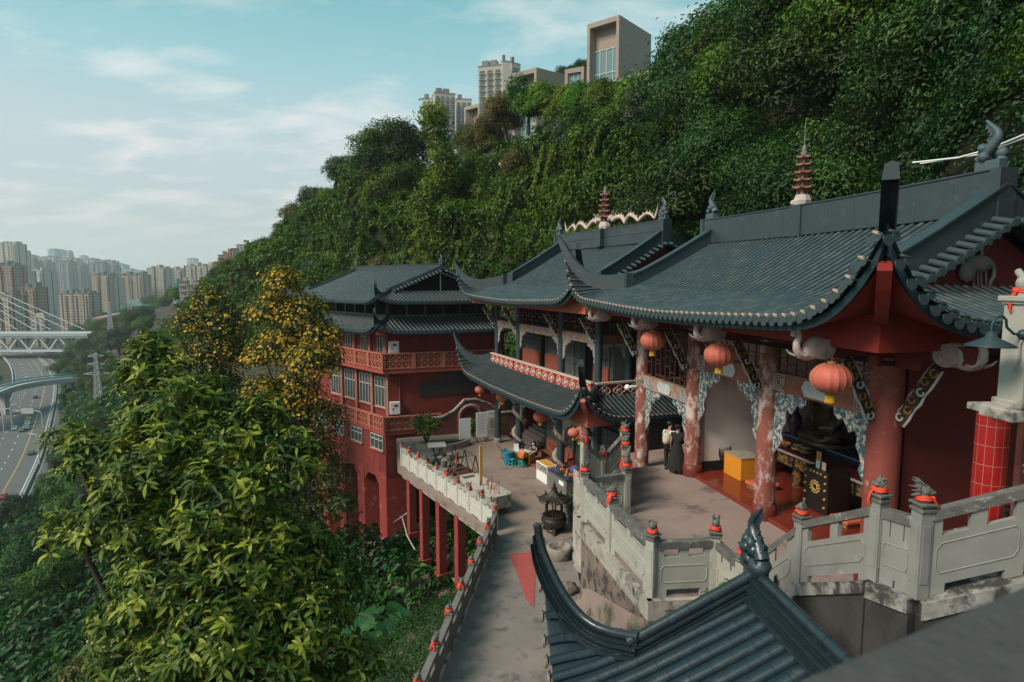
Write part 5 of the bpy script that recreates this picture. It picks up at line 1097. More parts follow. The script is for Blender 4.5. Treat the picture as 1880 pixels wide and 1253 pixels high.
def panel(par, p, q, zp, zq, h, m=None, mcop=None, gap=.15, wd=.14, slots=3, sh=.28, bg=.20):
    """one balustrade bay: coping on short blocks, a slab with a sunk field, a kerb with a drain gap"""
    p, q = np.array(p, float), np.array(q, float); ln = np.linalg.norm(q - p); d = (q - p) / ln
    P_ = lambda t, z: np.array([*(p + d * ln * t), zp + (zq - zp) * t + z]); e = gap / ln
    m = m or M_conc; mcop = mcop or M_concd
    b = MB(); b.vbar(P_(e, bg), P_(1 - e, bg), wd * .72, h - .14 - bg - sh)
    nn = np.array([-d[1], d[0], 0]) * (wd * .36 + .004)
    for sg in (-1, 1):                              # the incised frame of the field
        fr = [P_(t, z) + nn * sg for t, z in ((e + .10, .32), (1 - e - .10, .32), (1 - e - .06, .40), (1 - e - .06, h - .60), (1 - e - .10, h - .53), (e + .10, h - .53), (e + .06, h - .60), (e + .06, .40), (e + .10, .32))]
        b.tube(fr, .011, 4, smooth=False)
    for k in range(slots):
        t = e + .03 + (1 - 2 * e - .06) * k / max(1, slots - 1); w_ = .10 / ln
        b.vbar(P_(max(e, t - w_), h - .14 - sh), P_(min(1 - e, t + w_), h - .14 - sh), wd * .72, sh)
    b.vbar(P_(e, .0), P_(min(1, e + .22 / ln), .0), wd * .7, bg); b.vbar(P_(max(0, 1 - e - .22 / ln), .0), P_(1 - e, .0), wd * .7, bg)
    o = b.build('panel', m, par)
    b = MB(); b.vbar(P_(e * .9, h - .15), P_(1 - e * .9, h - .15), wd * 1.35, .15); b.build('coping', mcop, o)
    return o
KIND = lambda i: (0, 1, 4, 2, 3)[i % 5]
def run(par, pts, h, hp, wd, kinds=0, m=None, mcop=None, slots=3, skip=(), s_=1.0, sh=.28, bg=.16, nost=(), hy=None, mp_=None):
    """posts at pts (x, y, z) with panels between"""
    for i, p in enumerate(pts):
        a = pts[max(i - 1, 0)]; c = pts[min(i + 1, len(pts) - 1)]; yaw = math.atan2(c[1] - a[1], c[0] - a[0])
        post(par, p[:2], p[2], hp, wd, yaw, KIND(i + kinds), s_, mp_ or m, mcop, statue=(i not in nost), hy=hy)
        if i + 1 < len(pts) and i not in skip: panel(par, p[:2], c[:2], p[2], c[2], h, m, mcop, gap=wd / 2, slots=slots, sh=sh, bg=bg)
def lerp(a, b_, n_, z): return [(a[0] + (b_[0] - a[0]) * i / n_, a[1] + (b_[1] - a[1]) * i / n_, z) for i in range(n_ + 1)]
bl = thing('balustrade', 'pale concrete balustrade with ribboned animal heads along the courtyard edge', 'balustrade', (*((RAIL0 + RAIL1) / 2), ZC))
run(bl, lerp(RAIL0, RAIL1, 9, ZC), 1.12, 1.10, .16, 0, s_=1.05, slots=3, sh=.13, bg=.06, m=mat('white_courtyard_rail', (0.52, .50, .45), (.45, .43, .38), scale=2, rough=.85, c3=(.30, .28, .24), c3amt=.34, c3scale=3), mcop=M_slab)
M_grayrail = mat('grey_path_rail', (0.17, .165, .155), (.12, .115, .105), scale=3, rough=.9, c3=(.28, .26, .24), c3amt=.35, c3scale=4)
bl = thing('balustrade', 'dark grey stone balustrade with ribboned animal heads along the sloping edge of the path', 'balustrade', (-1.9, 18, ZC))
pp = RAIL1 + (-.02, -.75)
run(bl, lerp(pp, PATHE, 7, ZC), 1.08, 1.08, .17, 2, s_=1.05, slots=3, m=M_grayrail, mcop=mat('grey_path_coping', (.12, .115, .11), (.2, .19, .175), scale=5, rough=.9))
b = MB(); wallstrip(b, [tuple(RAIL1 + (.10, -.5)), tuple(PATHE + (.10, 0))], ZC + .10, ZC - .3, .24); b.build('kerb', M_slab, bl)
bl = thing('balustrade', 'pale concrete balustrade round the outer corner of the terrace, rabbit and rat heads with ribbons', 'balustrade', (*PA, ZT))
PM = PL + (PA - PL) * .47
PB = np.array([4.36, 12.36]); PCc = np.array([4.72, 11.75])
run(bl, [(3.30, 16.75, ZT), (*PL, ZT), (*PM, ZT), (*PA, ZT), (*PB, ZT), (*PCc, ZT - .25)], 1.22, 1.27, .20, 1, s_=1.15, slots=3, sh=.20)
bl = thing('balustrade', 'short terrace balustrade with many ribbons beside the second peeling column', 'balustrade', (3.7, 18.8, ZT))
run(bl, [(3.42, 17.4, ZT), (3.75, 19.2, ZT), (4.05, 20.9, ZT)], 1.15, 1.22, .24, 0, s_=1.25, slots=3)
bl = thing('stair_balustrade', 'weathered stair balustrade dipping in a V between the terrace and the shop', 'balustrade', (3.3, 22, -8))
run(bl, [(2.66, 21.66, -7.15), (3.42, 22.1, -7.85), (4.3, 22.6, -7.05)], 1.15, 1.2, .20, 0, s_=1.2, slots=3)
# the stair on the right, climbing towards the viewer
PD, PE, PF, PG = (5.52, 11.0, -5.80), (5.74, 9.05, -4.72), (5.98, 8.42, -4.66), (7.35, 8.12, -4.12)
bl = thing('stair_balustrade', 'grey stair balustrade with large carved panels climbing to the right, dragon head on a post', 'balustrade', (5.8, 9, -5.5))
M_stair = mat('grey_stair_stone', (0.27, 0.262, 0.24), (0.19, 0.185, 0.17), scale=1.8, rough=.85, c3=(.36, .35, .33), c3amt=.34, c3scale=2.2, bump=.06)
post(bl, PD[:2], PD[2], 1.22, .19, .3, 4, 1.0, M_stair, M_concd, hy=2.6)
post(bl, PE[:2], PE[2], 1.28, .18, .3, 3, 1.02, M_stair, M_concd, hy=2.2)
post(bl, PF[:2], PF[2], 1.32, .20, .1, 2, 1.08, M_stair, M_concd, hy=-.3)
post(bl, PG[:2], PG[2], 1.4, .2, .1, 0, 1.0, M_stair, M_concd)
panel(bl, PCc, PD[:2], ZT - .25, PD[2], 1.2, M_stair, gap=.10, slots=3, bg=.12, wd=.11); panel(bl, PD[:2], PE[:2], PD[2], PE[2], 1.22, M_stair, gap=.10, slots=3, bg=.12, wd=.11)
panel(bl, PE[:2], PF[:2], PE[2], PF[2], 1.2, M_stair, gap=.10, slots=3, bg=.12, wd=.11); panel(bl, PF[:2], PG[:2], PF[2], PG[2], 1.30, M_stair, gap=.11, slots=3, bg=.14, wd=.11)
w_ = thing('stair_wall', 'stained concrete wall with white limewash streaks below the right hand stair', 'wall', (5.8, 9.5, -7))
b = MB(); M_limewash = mat('limewashed_concrete', (0.07, .064, .057), (.035, .032, .03), scale=1.8, rough=.95, c3=(.03, .028, .025), c3amt=.46, c3scale=1.5, bump=.25, bscale=8, stretch=(1, 1, .6))
M_lime = mat('limewash', (.40, .38, .35), (.16, .15, .135), scale=3.0, rough=.95, c3=(.05, .046, .042), c3amt=.50, c3scale=2.6, bump=.3, bscale=9)
seq = [(PCc[0], PCc[1], ZT - .27), (PD[0], PD[1], PD[2] - .02), (PE[0], PE[1], PE[2] - .02), (PF[0], PF[1], PF[2] - .02), (PG[0], PG[1], PG[2] - .02), (9.0, 7.8, -3.5)]
for a, c in zip(seq[:-1], seq[1:]):
    a, c = V3(a), V3(c); d = unit((c - a) * (1, 1, 0)); n_ = np.cross(d, UP) * .17
    b.prism([a + n_ - UP * 2.6, c + n_ - UP * 2.6, c + n_, a + n_], -n_ * 2)
b.build('wall_face', M_limewash, w_)
for a, c in zip(seq[:-1], seq[1:]):
    a, c = V3(a), V3(c); d = unit((c - a) * (1, 1, 0)); n_ = np.cross(d, UP) * .21; b = MB(); b.prism([a + n_ - UP * .24, c + n_ - UP * .20, c + n_ + UP * .012, a + n_ + UP * .012], -n_ * 2); b.build('limewashed_band', M_lime, w_)
b = MB()                                              # the steps behind it
for k in range(12):
    t = k / 12; x, y, z = 6.3 + .5 * t, 11.0 - 2.2 * t, ZT + .17 * (k + 1); b.box((x + 1.0, y, z - .6), (1.9, .34, 1.2), .2)
struct(b.build('stone_steps', M_conc))
bl = thing('stair_balustrade', 'farther stair balustrade with a small stone head, half hidden by the red tiled pillar', 'balustrade', (7.6, 10.3, -6))
run(bl, [(7.7, 10.9, -6.0), (8.0, 9.4, -5.0)], 1.15, 1.22, .24, 1, s_=1.25, m=M_stair)
# red tiled pillar, the concrete gate pillar above it, its pig and its lamp
tp = thing('tiled_pillar', 'round pillar covered in bright red tiles, standing behind the stair', 'pillar', (7.33, 8.95, -7.0))
def tilemat():
    m = mat('red_pillar_tiles', (0.36, 0.014, 0.014), (0.30, 0.012, 0.012), scale=6, rough=.25, spec=.6); t = m.node_tree; b_ = t.nodes['Principled BSDF']
    tcn = N(t, 'ShaderNodeTexCoord'); s = N(t, 'ShaderNodeSeparateXYZ'); LK(t, tcn.outputs['Object'], s.inputs[0])
    an = mathn(t, 'ARCTAN2', s.outputs[1], s.outputs[0]); a = mathn(t, 'FRACT', mathn(t, 'MULTIPLY', an, 12 / (2 * math.pi)))
    z = mathn(t, 'FRACT', mathn(t, 'MULTIPLY', s.outputs[2], 1 / .30))
    g = mathn(t, 'MAXIMUM', mathn(t, 'LESS_THAN', a, .055), mathn(t, 'LESS_THAN', z, .028))
    old = b_.inputs['Base Color'].links[0].from_socket; LK(t, mixc(t, g, old, (.34, .20, .16)), b_.inputs['Base Color'])
    return m
b = MB(); b.lathe([(.215, 0), (.215, 5.02)], (0, 0, 0), 28); b.build('tiled_shaft', tilemat(), tp, world=False)
b = MB(); b.box((0.03, 0, 5.06), (.52, .50, .10)); b.build('top_slab', M_slab, tp, world=False)
gp = thing('gate_pillar', 'square concrete gate pillar with a stone pig in a red scarf on its cap', 'pillar', (6.70, 8.0, -1.75), .12)
b = MB(); b.box((0.32, 0, -.05), (.95, .5, .16)); b.box((.22, 0, .08), (.46, .44, .12)); b.build('stone_base', M_slab, gp, world=False, bevel=.02)
b = MB(); b.box((0.22, 0, .80), (.36, .36, 1.34)); b.box((.22, -.182, .80), (.24, .01, 1.0)); b.build('shaft', M_conc, gp, world=False, bevel=.015)
b = MB(); b.box((.22, 0, 1.50), (.48, .46, .07)); b.box((.22, 0, 1.45), (.42, .40, .05)); b.build('cap', M_conc, gp, world=False, bevel=.01)
b = MB(); c = (.18, 0, 1.53); b.lathe([(.12, 0), (.11, .08), (.13, .12)], c, 12); b.ball((.18, 0, 1.70), (.14, .13, .13), 14, 10); b.ball((.31, 0, 1.68), (.06, .065, .06), 10, 6); b.tube([(.33, 0, 1.68), (.38, 0, 1.69)], .045, 10)
for e in (-1, 1): b.tube([(.15, .07 * e, 1.80), (.13, .11 * e, 1.87), (.16, .14 * e, 1.86)], [.05, .045, .008], 7)
b.build('pig_head', mat('pale_statue_stone', (0.36, .34, .31), (.26, .25, .23), scale=9, rough=.9, bump=.15), gp, world=False)
b = MB(); ribbon(b, (.18, 0, 1.53), .8, 2.6); b.build('red_scarf', M_ribbon, gp, world=False)
o = thing('panel_wall', 'carved grey panel wall beside the gate pillar at the right edge', 'wall', (7.08, 8.02, -1.75), .12)
b = MB(); b.box((.55, .05, .72), (.95, .16, 1.3)); b.box((.55, -.04, 1.42), (.95, .24, .10)); b.box((.55, -.035, .70), (.66, .03, .9)); [b.box((.5, -.05, 1.1 - .1 * k), (.5, .02, .035)) for k in range(3)]; [b.box((.5, -.05, .18 + .08 * k), (.5, .02, .03)) for k in range(3)]; b.build('panel', M_conc, o, world=False)
o = thing('window_screen', 'worn red lattice screen below the panel wall at the right edge', 'screen', (7.62, 8.75, -2.9), .12)
b = MB()
for x in (0, .45, .9): b.box((x, 0, .0), (.09, .1, 1.9))
for z in (-.9, -.3, .3, .9): b.box((.45, 0, z), (1.0, .08, .09))
b.build('frame', mat('worn_red_frame', (0.20, .07, .055), (.12, .045, .04), scale=5), o, world=False)
lamp = thing('wall_lamp', 'dark conical barn lamp on a curved arm fixed to the gate pillar', 'lamp', (6.75, 7.88, -.72), .12)
b = MB(); b.tube([(.02, 0, 0), (.02, -.03, 0)], .075, 14); b.ball((0, 0, 0), .07, 10, 7); b.build('mount', M_fascia, lamp, world=False)
b = MB(); b.tube([(0, 0, 0), (-.14, 0, .01), (-.25, 0, .10), (-.27, 0, .2), (-.33, 0, .25), (-.42, 0, .23), (-.47, 0, .14), (-.47, 0, -.02)], .017, 7); b.build('arm', M_fascia, lamp, world=False)
b = MB(); b.lathe([(.02, .10), (.05, .08), (.07, .02), (.28, -.085), (.285, -.10), (.27, -.10), (.06, 0), (.0, .02)], (-.47, 0, -.05), 22); b.build('shade', mat('lamp_shade_paint', (0.03, .05, .055), rough=.4), lamp, world=False)
b = MB(); b.tube([(0, .0, -.05), (-.04, .0, -.14), (-.02, 0, -.3), (-.07, 0, -.5)], .014, 6); b.build('cable', mat('grey_cable', (.3, .3, .28)), lamp, world=False)

# ------------------------------------------------------------------ the pavilion roof in the foreground
AP = math.atan(0.095); OP = np.array([4.24, 10.0]); UP_ = np.array([-math.sin(AP), math.cos(AP)]); WP = np.array([math.cos(AP), math.sin(AP)])
def LP(u, v, z): p = OP + UP_ * u + WP * v; return np.array([p[0], p[1], z])
Dpu = np.array([*UP_, 0]); Dpv = np.array([*WP, 0])
pav = thing('pavilion', 'foreground pavilion whose dark glazed roof with thick barrel tiles rises below the viewer', 'pavilion', LP(-2, -1.2, ZC))
def profp(d): return float(np.interp(d, [0, .7, 1.4, 3.5, 4.2], [-7.12, -6.90, -6.60, -5.52, -5.2]))
rp = Roof(LP, -5.2, 1.38, -3.52, 1.3, 1.38, profp, 1.55, (1.7, 2.6, 4.0, .2), dr=3.5, pitch=.285); rp.rib = 1.0
M_glaze = mat('glazed_dark_tile', (0.012, 0.023, 0.028), (0.020, 0.033, 0.038), scale=3, rough=.32, c3=(.05, .058, .055), c3amt=.36, c3scale=7, bump=.1, bscale=9, spec=.6)
b = MB(); rp.sheet(b, 'front'); rp.sheet(b, 'far')
b.grid([[LP(u, v, -5.52 - v * .62) for v in (0, .5, 1.1)] for u in (-5.2, 0)], 0)
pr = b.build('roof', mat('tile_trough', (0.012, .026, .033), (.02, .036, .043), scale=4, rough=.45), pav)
beads, drips = MB(), MB(); b = MB(); ends = rp.barrels(b, 'front', .092, n=8); rp.barrels(b, 'far', .092)
out_ = -Dpv
for (a, c, ta) in ends:                                # the cream cloud ends, then the lips of the troughs
    n_ = 12; C_ = c + out_ * .05
    beads.prism([C_ + .10 * (math.cos(2 * math.pi * j / n_) * ta + math.sin(2 * math.pi * j / n_) * UP) for j in range(n_)], out_ * .03)
    beads.tube([C_ + out_ * .035 + .072 * (math.cos(t) * ta + math.sin(t) * UP) for t in np.linspace(0, 5, 9)], .014, 5)
    q = c + ta * .142 - UP * .03; drips.prism([q - ta * .09 + UP * .03, q + ta * .09 + UP * .03, q + ta * .06 - UP * .09, q - UP * .15, q - ta * .06 - UP * .09], out_ * .03)
bt_ = b.build('barrel_tiles', M_glaze, pr); beads.build('tile_ends', M_bead, pr); drips.build('drip_tiles', M_glaze, pr)
b = MB()                                               # joint rings on the barrels
for i, (a, c, ta) in enumerate(ends):
    dm = rp.dmax('front', a); d = .28 + .1 * (i % 2)
    while d < dm - .1:
        c0 = V3(rp.P('front', a, d, .015)); d1 = unit(V3(rp.P('front', a, d + .05, .015)) - c0); nn = unit(np.cross(ta, d1)); nn = nn if nn[2] > 0 else -nn
        vs = [c0 + d1 * e + .0975 * (math.cos(t) * ta + math.sin(t) * nn) for e in (-.006, .006) for t in np.linspace(0, math.pi, 7)]
        b.add(vs, [(k, k + 1, 8 + k, 7 + k) for k in range(6)], 0); d += .34
b.build('tile_joints', mat('tile_joint_dark', (.006, .010, .012)), pr)
def ridgeroll(name, path, r=.075, layers=3, lw=.13):
    """a ridge of stacked courses under a round cap made of short lengths"""
    path = [V3(p) for p in path]; cap, low, jn = MB(), MB(), MB()
    for k in range(layers):
        w2 = lw + .035 * (layers - 1 - k)
        for p, q in zip(path[:-1], path[1:]): low.vbar(p + UP * (-.02 + .075 * k), q + UP * (-.02 + .075 * k), w2 * 2 if k % 2 == 0 else w2 * 1.6, .05 if k % 2 == 0 else .03)
    top = [p + UP * (.075 * layers + .03) for p in path]
    cap.tube(top, r, 12)
    acc = 0; 
    for p, q in zip(top[:-1], top[1:]):
        ln = np.linalg.norm(q - p)
        while acc < ln:
            c = p + (q - p) * acc / ln; d = unit(q - p); jn.tube([c - d * .006, c + d * .006], r * 1.03, 12, caps=False); acc += .42
        acc -= ln
    o = cap.build(name, M_glaze, pr); low.build('ridge_courses', M_glaze, o); jn.build('cap_joints', MATS['tile_joint_dark'], o)
    return top
ridgeroll('main_ridge', [LP(u, 0, -5.47) for u in np.linspace(.02, -5.2, 8)], .092, 5, .15)
ridgeroll('verge_ridge', [LP(0, -d, profp(3.5 - d) + .02) for d in np.linspace(.05, 2.25, 9)], .092, 5, .14)
hp = []
for q in np.linspace(1.45, 0, 14): hp.append(LP(1.38 - q, -3.52 + q, profp(q) + 1.55 * rp.f(1.414 * q) + .02))
c0 = V3(hp[-1]); od = unit(c0 - V3(hp[0])) * (1, 1, 0); hp += [c0 + od * .10 + UP * .22, c0 + od * .16 + UP * .50]
tp_ = ridgeroll('hip_ridge', hp, .082, 4, .12)
b = MB(); e = V3(tp_[-1]); ud = unit(V3(tp_[-1]) - V3(tp_[-2])); b.tube([e + ud * .005, e + ud * .03], .095, 14); s1 = unit(np.cross(ud, (1, 0, 0))); s2 = np.cross(ud, s1)
b.tube([e + ud * .04 + .06 * (math.cos(t) * s1 + math.sin(t) * s2) * (1 - t / 9) for t in np.linspace(0, 7, 16)], .013, 5); b.build('ridge_end_disc', M_drip, pr)
b = MB(); P_ = []
for (v, z) in ((.0, -5.75), (-.7, -6.1), (-1.4, -6.45), (-2.1, -6.8)): P_.append(LP(-.1, v, z))
b.prism([LP(-.15, 0, -5.6), LP(-.15, -2.2, -6.75), LP(-.15, -2.2, -7.3), LP(-.15, 1.1, -7.3), LP(-.15, 1.1, -6.2)], Dpu * .1); b.build('gable_board', M_soffit, pav)
b = MB(); fish_tail(b, LP(.02, 0, -5.05), Dpu, 0.92); b.ball(LP(-.12, 0, -4.9), (.2, .22, .2), 9, 7, jit=.15); b.build('ridge_dragon_fish', mat('glazed_ornament', (0.016, .034, .040), (.03, .05, .056), scale=9, rough=.3, bump=.3, bscale=22, spec=.6), pr)
b = MB()
for (u, v) in ((.4, -2.7), (-3.8, -2.7), (.4, .6)): b.lathe([(.16, 0), (.16, 4.6)], LP(u, v, ZC), 14)
b = MB(); 
for (u, v) in ((.3, -2.5), (-3.8, -2.5), (.3, .5), (-3.8, .5)):
    c_ = MB(); c_.lathe([(.15, 0), (.15, 4.2)], LP(u, v, ZC), 14); c_.build('column', M_colred, pav)
b = MB(); b.bar(LP(.3, -2.5, -7.05), LP(-3.8, -2.5, -7.05), .2, .3); b.bar(LP(.3, -2.5, -7.05), LP(.3, .5, -7.05), .2, .3); b.build('beam', M_darkwood, pav)
b = MB(); [rp.fascia(b, x, h=.14, depth=.3) for x in ('front', 'far')]; b.build('eave_board', M_fascia, pr)
b = MB(); rp.soffit(b, 'front', .3, 1.2); b.build('soffit', M_soffit, pr)
# the parapet right under the lens
b = MB(); p0, p1 = V3((.296, .600, -.42)), V3((.690, .790, -.42)); d = unit(p1 - p0); n_ = np.array([d[1], -d[0], 0])
b.prism([p0 - d * .5, p1 + d * 1.2, p1 + d * 1.2 + n_ * .4, p0 - d * .5 + n_ * .4], (0, 0, -.25))
o = b.build('parapet', mat('dark_parapet_stone', (0.075, .075, .072), (.05, .05, .048), scale=7, rough=.95, bump=.3, bscale=40), bevel=.02); tag(o, 'dark stone parapet out of focus right below the viewer, bottom right corner', 'parapet')
# ------------------------------------------------------------------ the red building on the left
PB0 = np.array([-9.06, 41.75]); LF = np.array([-.68, .73]) / math.hypot(.68, .73); RF = np.array([.947, .321])
def LB(u, v, z): p = PB0 + LF * u + RF * v; return np.array([p[0], p[1], z])
Dl = np.array([*LF, 0]); Dr = np.array([*RF, 0]); Nl = np.array([-LF[1], LF[0], 0]); Nl = Nl if Nl @ Dr < 0 else -Nl   # outward normals
Nr = np.array([-RF[1], RF[0], 0]); Nr = Nr if Nr @ Dl < 0 else -Nr
rb = thing('temple_building', 'red three storey building with breeze block balconies and a double dark tiled roof', 'building', LB(5, 4, -17))
def wallbox(par, name, u0, u1, v0, v1, z0, z1, m):
    b = MB(); b.prism([LB(u0, v0, z0), LB(u1, v0, z0), LB(u1, v1, z0), LB(u0, v1, z0)], UP * (z1 - z0)); return b.build(name, m, par)
wallbox(rb, 'lower_wall', .10, 14, .10, 9.5, -14.2, -11.0, M_redpaint)
wallbox(rb, 'middle_wall', .75, 14, .85, 9.5, -11.0, -6.62, M_redpaint)
wallbox(rb, 'upper_wall', .75, 14, .75, 9.5, -6.5, -3.2, M_redpaint)
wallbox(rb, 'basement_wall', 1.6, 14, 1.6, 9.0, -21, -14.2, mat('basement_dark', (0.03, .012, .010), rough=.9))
for i, u in enumerate((.10, 3.3, 6.4, 9.5, 12.4)):
    o = wallbox(rb, 'pillar', u, u + 1.0, .08, 1.7, -22.5, -13.9, M_pier)
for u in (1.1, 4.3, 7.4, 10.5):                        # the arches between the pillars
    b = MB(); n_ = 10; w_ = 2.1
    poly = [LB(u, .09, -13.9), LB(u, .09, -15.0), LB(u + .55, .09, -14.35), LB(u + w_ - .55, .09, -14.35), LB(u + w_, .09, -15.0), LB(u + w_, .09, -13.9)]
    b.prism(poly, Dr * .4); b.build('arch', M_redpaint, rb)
o = wallbox(rb, 'pillar', .10, 1.2, 5.0, 5.9, -22, -13.9, M_pier)
M_frame = mat('window_frame_white', (0.42, .42, .40), (.34, .34, .33), scale=8, rough=.5)
def bwindow(u0, u1, v, z0, z1, nx=3, side='l', tr=.68):
    n_ = Nl if side == 'l' else Nr; d = Dl if side == 'l' else Dr
    pt = (lambda x, z: LB(x, v, z)) if side == 'l' else (lambda x, z: LB(v, x, z))
    c = (V3(pt(u0, z0)) + V3(pt(u1, z1))) / 2; w_ = np.linalg.norm(V3(pt(u1, 0)) - V3(pt(u0, 0)))
    b = MB(); H = z1 - z0
    for z in (z0, z0 + H * tr, z1): b.obox(c * (1, 1, 0) + UP * z + n_ * .05, d * w_ / 2, n_ * .04, UP * .035)
    for k in range(nx + 1): b.obox(c + d * w_ * (k / nx - .5) + n_ * .05, d * .03, n_ * .04, UP * H / 2)
    o = b.build('window', M_frame, rb)
    b = MB(); b.obox(c + n_ * .02, d * w_ / 2, n_ * .012, UP * H / 2); b.build('pane', M_glass, o)
    b = MB(); b.obox(c * (1, 1, 0) + UP * (z0 - .06) + n_ * .08, d * (w_ / 2 + .08), n_ * .09, UP * .04); b.build('sill', M_pinkred, o)
for u in (.35, 3.35, 6.3, 9.3): bwindow(u, u + 1.7, .10, -12.25, -11.2, 3)
for u in (1.0, 3.3, 5.7, 8.1): bwindow(u, u + 1.75, .85, -9.3, -7.1, 4)
for u in (1.1, 3.5, 5.9, 8.3): bwindow(u + .2, u + 1.0, .75, -5.6, -3.6, 2)
for u in (.82, 3.0, 5.35, 7.75):                       # pale pilasters of the middle and top floors
    for z0, z1, v in ((-11, -6.6, .78), (-6.5, -3.4, .68)):
        b = MB(); b.obox(LB(u + .1, v, (z0 + z1) / 2), Dl * .17, Nl * .12, UP * (z1 - z0) / 2); b.build('pilaster', mat('pink_pilaster', (0.36, .15, .11), (.30, .11, .085), scale=2, rough=.8), rb)
def breeze(p, q, z0, z1, n_, nb):
    p, q = V3(p), V3(q); d = unit((q - p) * (1, 1, 0)); ln = np.linalg.norm((q - p)[:2]); base = p * (1, 1, 0)
    b = MB(); b.obox(base + d * ln / 2 + UP * z1, d * ln / 2, n_ * .10, UP * .05); b.obox(base + d * ln / 2 + UP * (z0 + .04), d * ln / 2, n_ * .08, UP * .05)
    o = b.build('balustrade', M_pinkred, rb)
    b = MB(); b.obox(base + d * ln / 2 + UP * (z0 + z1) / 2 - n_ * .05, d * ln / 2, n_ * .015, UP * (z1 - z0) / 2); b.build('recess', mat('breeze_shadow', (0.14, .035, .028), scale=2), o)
    s_ = ln / nb; b = MB(); rows = 2; h = (z1 - z0 - .14) / rows
    for i in range(nb):
        for j in range(rows):
            c = base + d * s_ * (i + .5) + UP * (z0 + .09 + h * (j + .5))
            for a, e in (((-1, -1), (1, 1)), ((-1, 1), (1, -1))):
                b.bar(c + d * s_ / 2 * a[0] * .9 + UP * h / 2 * a[1] * .9, c + d * s_ / 2 * e[0] * .9 + UP * h / 2 * e[1] * .9, .06, .055, up=n_)
            b.ball(c, (s_ * .17, .04, h * .17), 6, 4, ax=(d, n_, UP))
        b.obox(base + d * s_ * i + UP * (z0 + z1) / 2, d * .028, n_ * .05, UP * (z1 - z0) / 2)
    b.obox(base + d * ln / 2 + UP * (z0 + z1 + .02) / 2, d * ln / 2, n_ * .05, UP * .03)
    b.build('breeze_blocks', M_pinkred, o)
    for k in range(int(ln / 1.9) + 1):
        t = min(ln, k * ln / max(1, int(ln / 1.9))); b = MB(); b.obox(base + d * t + UP * (z0 + z1) / 2 + n_ * .01, d * .13, n_ * .11, UP * ((z1 - z0) / 2 + .03)); b.build('baluster_post', M_pinkred, o)
for (zs, zr, rl) in ((-6.62, -5.2, 8.6), (-11.05, -9.75, 4.0)):
    b = MB(); b.prism([LB(-.02, -.02, zs), LB(14, -.02, zs), LB(14, 1.2, zs), LB(1.2, 1.2, zs), LB(1.2, rl, zs), LB(-.02, rl, zs)], UP * .32); b.build('balcony_slab', mat('orange_slab', (0.36, .075, .05), (.30, .06, .045), scale=1.5, rough=.8), rb)
    breeze(LB(0, 0, 0), LB(13.5, 0, 0), zs + .34, zr, Nl, 30); breeze(LB(0, 0, 0), LB(0, rl, 0), zs + .34, zr, Nr, int(rl / .45))
for z in (-5.35, -9.75):                               # white meter boxes with red digits
    b = MB(); c = LB(.55, 1.05, z); b.obox(c + UP * .55, Dr * .36, Nr * .12, UP * .46); o = b.build('meter_box', M_white, rb, bevel=.02)
    b = MB(); b.obox(c + UP * .74 + Nr * .125 + Dr * .06, Dr * .14, Nr * .01, UP * .085); b.build('red_display', mat('red_display', (0.35, .03, .03)), o)
    b = MB(); b.obox(c + UP * .5 + Nr * .125 - Dr * .14, Dr * .03, Nr * .01, UP * .08); b.build('lock', M_black, o)
b = MB(); b.tube([LB(.7, 1.5, -3.4), LB(.7, 1.5, -11)], .05, 8); b.build('red_drain_pipe', mat('red_pipe', (.36, .04, .035)), rb)
b = MB(); b.prism([LB(.70, 3.0, -8.55), LB(.70, 8.3, -8.3), LB(.70, 8.3, -6.75), LB(.70, 4.6, -6.75), LB(.70, 4.6, -7.4), LB(.70, 3.0, -7.4)], Nr * .06)
o = b.build('dark_plaque_wall', mat('slate_plaques', (0.045, .04, .04), (.03, .027, .027), scale=6, rough=.5), rb)
b = MB()
for z in np.arange(-8.4, -6.8, .2): b.obox(LB(.63, 5.6, z), Dr * 2.4, Nr * .01, UP * .008)
for v in np.arange(3.3, 8.2, .38): b.obox(LB(.63, v, -7.8), Dr * .008, Nr * .01, UP * .6)
b.build('plaque_joints', mat('plaque_joint', (.10, .085, .08)), o)
# its two roofs
def profb3(d): return -3.62 + 1.0 * (d / 1.7) ** 1.1
rs = Roof(LB, -.95, 14.5, -.95, 10.5, 1.7, profb3, .62, (2.0, 2.6, 4, .1), pitch=.30)
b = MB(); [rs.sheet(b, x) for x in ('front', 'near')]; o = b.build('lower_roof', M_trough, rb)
for x in ('front', 'near'): tile_side(rs, o, x, .070, 5, .075, M_drip)
b = MB(); [rs.fascia(b, x) for x in ('front', 'near')]; b.build('eave_board', M_fascia, o)
b = MB(); [rs.soffit(b, x, ins1=1.5) for x in ('front', 'near')]; b.build('soffit', M_soffit, o)
b = MB(); [rs.apron(b, x, .3, -3.78) for x in ('front', 'near')]; b.build('eave_apron', M_soffit, o)
b = MB(); rs.hip(b, (0, 0), wd=.2, h0=.25, h1=.5, tipout=.1, tipup=.55, start=1.7); b.build('hip_ridge', M_ridge, o)
for u in np.arange(.9, 14, 1.55): b = MB(); b.obox(LB(u, .85, -2.1), Dl * .06, Nl * .06, UP * .55); b.build('clerestory_post', M_ridge, rb)
for v in np.arange(2.2, 9, 1.3): b = MB(); b.obox(LB(.85, v, -2.1), Dr * .06, Nr * .06, UP * .55); b.build('clerestory_post', M_ridge, rb)
wallbox(rb, 'clerestory_wall', 1.5, 13.5, 1.5, 8.5, -2.7, -1.4, M_dark)
b = MB(); b.prism([LB(.7, .7, -2.75), LB(14, .7, -2.75), LB(14, .7, -2.5), LB(.7, .7, -2.5)], Dr * .1); b.prism([LB(.7, .7, -2.75), LB(.7, 9, -2.75), LB(.7, 9, -2.5), LB(.7, .7, -2.5)], Dl * .1); b.build('roof_flashing', M_ridge, rb)
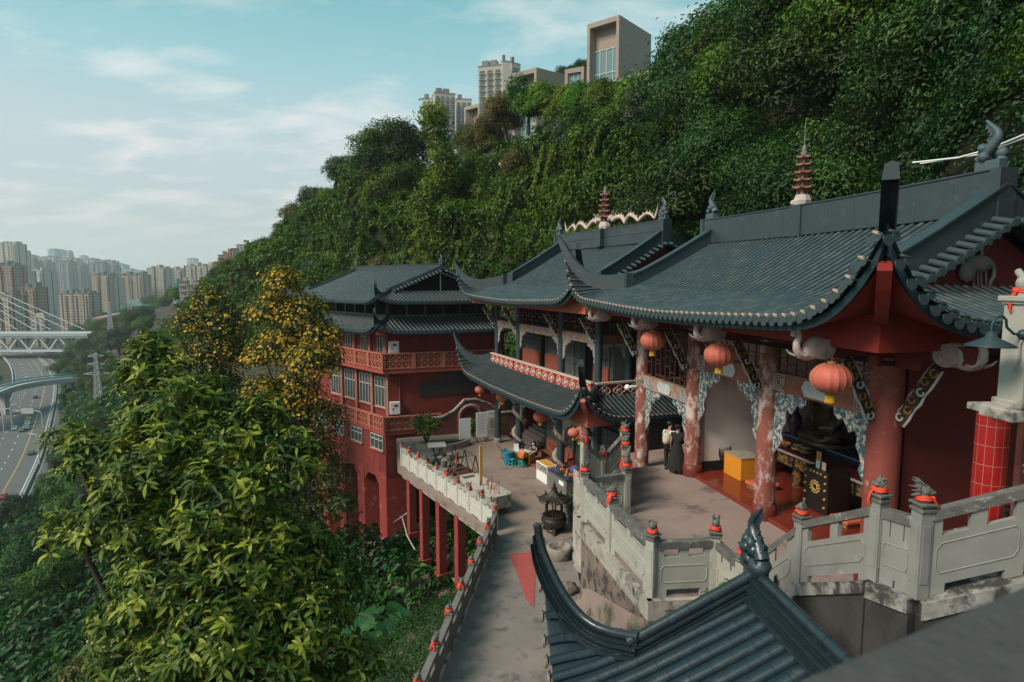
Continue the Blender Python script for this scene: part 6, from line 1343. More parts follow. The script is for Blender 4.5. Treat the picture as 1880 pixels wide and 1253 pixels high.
def profb(d): return -1.55 + 2.35 * (min(d, 6.3) / 5.7) ** 1.06
ru = Roof(LB, -.75, 15.6, -.75, 10.65, 1.9, profb, .5, (2.0, 2.6, 4, .1), dr=5.7, pitch=.30)
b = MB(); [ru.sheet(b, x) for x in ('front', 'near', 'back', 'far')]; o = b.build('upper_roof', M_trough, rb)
for x in ('front', 'near', 'back'): tile_side(ru, o, x, .065, 5, .07, M_drip)
b = MB(); [ru.fascia(b, x, h=.15) for x in ('front', 'near')]; b.build('eave_board', M_fascia, o)
b = MB(); [ru.soffit(b, x, ins1=1.7) for x in ('front', 'near')]; b.build('soffit', M_dark, o)
b = MB(); ru.hip(b, (0, 0), wd=.2, h0=.22, h1=.5, tipout=.1, tipup=.5); b.build('hip_ridge', M_ridge, o)
b = MB(); ru.hip(b, (1, 0), wd=.2, h0=.22, h1=.5, tipout=.1, tipup=.5); b.build('hip_ridge', M_ridge, o)
b = MB(); ru.sweep(b, [(1.1, 4.95, .78), (13.9, 4.95, .78)], .26, .36, cap=.05); b.build('main_ridge', M_ridge, o)
for sg, v0_ in ((1, 1.15), (-1, 8.75)):
    for u in (1.15, 13.7):
        b = MB(); ru.sweep(b, [(u, v0_ + sg * q, profb(1.9 + q)) for q in np.linspace(-.3, 3.8, 6)], .24, .28); b.build('verge_ridge', M_ridge, o)
    b = MB()
    for i in range(14):
        q = .1 + 3.6 * (i + .5) / 14; c = V3(LB(1.05, v0_ + sg * q, profb(1.9 + q) - .02)); b.tube([c, c - Dl * .34 - UP * .1], .085, 7)
    b.build('verge_tiles', M_drip, o)
for u, d_ in ((1.2, -1), (13.8, 1)):
    b = MB(); fish_tail(b, LB(u, 4.95, 1.1), Dl * d_, .62); b.build('ridge_ornament', M_fish, o)
b = MB(); g = 1.9
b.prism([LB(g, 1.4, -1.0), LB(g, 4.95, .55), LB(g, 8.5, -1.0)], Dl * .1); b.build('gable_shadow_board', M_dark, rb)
b = MB(); [b.bar(LB(1.3, 4.95, -1.0), LB(1.3, 4.95, .6), .07, .07), b.bar(LB(1.3, 4.95, .55), LB(1.3, 8.6, -.9), .07, .07), b.bar(LB(1.3, 1.3, -1.0), LB(1.3, 8.6, -1.0), .07, .07)]; b.build('gable_frame', mat('pale_steel', (.35, .36, .35)), rb)
# the low stained wall with its arched niche at the end of the courtyard
nw = thing('garden_wall', 'stained red garden wall with an arched door and a sloping coping at the courtyard end', 'wall', LB(-.5, 5, ZC))
b = MB(); v = lambda x, z: LB(-.35, x, z)
b.prism([v(3.2, ZC - .6), v(9.4, ZC - .6), v(9.4, -9.9), v(8.3, -9.9), v(7.6, -9.2), v(6.5, -8.75), v(5.6, -8.75), v(4.8, -9.5), v(3.9, -9.9), v(3.2, -9.9)], Nr * .22)
b.build('wall_face', mat('soot_stained_red', (0.20, .06, .045), (.12, .04, .032), scale=1.1, rough=.9, c3=(.06, .05, .042), c3amt=.46, c3scale=.9), nw)
b = MB(); pth = [v(3.2, -9.88), v(3.9, -9.88), v(4.8, -9.48), v(5.6, -8.73), v(6.5, -8.73), v(7.6, -9.18), v(8.3, -9.88), v(9.4, -9.88)]
for p, q in zip(pth[:-1], pth[1:]): b.bar(V3(p) + Nr * .11, V3(q) + Nr * .11, .34, .10)
b.build('coping', M_slab, nw)
b = MB(); arch = [(5.2, ZC), (5.2, -9.9)] + [(6.0 - .8 * math.cos(t), -9.9 + .75 * math.sin(t)) for t in np.linspace(0, math.pi, 9)] + [(6.8, -9.9), (6.8, ZC)]
b.tube([V3(v(x, z)) + Nr * .3 for x, z in arch], .16, 6, smooth=False); b.build('arch_surround', mat('pinkish_arch', (.30, .13, .10), (.22, .12, .10), scale=6, c3=(.4, .33, .29), c3amt=.35), nw)
b = MB(); b.prism([V3(v(x, z)) + Nr * .235 for x, z in arch], Nr * .04); b.build('arched_door', mat('old_red_door', (.15, .03, .022)), nw)

# ------------------------------------------------------------------ things in the courtyard
def at(px, py, z=ZC): return G(px, py, z)
M_green = leafmat('potted_leaf', (0.02, .05, .012), (.06, .13, .02), (.18, .25, .03), objvar=.1)
M_terra = mat('planter_rim', (0.34, .25, .2), (.26, .19, .15), scale=4, rough=.85)
p = at(815, 822); pl = thing('planter', 'kidney shaped masonry planter with dark soil at the courtyard end', 'planter', p, .31)
b = MB(); ring = [(1.5 * math.cos(t) * (1 + .15 * math.cos(2 * t)), .62 * math.sin(t) + .18 * math.cos(2 * t)) for t in np.linspace(0, 2 * math.pi, 29)[:-1]]
for i in range(28): a, c = ring[i], ring[(i + 1) % 28]; b.vbar((*a, 0), (*c, 0), .2, .42)
b.build('rim', M_terra, pl, world=False); b = MB(); b.prism([(x, y, 0) for x, y in ring], UP * .33); b.build('soil', mat('dark_soil', (.03, .028, .02)), pl, world=False)
def bush(name, label, cat, p, r, h, nleaf, lsize, m, stems=4, group=None, flat=.8):
    t = thing(name, label, cat, p, 0, group); b = MB(); blobs = []
    for i in range(stems):
        a = 6.28 * i / stems + rnd.uniform(-.5, .5); q = V3(p) + (math.cos(a) * r * .55, math.sin(a) * r * .55, h * rnd.uniform(.55, .85)); blobs.append((q, r * rnd.uniform(.42, .6)))
        b.tube([p, V3(p) * .5 + q * .5 + (rnd.uniform(-.1, .1), rnd.uniform(-.1, .1), .1), q], [.03 * r + .02, .025 * r + .012, .01], 6)
    blobs.append((V3(p) + UP * h * .9, r * .5)); b.build('stem', M_bark, t)
    pos, nrm = [], []
    for i in range(nleaf):
        c, rr = blobs[rnd.randrange(len(blobs))]; d = npr.normal(size=3); d /= np.linalg.norm(d); pos.append(c + d * rr * (.55 + .5 * rnd.random()) * (1, 1, flat)); nrm.append(d + (0, 0, .8))
    leaf_object('foliage', pos, nrm, npr.uniform(.7, 1.2, nleaf) * lsize, m, npr.uniform(0, 1, nleaf), parent=t); return t
bush('ornamental_tree', 'small yellow green tree standing in the courtyard planter', 'tree', at(783, 822) + UP * .3, 1.05, 1.9, 900, .24, mat_y := leafmat('yellow_green_leaf', (.05, .09, .012), (.14, .20, .025), (.30, .30, .04), objvar=.1), 5)
for i, (x, lb) in enumerate(((868, 'dark green shrub behind the notice boards, left of its pair'), (905, 'dark green shrub behind the notice boards, right of its pair'))): bush('shrub', lb, 'shrub', at(x, 800), .85, 1.2, 500, .2, M_green, 4, 'shrubs behind the notice boards')
for i, (px, py, w_, h_, lb, kind) in enumerate(((860, 816, .80, 1.45, 'blank white notice board, lowest of the three by the planter', 0), (890, 812, .78, 1.75, 'white notice board of small grey text, middle of three', 1), (896 - 4 + 19, 808, .84, 1.75, 'white notice board with a golden picture, beside the teal column', 2))):
    p = at(px - 6, py, ZC); p[1] += .0; s_ = thing('notice_board', lb, 'sign', p, .42, 'notice boards at the courtyard end')
    b = MB(); b.box((0, 0, .35 + h_ / 2), (w_, .05, h_)); b.build('board', M_white, s_, world=False, bevel=.006)
    b = MB(); [b.box((e * w_ * .42, .05, .2), (.04, .04, .5)) for e in (-1, 1)]; [b.box((e * w_ * .42, 0, .04), (.05, .42, .05)) for e in (-1, 1)]; b.build('stand', M_black, s_, world=False)
    if kind:
        b = MB()
        if kind == 1:
            for k in range(13): b.box((-.02 * (k % 3), -.03, .35 + h_ * (.9 - .06 * k)), (w_ * (.72 - .1 * (k % 4 == 3)), .006, .018))
            b.build('grey_writing', mat('grey_print', (.32, .32, .31)), s_, world=False)
        else:
            b.box((0, -.03, .35 + h_ * .5), (w_ * .5, .006, h_ * .42)); b.build('golden_picture', mat('golden_print', (.50, .30, .07), (.62, .52, .36), scale=11, c3=(.25, .10, .03), c3amt=.42, c3scale=9), s_, world=False)
            b = MB(); [b.box((0, -.03, .35 + h_ * z), (w_ * .7, .006, .02)) for z in (.9, .86, .2, .16, .12)]; b.build('grey_writing', MATS['grey_print'], s_, world=False)
p = at(802, 838); t = thing('stone_table', 'square pale stone table by the courtyard railing', 'table', p, .2); b = MB(); b.box((0, 0, .74), (1.15, 1.0, .09)); b.build('table_top', mat('pale_stone_top', (.50, .45, .40), (.42, .38, .33), scale=5), t, world=False, bevel=.015); b = MB(); b.box((-.25, 0, .36), (.2, .55, .7)); b.box((.25, 0, .36), (.2, .55, .7)); b.build('leg', M_stone, t, world=False)
for i, (px, py, lb) in enumerate(((825, 846, 'grey stone stool right of the stone table'), (815, 858, 'grey stone stool in front of the stone table'), (806, 852, 'grey stone stool under the near edge of the stone table'), (836, 842, 'grey stone stool farthest right from the stone table'))):
    s_ = thing('stone_stool', lb, 'stool', at(px, py), 0, 'stools round the stone table'); b = MB(); b.lathe([(.16, 0), (.2, .2), (.17, .4)], (0, 0, 0), 10); b.build('drum', M_stone, s_, world=False); b = MB(); b.box((0, 0, .43), (.34, .34, .06)); b.build('seat', mat('stool_top', (.26, .25, .22)), s_, world=False)
for (px, py, lb) in ((796, 854, 'dark stone lion crouching beside the stone table'), (834, 872, 'dark stone lion sitting by the candle rack')):
    t = thing('stone_lion', lb, 'statue', at(px, py), rnd.uniform(0, 3)); b = MB(); b.box((0, 0, .08), (.5, .36, .16)); b.ball((-.05, 0, .36), (.24, .17, .22), 10, 7, jit=.06); b.ball((.17, 0, .58), (.17, .16, .16), 10, 7, jit=.12); b.ball((.30, 0, .54), (.09, .09, .07), 8, 5)
    for e in (-1, 1): b.tube([(.12, .1 * e, .4), (.2, .11 * e, .16)], [.07, .06], 7); b.ball((-.15, .13 * e, .24), (.14, .08, .11), 8, 5)
    b.build('body', mat('dark_lion_stone', (.075, .085, .09), (.04, .045, .048), scale=9, rough=.8, bump=.3), t, world=False)
# candle rack, incense trough, sticks
p = at(853, 882); t = thing('candle_rack', 'black iron candle rack with A frames and rusty red trays', 'candle rack', p, -1.02)
b = MB()
for x in (-1.3, 0, 1.3):
    for e in (-1, 1): b.tube([(x, e * .42, 0), (x, 0, 1.75)], .03, 6)
b.tube([(-1.3, 0, 1.7), (0, 0, 1.72), (1.3, 0, 1.7)], .022, 6); [b.tube([(x0, 0, 1.7), (x0 + 1.3, .35, .45)], .016, 5) for x0 in (-1.3, 0)]
b.build('frame', M_black, t, world=False)
M_rust = mat('rusty_tray', (.13, .035, .022), (.06, .03, .022), scale=5, rough=.8, c3=(.30, .06, .03), c3amt=.38, c3scale=6)
b = MB(); b.box((0, 0, .42), (2.7, .85, .05)); [b.box((0, e * .43, .47), (2.7, .03, .12)) for e in (-1, 1)]; [b.box((x, 0, .47), (.03, .85, .12)) for x in (-1.35, -.45, .45, 1.35)]; b.build('tray', M_rust, t, world=False)
b = MB(); [b.box((e * 1.25, f * .38, .2), (.05, .05, .4)) for e in (-1, 1) for f in (-1, 1)]; b.build('leg', M_black, t, world=False)
p = at(838, 872); t = thing('candle', 'tall orange red candle stuck upright at the end of the rack', 'candle', p + UP * .45); b = MB(); b.lathe([(.05, 0), (.055, .5), (.03, .7), (.004, .95)], (0, 0, 0), 8); b.build('wax', mat('orange_wax', (.62, .12, .03), scale=4), t, world=False)
p = at(887, 925); ang = math.atan2((RAIL1 - RAIL0)[1], (RAIL1 - RAIL0)[0]); t = thing('incense_trough', 'long pale stone incense trough full of ash beside the railing', 'incense trough', p, ang)
b = MB(); wl = [(-1.75, .5), (1.75, .5), (1.75, -.5), (-1.75, -.5)]
for i in range(4):
    a, c = wl[i], wl[(i + 1) % 4]; b.vbar((*a, .35), (*c, .35), .13, .62); b.vbar((*a, .93), (*c, .93), .24, .07)
b.box((0, 0, .38), (3.4, 1.0, .1)); b.build('trough', mat('pale_trough_stone', (.46, .42, .36), (.36, .32, .27), scale=3, rough=.9, c3=(.15, .13, .11), c3amt=.36), t, world=False, bevel=.015)
b = MB(); b.box((0, 0, .82), (3.35, .92, .06)); b.build('ash', mat('pale_ash', (.52, .47, .41), (.42, .36, .31), scale=9, rough=1), t, world=False)
b = MB(); [b.lathe([(.17, 0), (.12, .2), (.18, .38)], (x, y, 0), 8) for x in (-1.4, 1.4) for y in (-.36, .36)]; b.build('foot', M_stone, t, world=False)
for i, (x, y) in enumerate(((-.35, .1), (-.22, -.04))):
    s_ = thing('incense_stick', 'giant yellow incense stick standing in the stone trough', 'incense', p + V3((math.cos(ang) * x - math.sin(ang) * y, math.sin(ang) * x + math.cos(ang) * y, .85)), 0, 'giant yellow incense sticks'); b = MB(); b.tube([(0, 0, 0), (0, 0, .3)], .03, 6); b.build('foot_stick', M_rust, s_, world=False); b = MB(); b.tube([(0, 0, .3), (0, 0, 2.0 + .08 * i)], .055, 8); b.build('wrapped_shaft', mat('yellow_incense', (.62, .34, .06), (.5, .26, .05), scale=8), s_, world=False)
for i in range(12):
    x, y = rnd.uniform(.2, 1.3), rnd.uniform(-.3, .3); b = MB(); q = p + V3((math.cos(ang) * x - math.sin(ang) * y, math.sin(ang) * x + math.cos(ang) * y, .85)); b.tube([q, q + (rnd.uniform(-.06, .06), rnd.uniform(-.06, .06), rnd.uniform(.45, .8))], .014, 5); tag(b.build('incense_stick', mat('red_stick', (.4, .06, .04))), 'thin red incense stick burning in the ash of the stone trough', 'incense', 'thin red incense sticks')
# the bronze incense burner and the stone basins
p = at(1017, 975); t = thing('incense_burner', 'dark bronze incense burner with a round pavilion roof and open posts', 'incense burner', p, 0, None, .66); t.scale = (.63, .63, .60)
b = MB(); b.lathe([(.5, 0), (.62, .1), (.5, .2), (.45, .3), (.8, .55), (.92, .85), (.9, 1.05), (.78, 1.15), (.84, 1.22), (.84, 1.28), (.70, 1.28), (.66, 1.15), (.0, 1.1)], (0, 0, 0), 26); [b.tube([(.6 * math.cos(a), .6 * math.sin(a), .5), (.78 * math.cos(a), .78 * math.sin(a), .2), (.8 * math.cos(a), .8 * math.sin(a), 0)], [.14, .1, .14], 8) for a in (.5, 2.6, 4.7)]; b.build('bowl', M_bronze, t, world=False)
b = MB(); [b.tube([(.62 * math.cos(a), .62 * math.sin(a), 1.2), (.62 * math.cos(a), .62 * math.sin(a), 2.35)], .055, 8) for a in np.arange(6) * 1.0472 + .3]; b.lathe([(.66, 2.28), (.7, 2.34), (.66, 2.4), (.5, 2.4)], (0, 0, 0), 24); b.build('posts', M_bronze, t, world=False)
b = MB(); n_ = 48; prof_ = [(1.12, 2.40, .12), (1.12, 2.46, .12), (.85, 2.54, .03), (.55, 2.68, 0), (.30, 2.90, 0), (.2, 3.1, 0)]; rows = []
for r, z, l in prof_: rows.append([(r * math.cos(a), r * math.sin(a), z + l * max(0, math.cos(6 * a)) ** 4 + .025 * math.cos(24 * a)) for a in np.linspace(0, 2 * math.pi, 97)])
b.grid(rows, 0, True); b.grid([[(x * .98, y * .98, z - .04) for x, y, z in r_] for r_ in rows[1:3]], 0, True, True)
for k in range(6): a = 1.0472 * k; b.tube([(.95 * math.cos(a), .95 * math.sin(a), 2.60), (1.16 * math.cos(a), 1.16 * math.sin(a), 2.62), (1.26 * math.cos(a), 1.26 * math.sin(a), 2.80)], [.05, .05, .02], 6)
b.build('burner_roof', M_bronze, t, world=False)
b = MB(); b.lathe([(.26, 3.05), (.12, 3.14), (.22, 3.28), (.09, 3.42), (.14, 3.52), (.05, 3.64), (.02, 3.9)], (0, 0, 0), 14); b.build('finial', M_bronze, t, world=False)
p = at(1027, 1022); t = thing('stone_basin', 'round stone basin with a dark hollow in front of the bronze burner', 'basin', p, 0, None, .66)
b = MB(); b.lathe([(.72, 0), (.82, .3), (.80, .62), (.74, .70), (.60, .70), (.56, .25), (.0, .2)], (0, 0, 0), 28); b.build('ring', mat('basin_stone', (.20, .17, .14), (.30, .27, .23), scale=6, rough=.9, c3=(.06, .05, .045), c3amt=.4), t, world=False)
for i, (px, py) in enumerate(((1040, 945), (1048, 958), (1056, 968), (1052, 938))):
    q = at(px, py); t = thing('potted_plant', 'small green plant in a dark stone pot between burner and terrace wall', 'plant', q, 0, 'pots between the burner and the terrace wall'); b = MB(); b.lathe([(.16, 0), (.2, .1), (.15, .35), (.26, .7), (.25, .74), (.18, .7)], (0, 0, 0), 12); b.build('pot', M_stone, t, world=False)
    k = 90; d = npr.normal(size=(k, 3)); d /= np.linalg.norm(d, axis=1, keepdims=True); d[:, 2] = abs(d[:, 2]); leaf_object('foliage', V3(q) + (0, 0, .75) + d * npr.uniform(.1, .32, (k, 1)), d + (0, 0, .3), .16, M_green, npr.uniform(0, .7, k), parent=t)

# ------------------------------------------------------------------ lanterns
def lantern(name, label, group, p, r, tass=True):
    t = thing(name, label, 'lantern', p, rnd.uniform(0, 1), group); m = mat('lantern_silk', (0.56, 0.135, 0.10), (0.48, 0.10, 0.075), scale=3, rough=.6); n_ = 16
    b = MB(); rows = []
    for i in range(13):
        f = math.pi * (.10 + .80 * i / 12); rows.append([(r * math.sin(f) * (1 - .045 * abs(math.cos(n_ / 2 * a)) ** .5) * math.cos(a), r * math.sin(f) * (1 - .045 * abs(math.cos(n_ / 2 * a)) ** .5) * math.sin(a), r * .80 * math.cos(f)) for a in np.linspace(0, 2 * math.pi, 65)])
    b.grid(rows, 0, True); b.build('silk_shade', m, t, world=False)
    b = MB()
    for k in range(n_):
        a = 2 * math.pi * (k + .5) / n_; b.tube([(r * 1.0 * math.sin(f) * math.cos(a), r * 1.0 * math.sin(f) * math.sin(a), r * .80 * math.cos(f)) for f in np.linspace(.3, 2.84, 12)], r * .013, 4, smooth=False)
    b.build('ribs', mat('gold_thread', (.60, .30, .12), rough=.5), t, world=False)
    b = MB(); b.lathe([(r * .22, r * .74), (r * .24, r * .86), (r * .1, r * .9)], (0, 0, 0), 14); b.lathe([(r * .1, -r * .9), (r * .24, -r * .86), (r * .22, -r * .74)], (0, 0, 0), 14); b.tube([(0, 0, r * .9), (0, 0, r * 1.3)], .012, 5); b.build('caps', mat('copper_cap', (.5, .22, .10), rough=.4), t, world=False)
    b = MB()
    for k in range(26):
        a = 2 * math.pi * k / 26; b.tube([(r * .21 * math.cos(a), r * .21 * math.sin(a), -r * .86), (r * .22 * math.cos(a) * 1.05, r * .22 * math.sin(a) * 1.05, -r * 1.22 - rnd.uniform(0, .03))], r * .028, 4)
    b.build('tassel', mat('yellow_tassel', (.62, .36, .03), (.5, .27, .02), scale=9), t, world=False); return t
for (u, lb) in ((.75, 'largest red silk lantern under the near roof corner of the front hall'), (4.42, 'red silk lantern under the middle of the front hall eave'), (8.25, 'red silk lantern before the leftmost peeling column of the front hall')):
    lantern('lantern', lb, 'big lanterns of the front hall', L1(u - (1.05 if u < 1 else .75), -1.72, -2.0), .40)
for (px, py, Y_, r, lb) in ((1065, 797, 26.8, .38, 'dusty lantern under the orange skirt roof corner by the stairs'), (992, 765, 33.2, .40, 'dusty lantern above the yellow and white window papers'), (922, 728, 38.5, .42, 'dusty lantern above the dark staircase beside the teal column'), (881, 716, 40.0, .34, 'small lantern at the far end of the skirt roof against the red wall'), (1053, 795, 25.8, .26, 'small round lantern half hidden behind ribbons at the stair')):
    lantern('lantern', lb, 'small lanterns of the two storey hall', AT(px, py, Y_), r)
# ------------------------------------------------------------------ people
def skinned(name, V, E_, rad, m, parent, sub=2):
    me = bpy.data.meshes.new(name); me.from_pydata([tuple(map(float, v)) for v in V], E_, []); me.materials.append(m)
    o = bpy.data.objects.new(name, me); col.objects.link(o); o.parent = parent; ROOTM[o.name] = ROOTM[parent.name]
    sk = o.modifiers.new('skin', 'SKIN'); sk.use_smooth_shade = True
    for i, r in enumerate(rad):
        d = me.skin_vertices[0].data[i]; d.radius = (r, r) if isinstance(r, (int, float)) else r; d.use_root = (i == 0)
    ss = o.modifiers.new('sub', 'SUBSURF'); ss.levels = sub; ss.render_levels = sub
    return o
M_skin = mat('skin', (0.42, .24, .17), (.38, .21, .15), scale=8, rough=.55); M_hair = mat('black_hair', (.010, .008, .008), rough=.5)
def person(label, loc, yaw, J, shirt, legs, hair='short', dress=None, group=None, sleeve=.5, shoes=(.03, .03, .03)):
    """J: joints in the person's own frame (x ahead, y left, z up)"""
    t = thing('person', label, 'person', loc, yaw, group); V, E_, Rd, ix = [], [], [], {}
    def vtx(n, p, r, par=None):
        ix[n] = len(V); V.append(V3(p)); Rd.append(r)
        if par is not None: E_.append((ix[par], ix[n]))
    hd = unit(V3(J['head']) - V3(J['neck'])); fw = unit(V3(J['face']) - hd * (V3(J['face']) @ hd)); lf = np.cross(hd, fw)
    vtx('pelvis', J['pelvis'], (.135, .105)); vtx('waist', (V3(J['pelvis']) + V3(J['chest'])) / 2, (.12, .09), 'pelvis'); vtx('chest', J['chest'], (.15, .105), 'waist'); vtx('neck', J['neck'], .052, 'chest')
    vtx('jaw', V3(J['neck']) + hd * .09 + fw * .02, .062, 'neck'); vtx('head', V3(J['head']), (.082, .094), 'jaw'); vtx('crown', V3(J['head']) + hd * .075, (.062, .07), 'head')
    vtx('nose', V3(J['head']) + fw * .10 - hd * .015, .014, 'head')
    for s_, e in (('l', 1), ('r', -1)):
        vtx(s_ + 'ear', V3(J['head']) + lf * e * .085, .016, 'head')
        vtx(s_ + 'sh', J[s_ + 'sh'], .062, 'chest'); vtx(s_ + 'el', J[s_ + 'el'], .043, s_ + 'sh'); vtx(s_ + 'wr', J[s_ + 'wr'], .028, s_ + 'el')
        d = unit(V3(J[s_ + 'wr']) - V3(J[s_ + 'el'])); sd_ = unit(np.cross(d, fw + .01)); nn = np.cross(sd_, d)
        vtx(s_ + 'palm', V3(J[s_ + 'wr']) + d * .065, (.036, .018), s_ + 'wr')
        for k in range(4):
            b0 = V3(J[s_ + 'wr']) + d * .095 + sd_ * (-.028 + .019 * k); L_ = (.062, .075, .07, .055)[k]
            vtx(s_ + 'f%da' % k, b0, .009, s_ + 'palm'); vtx(s_ + 'f%db' % k, b0 + d * L_ * .55 + nn * .008, .0085, s_ + 'f%da' % k); vtx(s_ + 'f%dc' % k, b0 + d * L_ + nn * .028, .007, s_ + 'f%db' % k)
        b0 = V3(J[s_ + 'wr']) + d * .035 - sd_ * .036; vtx(s_ + 'ta', b0, .011, s_ + 'palm'); vtx(s_ + 'tb', b0 + d * .035 - sd_ * .024, .009, s_ + 'ta'); vtx(s_ + 'tc', b0 + d * .06 - sd_ * .022 + nn * .012, .0075, s_ + 'tb')
        vtx(s_ + 'hip', J[s_ + 'hip'], .088, 'pelvis'); vtx(s_ + 'kn', J[s_ + 'kn'], .058, s_ + 'hip'); vtx(s_ + 'an', J[s_ + 'an'], .038, s_ + 'kn'); vtx(s_ + 'toe', V3(J[s_ + 'an']) + unit(V3(J.get(s_ + 'toe', (1, 0, 0)))) * .15 - UP * .045, .03, s_ + 'an')
    body = skinned('body', V, E_, Rd, M_skin, t)
    b = MB(); [b.ball(V3(J['head']) + fw * .085 + lf * e * .034 + hd * .008, .011, 7, 5) for e in (-1, 1)]; b.ball(V3(J['head']) + fw * .086 - hd * .055, (.008, .022, .006), 7, 4, ax=(fw, lf, hd)); b.build('eyes_and_mouth', MATS['dark_interior'], t, world=False)
    def seg(name, names, grow, m, cut=None):
        vs, es, rs, mp_ = [], [], [], {}
        for n in names: mp_[n] = len(vs); vs.append(V[ix[n]].copy()); r = Rd[ix[n]]; rs.append(tuple(x + grow for x in r) if isinstance(r, tuple) else r + grow)
        for a, b_ in E_:
            na = [k for k in names if ix[k] in (a, b_)]
            if len(na) == 2: es.append((mp_[na[0]], mp_[na[1]]))
        if cut:
            for n, (par, f_) in cut.items(): vs[mp_[n]] = V[ix[par]] * (1 - f_) + V[ix[n]] * f_
        return skinned(name, vs, es, rs, m, t)
    seg('shirt', ['pelvis', 'waist', 'chest', 'lsh', 'rsh', 'lel', 'rel'], .020, shirt, {'lel': ('lsh', sleeve), 'rel': ('rsh', sleeve)})
    if dress is None:
        seg('trousers', ['pelvis', 'lhip', 'rhip', 'lkn', 'rkn', 'lan', 'ran'], .022, legs)
    else:
        b = MB(); rows = []; p0 = V3(J['pelvis'])
        for z, r in dress: rows.append([(p0[0] * .6 + r * 1.0 * math.cos(a) * (1 + .06 * math.cos(9 * a) * (1 - z)), p0[1] + r * 1.05 * math.sin(a) * (1 + .06 * math.cos(9 * a) * (1 - z)), z) for a in np.linspace(0, 2 * math.pi, 37)])
        b.grid(rows, 0, True); b.build('skirt', legs, t, world=False)
    b = MB()
    for s_ in 'lr':
        a_ = V3(J[s_ + 'an']); d = unit(V3(J.get(s_ + 'toe', (1, 0, 0)))); b.ball(a_ + d * .07 - UP * .045, (.145, .055, .045), 10, 6, ax=(d, np.cross(UP, d), UP))
    b.build('shoes', mat('shoe_%d' % int(shoes[0] * 100), shoes), t, world=False)
    b = MB(); hc = V3(J['head']) + hd * .035 - fw * .018; b.ball(hc, (.105, .098, .105), 14, 9, ax=(fw, lf, hd))
    if hair == 'bun': b.ball(hc - fw * .10 + hd * .02, .05, 10, 7)
    if hair == 'long': b.tube([hc - fw * .06, hc - fw * .085 - hd * .16, hc - fw * .07 - hd * .30], [.09, .085, .05], 10, flat=.8)
    b.build('hair', M_hair, t, world=False); return t, J
def stand(**k):
    J = dict(pelvis=(0, 0, .93), chest=(0, 0, 1.27), neck=(.01, 0, 1.45), head=(.03, 0, 1.60), face=(1, 0, -.1), lsh=(0, .18, 1.38), rsh=(0, -.18, 1.38), lel=(-.03, .23, 1.10), rel=(-.03, -.23, 1.10), lwr=(.06, .22, .86), rwr=(.06, -.22, .86), lhip=(0, .09, .88), rhip=(0, -.09, .88), lkn=(.02, .10, .48), rkn=(.02, -.10, .48), lan=(-.02, .10, .085), ran=(-.02, -.10, .085)); J.update(k); return J
M_blackc = mat('black_cloth', (.012, .012, .013), (.02, .02, .021), scale=9, rough=.9); M_whitec = mat('white_cotton', (.60, .58, .54), (.52, .50, .47), scale=9, rough=.9)
pw = G(1242, 868, ZT); pm = G(1227, 863, ZT)
person('person in a long black dress, seen from behind with one hand on the hip', pw, 1.25, stand(rel=(-.06, -.34, 1.10), rwr=(.02, -.17, .98), face=(.8, -.5, -.1)), M_blackc, M_blackc, 'bun', dress=[(.16, .34), (.4, .29), (.7, .22), (.92, .165), (1.06, .13)], shoes=(.6, .58, .55))
tm, Jm = person('person in a white shirt and black trousers carrying a pale backpack on the terrace', pm, .9, stand(head=(.05, 0, 1.64), neck=(.02, 0, 1.48), face=(.8, -.6, -.15), lwr=(.25, .12, 1.15), lel=(.02, .22, 1.08)), M_whitec, M_blackc, 'short')
pk = thing('backpack', 'pale cream backpack worn by the person in the white shirt', 'backpack', pm, .9)
b = MB(); b.ball((-.23, 0, 1.20), (.11, .15, .21), 14, 10); b.build('bag', mat('cream_canvas', (.52, .46, .36), (.45, .39, .30), scale=8), pk, world=False)
b = MB(); b.ball((-.32, 0, 1.12), (.05, .11, .11), 10, 7); b.build('front_pocket', MATS['cream_canvas'], pk, world=False); b = MB(); [b.tube([(-.16, e * .1, 1.36), (-.02, e * .13, 1.45), (.11, e * .12, 1.33), (.09, e * .14, 1.12), (-.12, e * .14, 1.06)], .018, 6) for e in (-1, 1)]; b.build('strap', MATS['cream_canvas'], pk, world=False)
def sit(**k):
    J = dict(pelvis=(0, 0, .50), chest=(.05, 0, .84), neck=(.08, 0, 1.02), head=(.12, 0, 1.17), face=(1, 0, -.4), lsh=(.05, .18, .95), rsh=(.05, -.18, .95), lel=(.22, .22, .72), rel=(.22, -.22, .72), lwr=(.44, .12, .76), rwr=(.44, -.12, .76), lhip=(.02, .10, .47), rhip=(.02, -.10, .47), lkn=(.40, .14, .47), rkn=(.40, -.14, .47), lan=(.36, .14, .09), ran=(.36, -.14, .09)); J.update(k); return J
po = G(958, 858, ZC); po[2] = ZC
TA = 2.15                                              # the way the seated visitor faces: towards the table and the hall
fwd = V3((math.cos(1.05), math.sin(1.05), 0)); sdv = V3((-math.sin(1.05), math.cos(1.05), 0))
person('person in an orange T-shirt seated on a teal stool at the desk', po, 1.05, sit(), mat('orange_cotton', (.68, .17, .035), (.6, .14, .03), scale=7, rough=.9), M_blackc, 'short', shoes=(.5, .48, .45))
pt_ = po + fwd * .75 + sdv * .25
t = thing('desk', 'small wooden desk with papers where two people sit facing each other', 'desk', pt_, 1.05); b = MB(); b.box((0, .1, .74), (.75, 1.5, .05)); b.build('desk_top', mat('pale_desk', (.42, .36, .28), (.36, .3, .22), scale=5), t, world=False); b = MB(); b.box((0, .1, .38), (.68, 1.35, .66)); b.build('front_panel', mat('yellow_desk_cloth', (.48, .27, .05), (.40, .22, .04), scale=7), t, world=False)
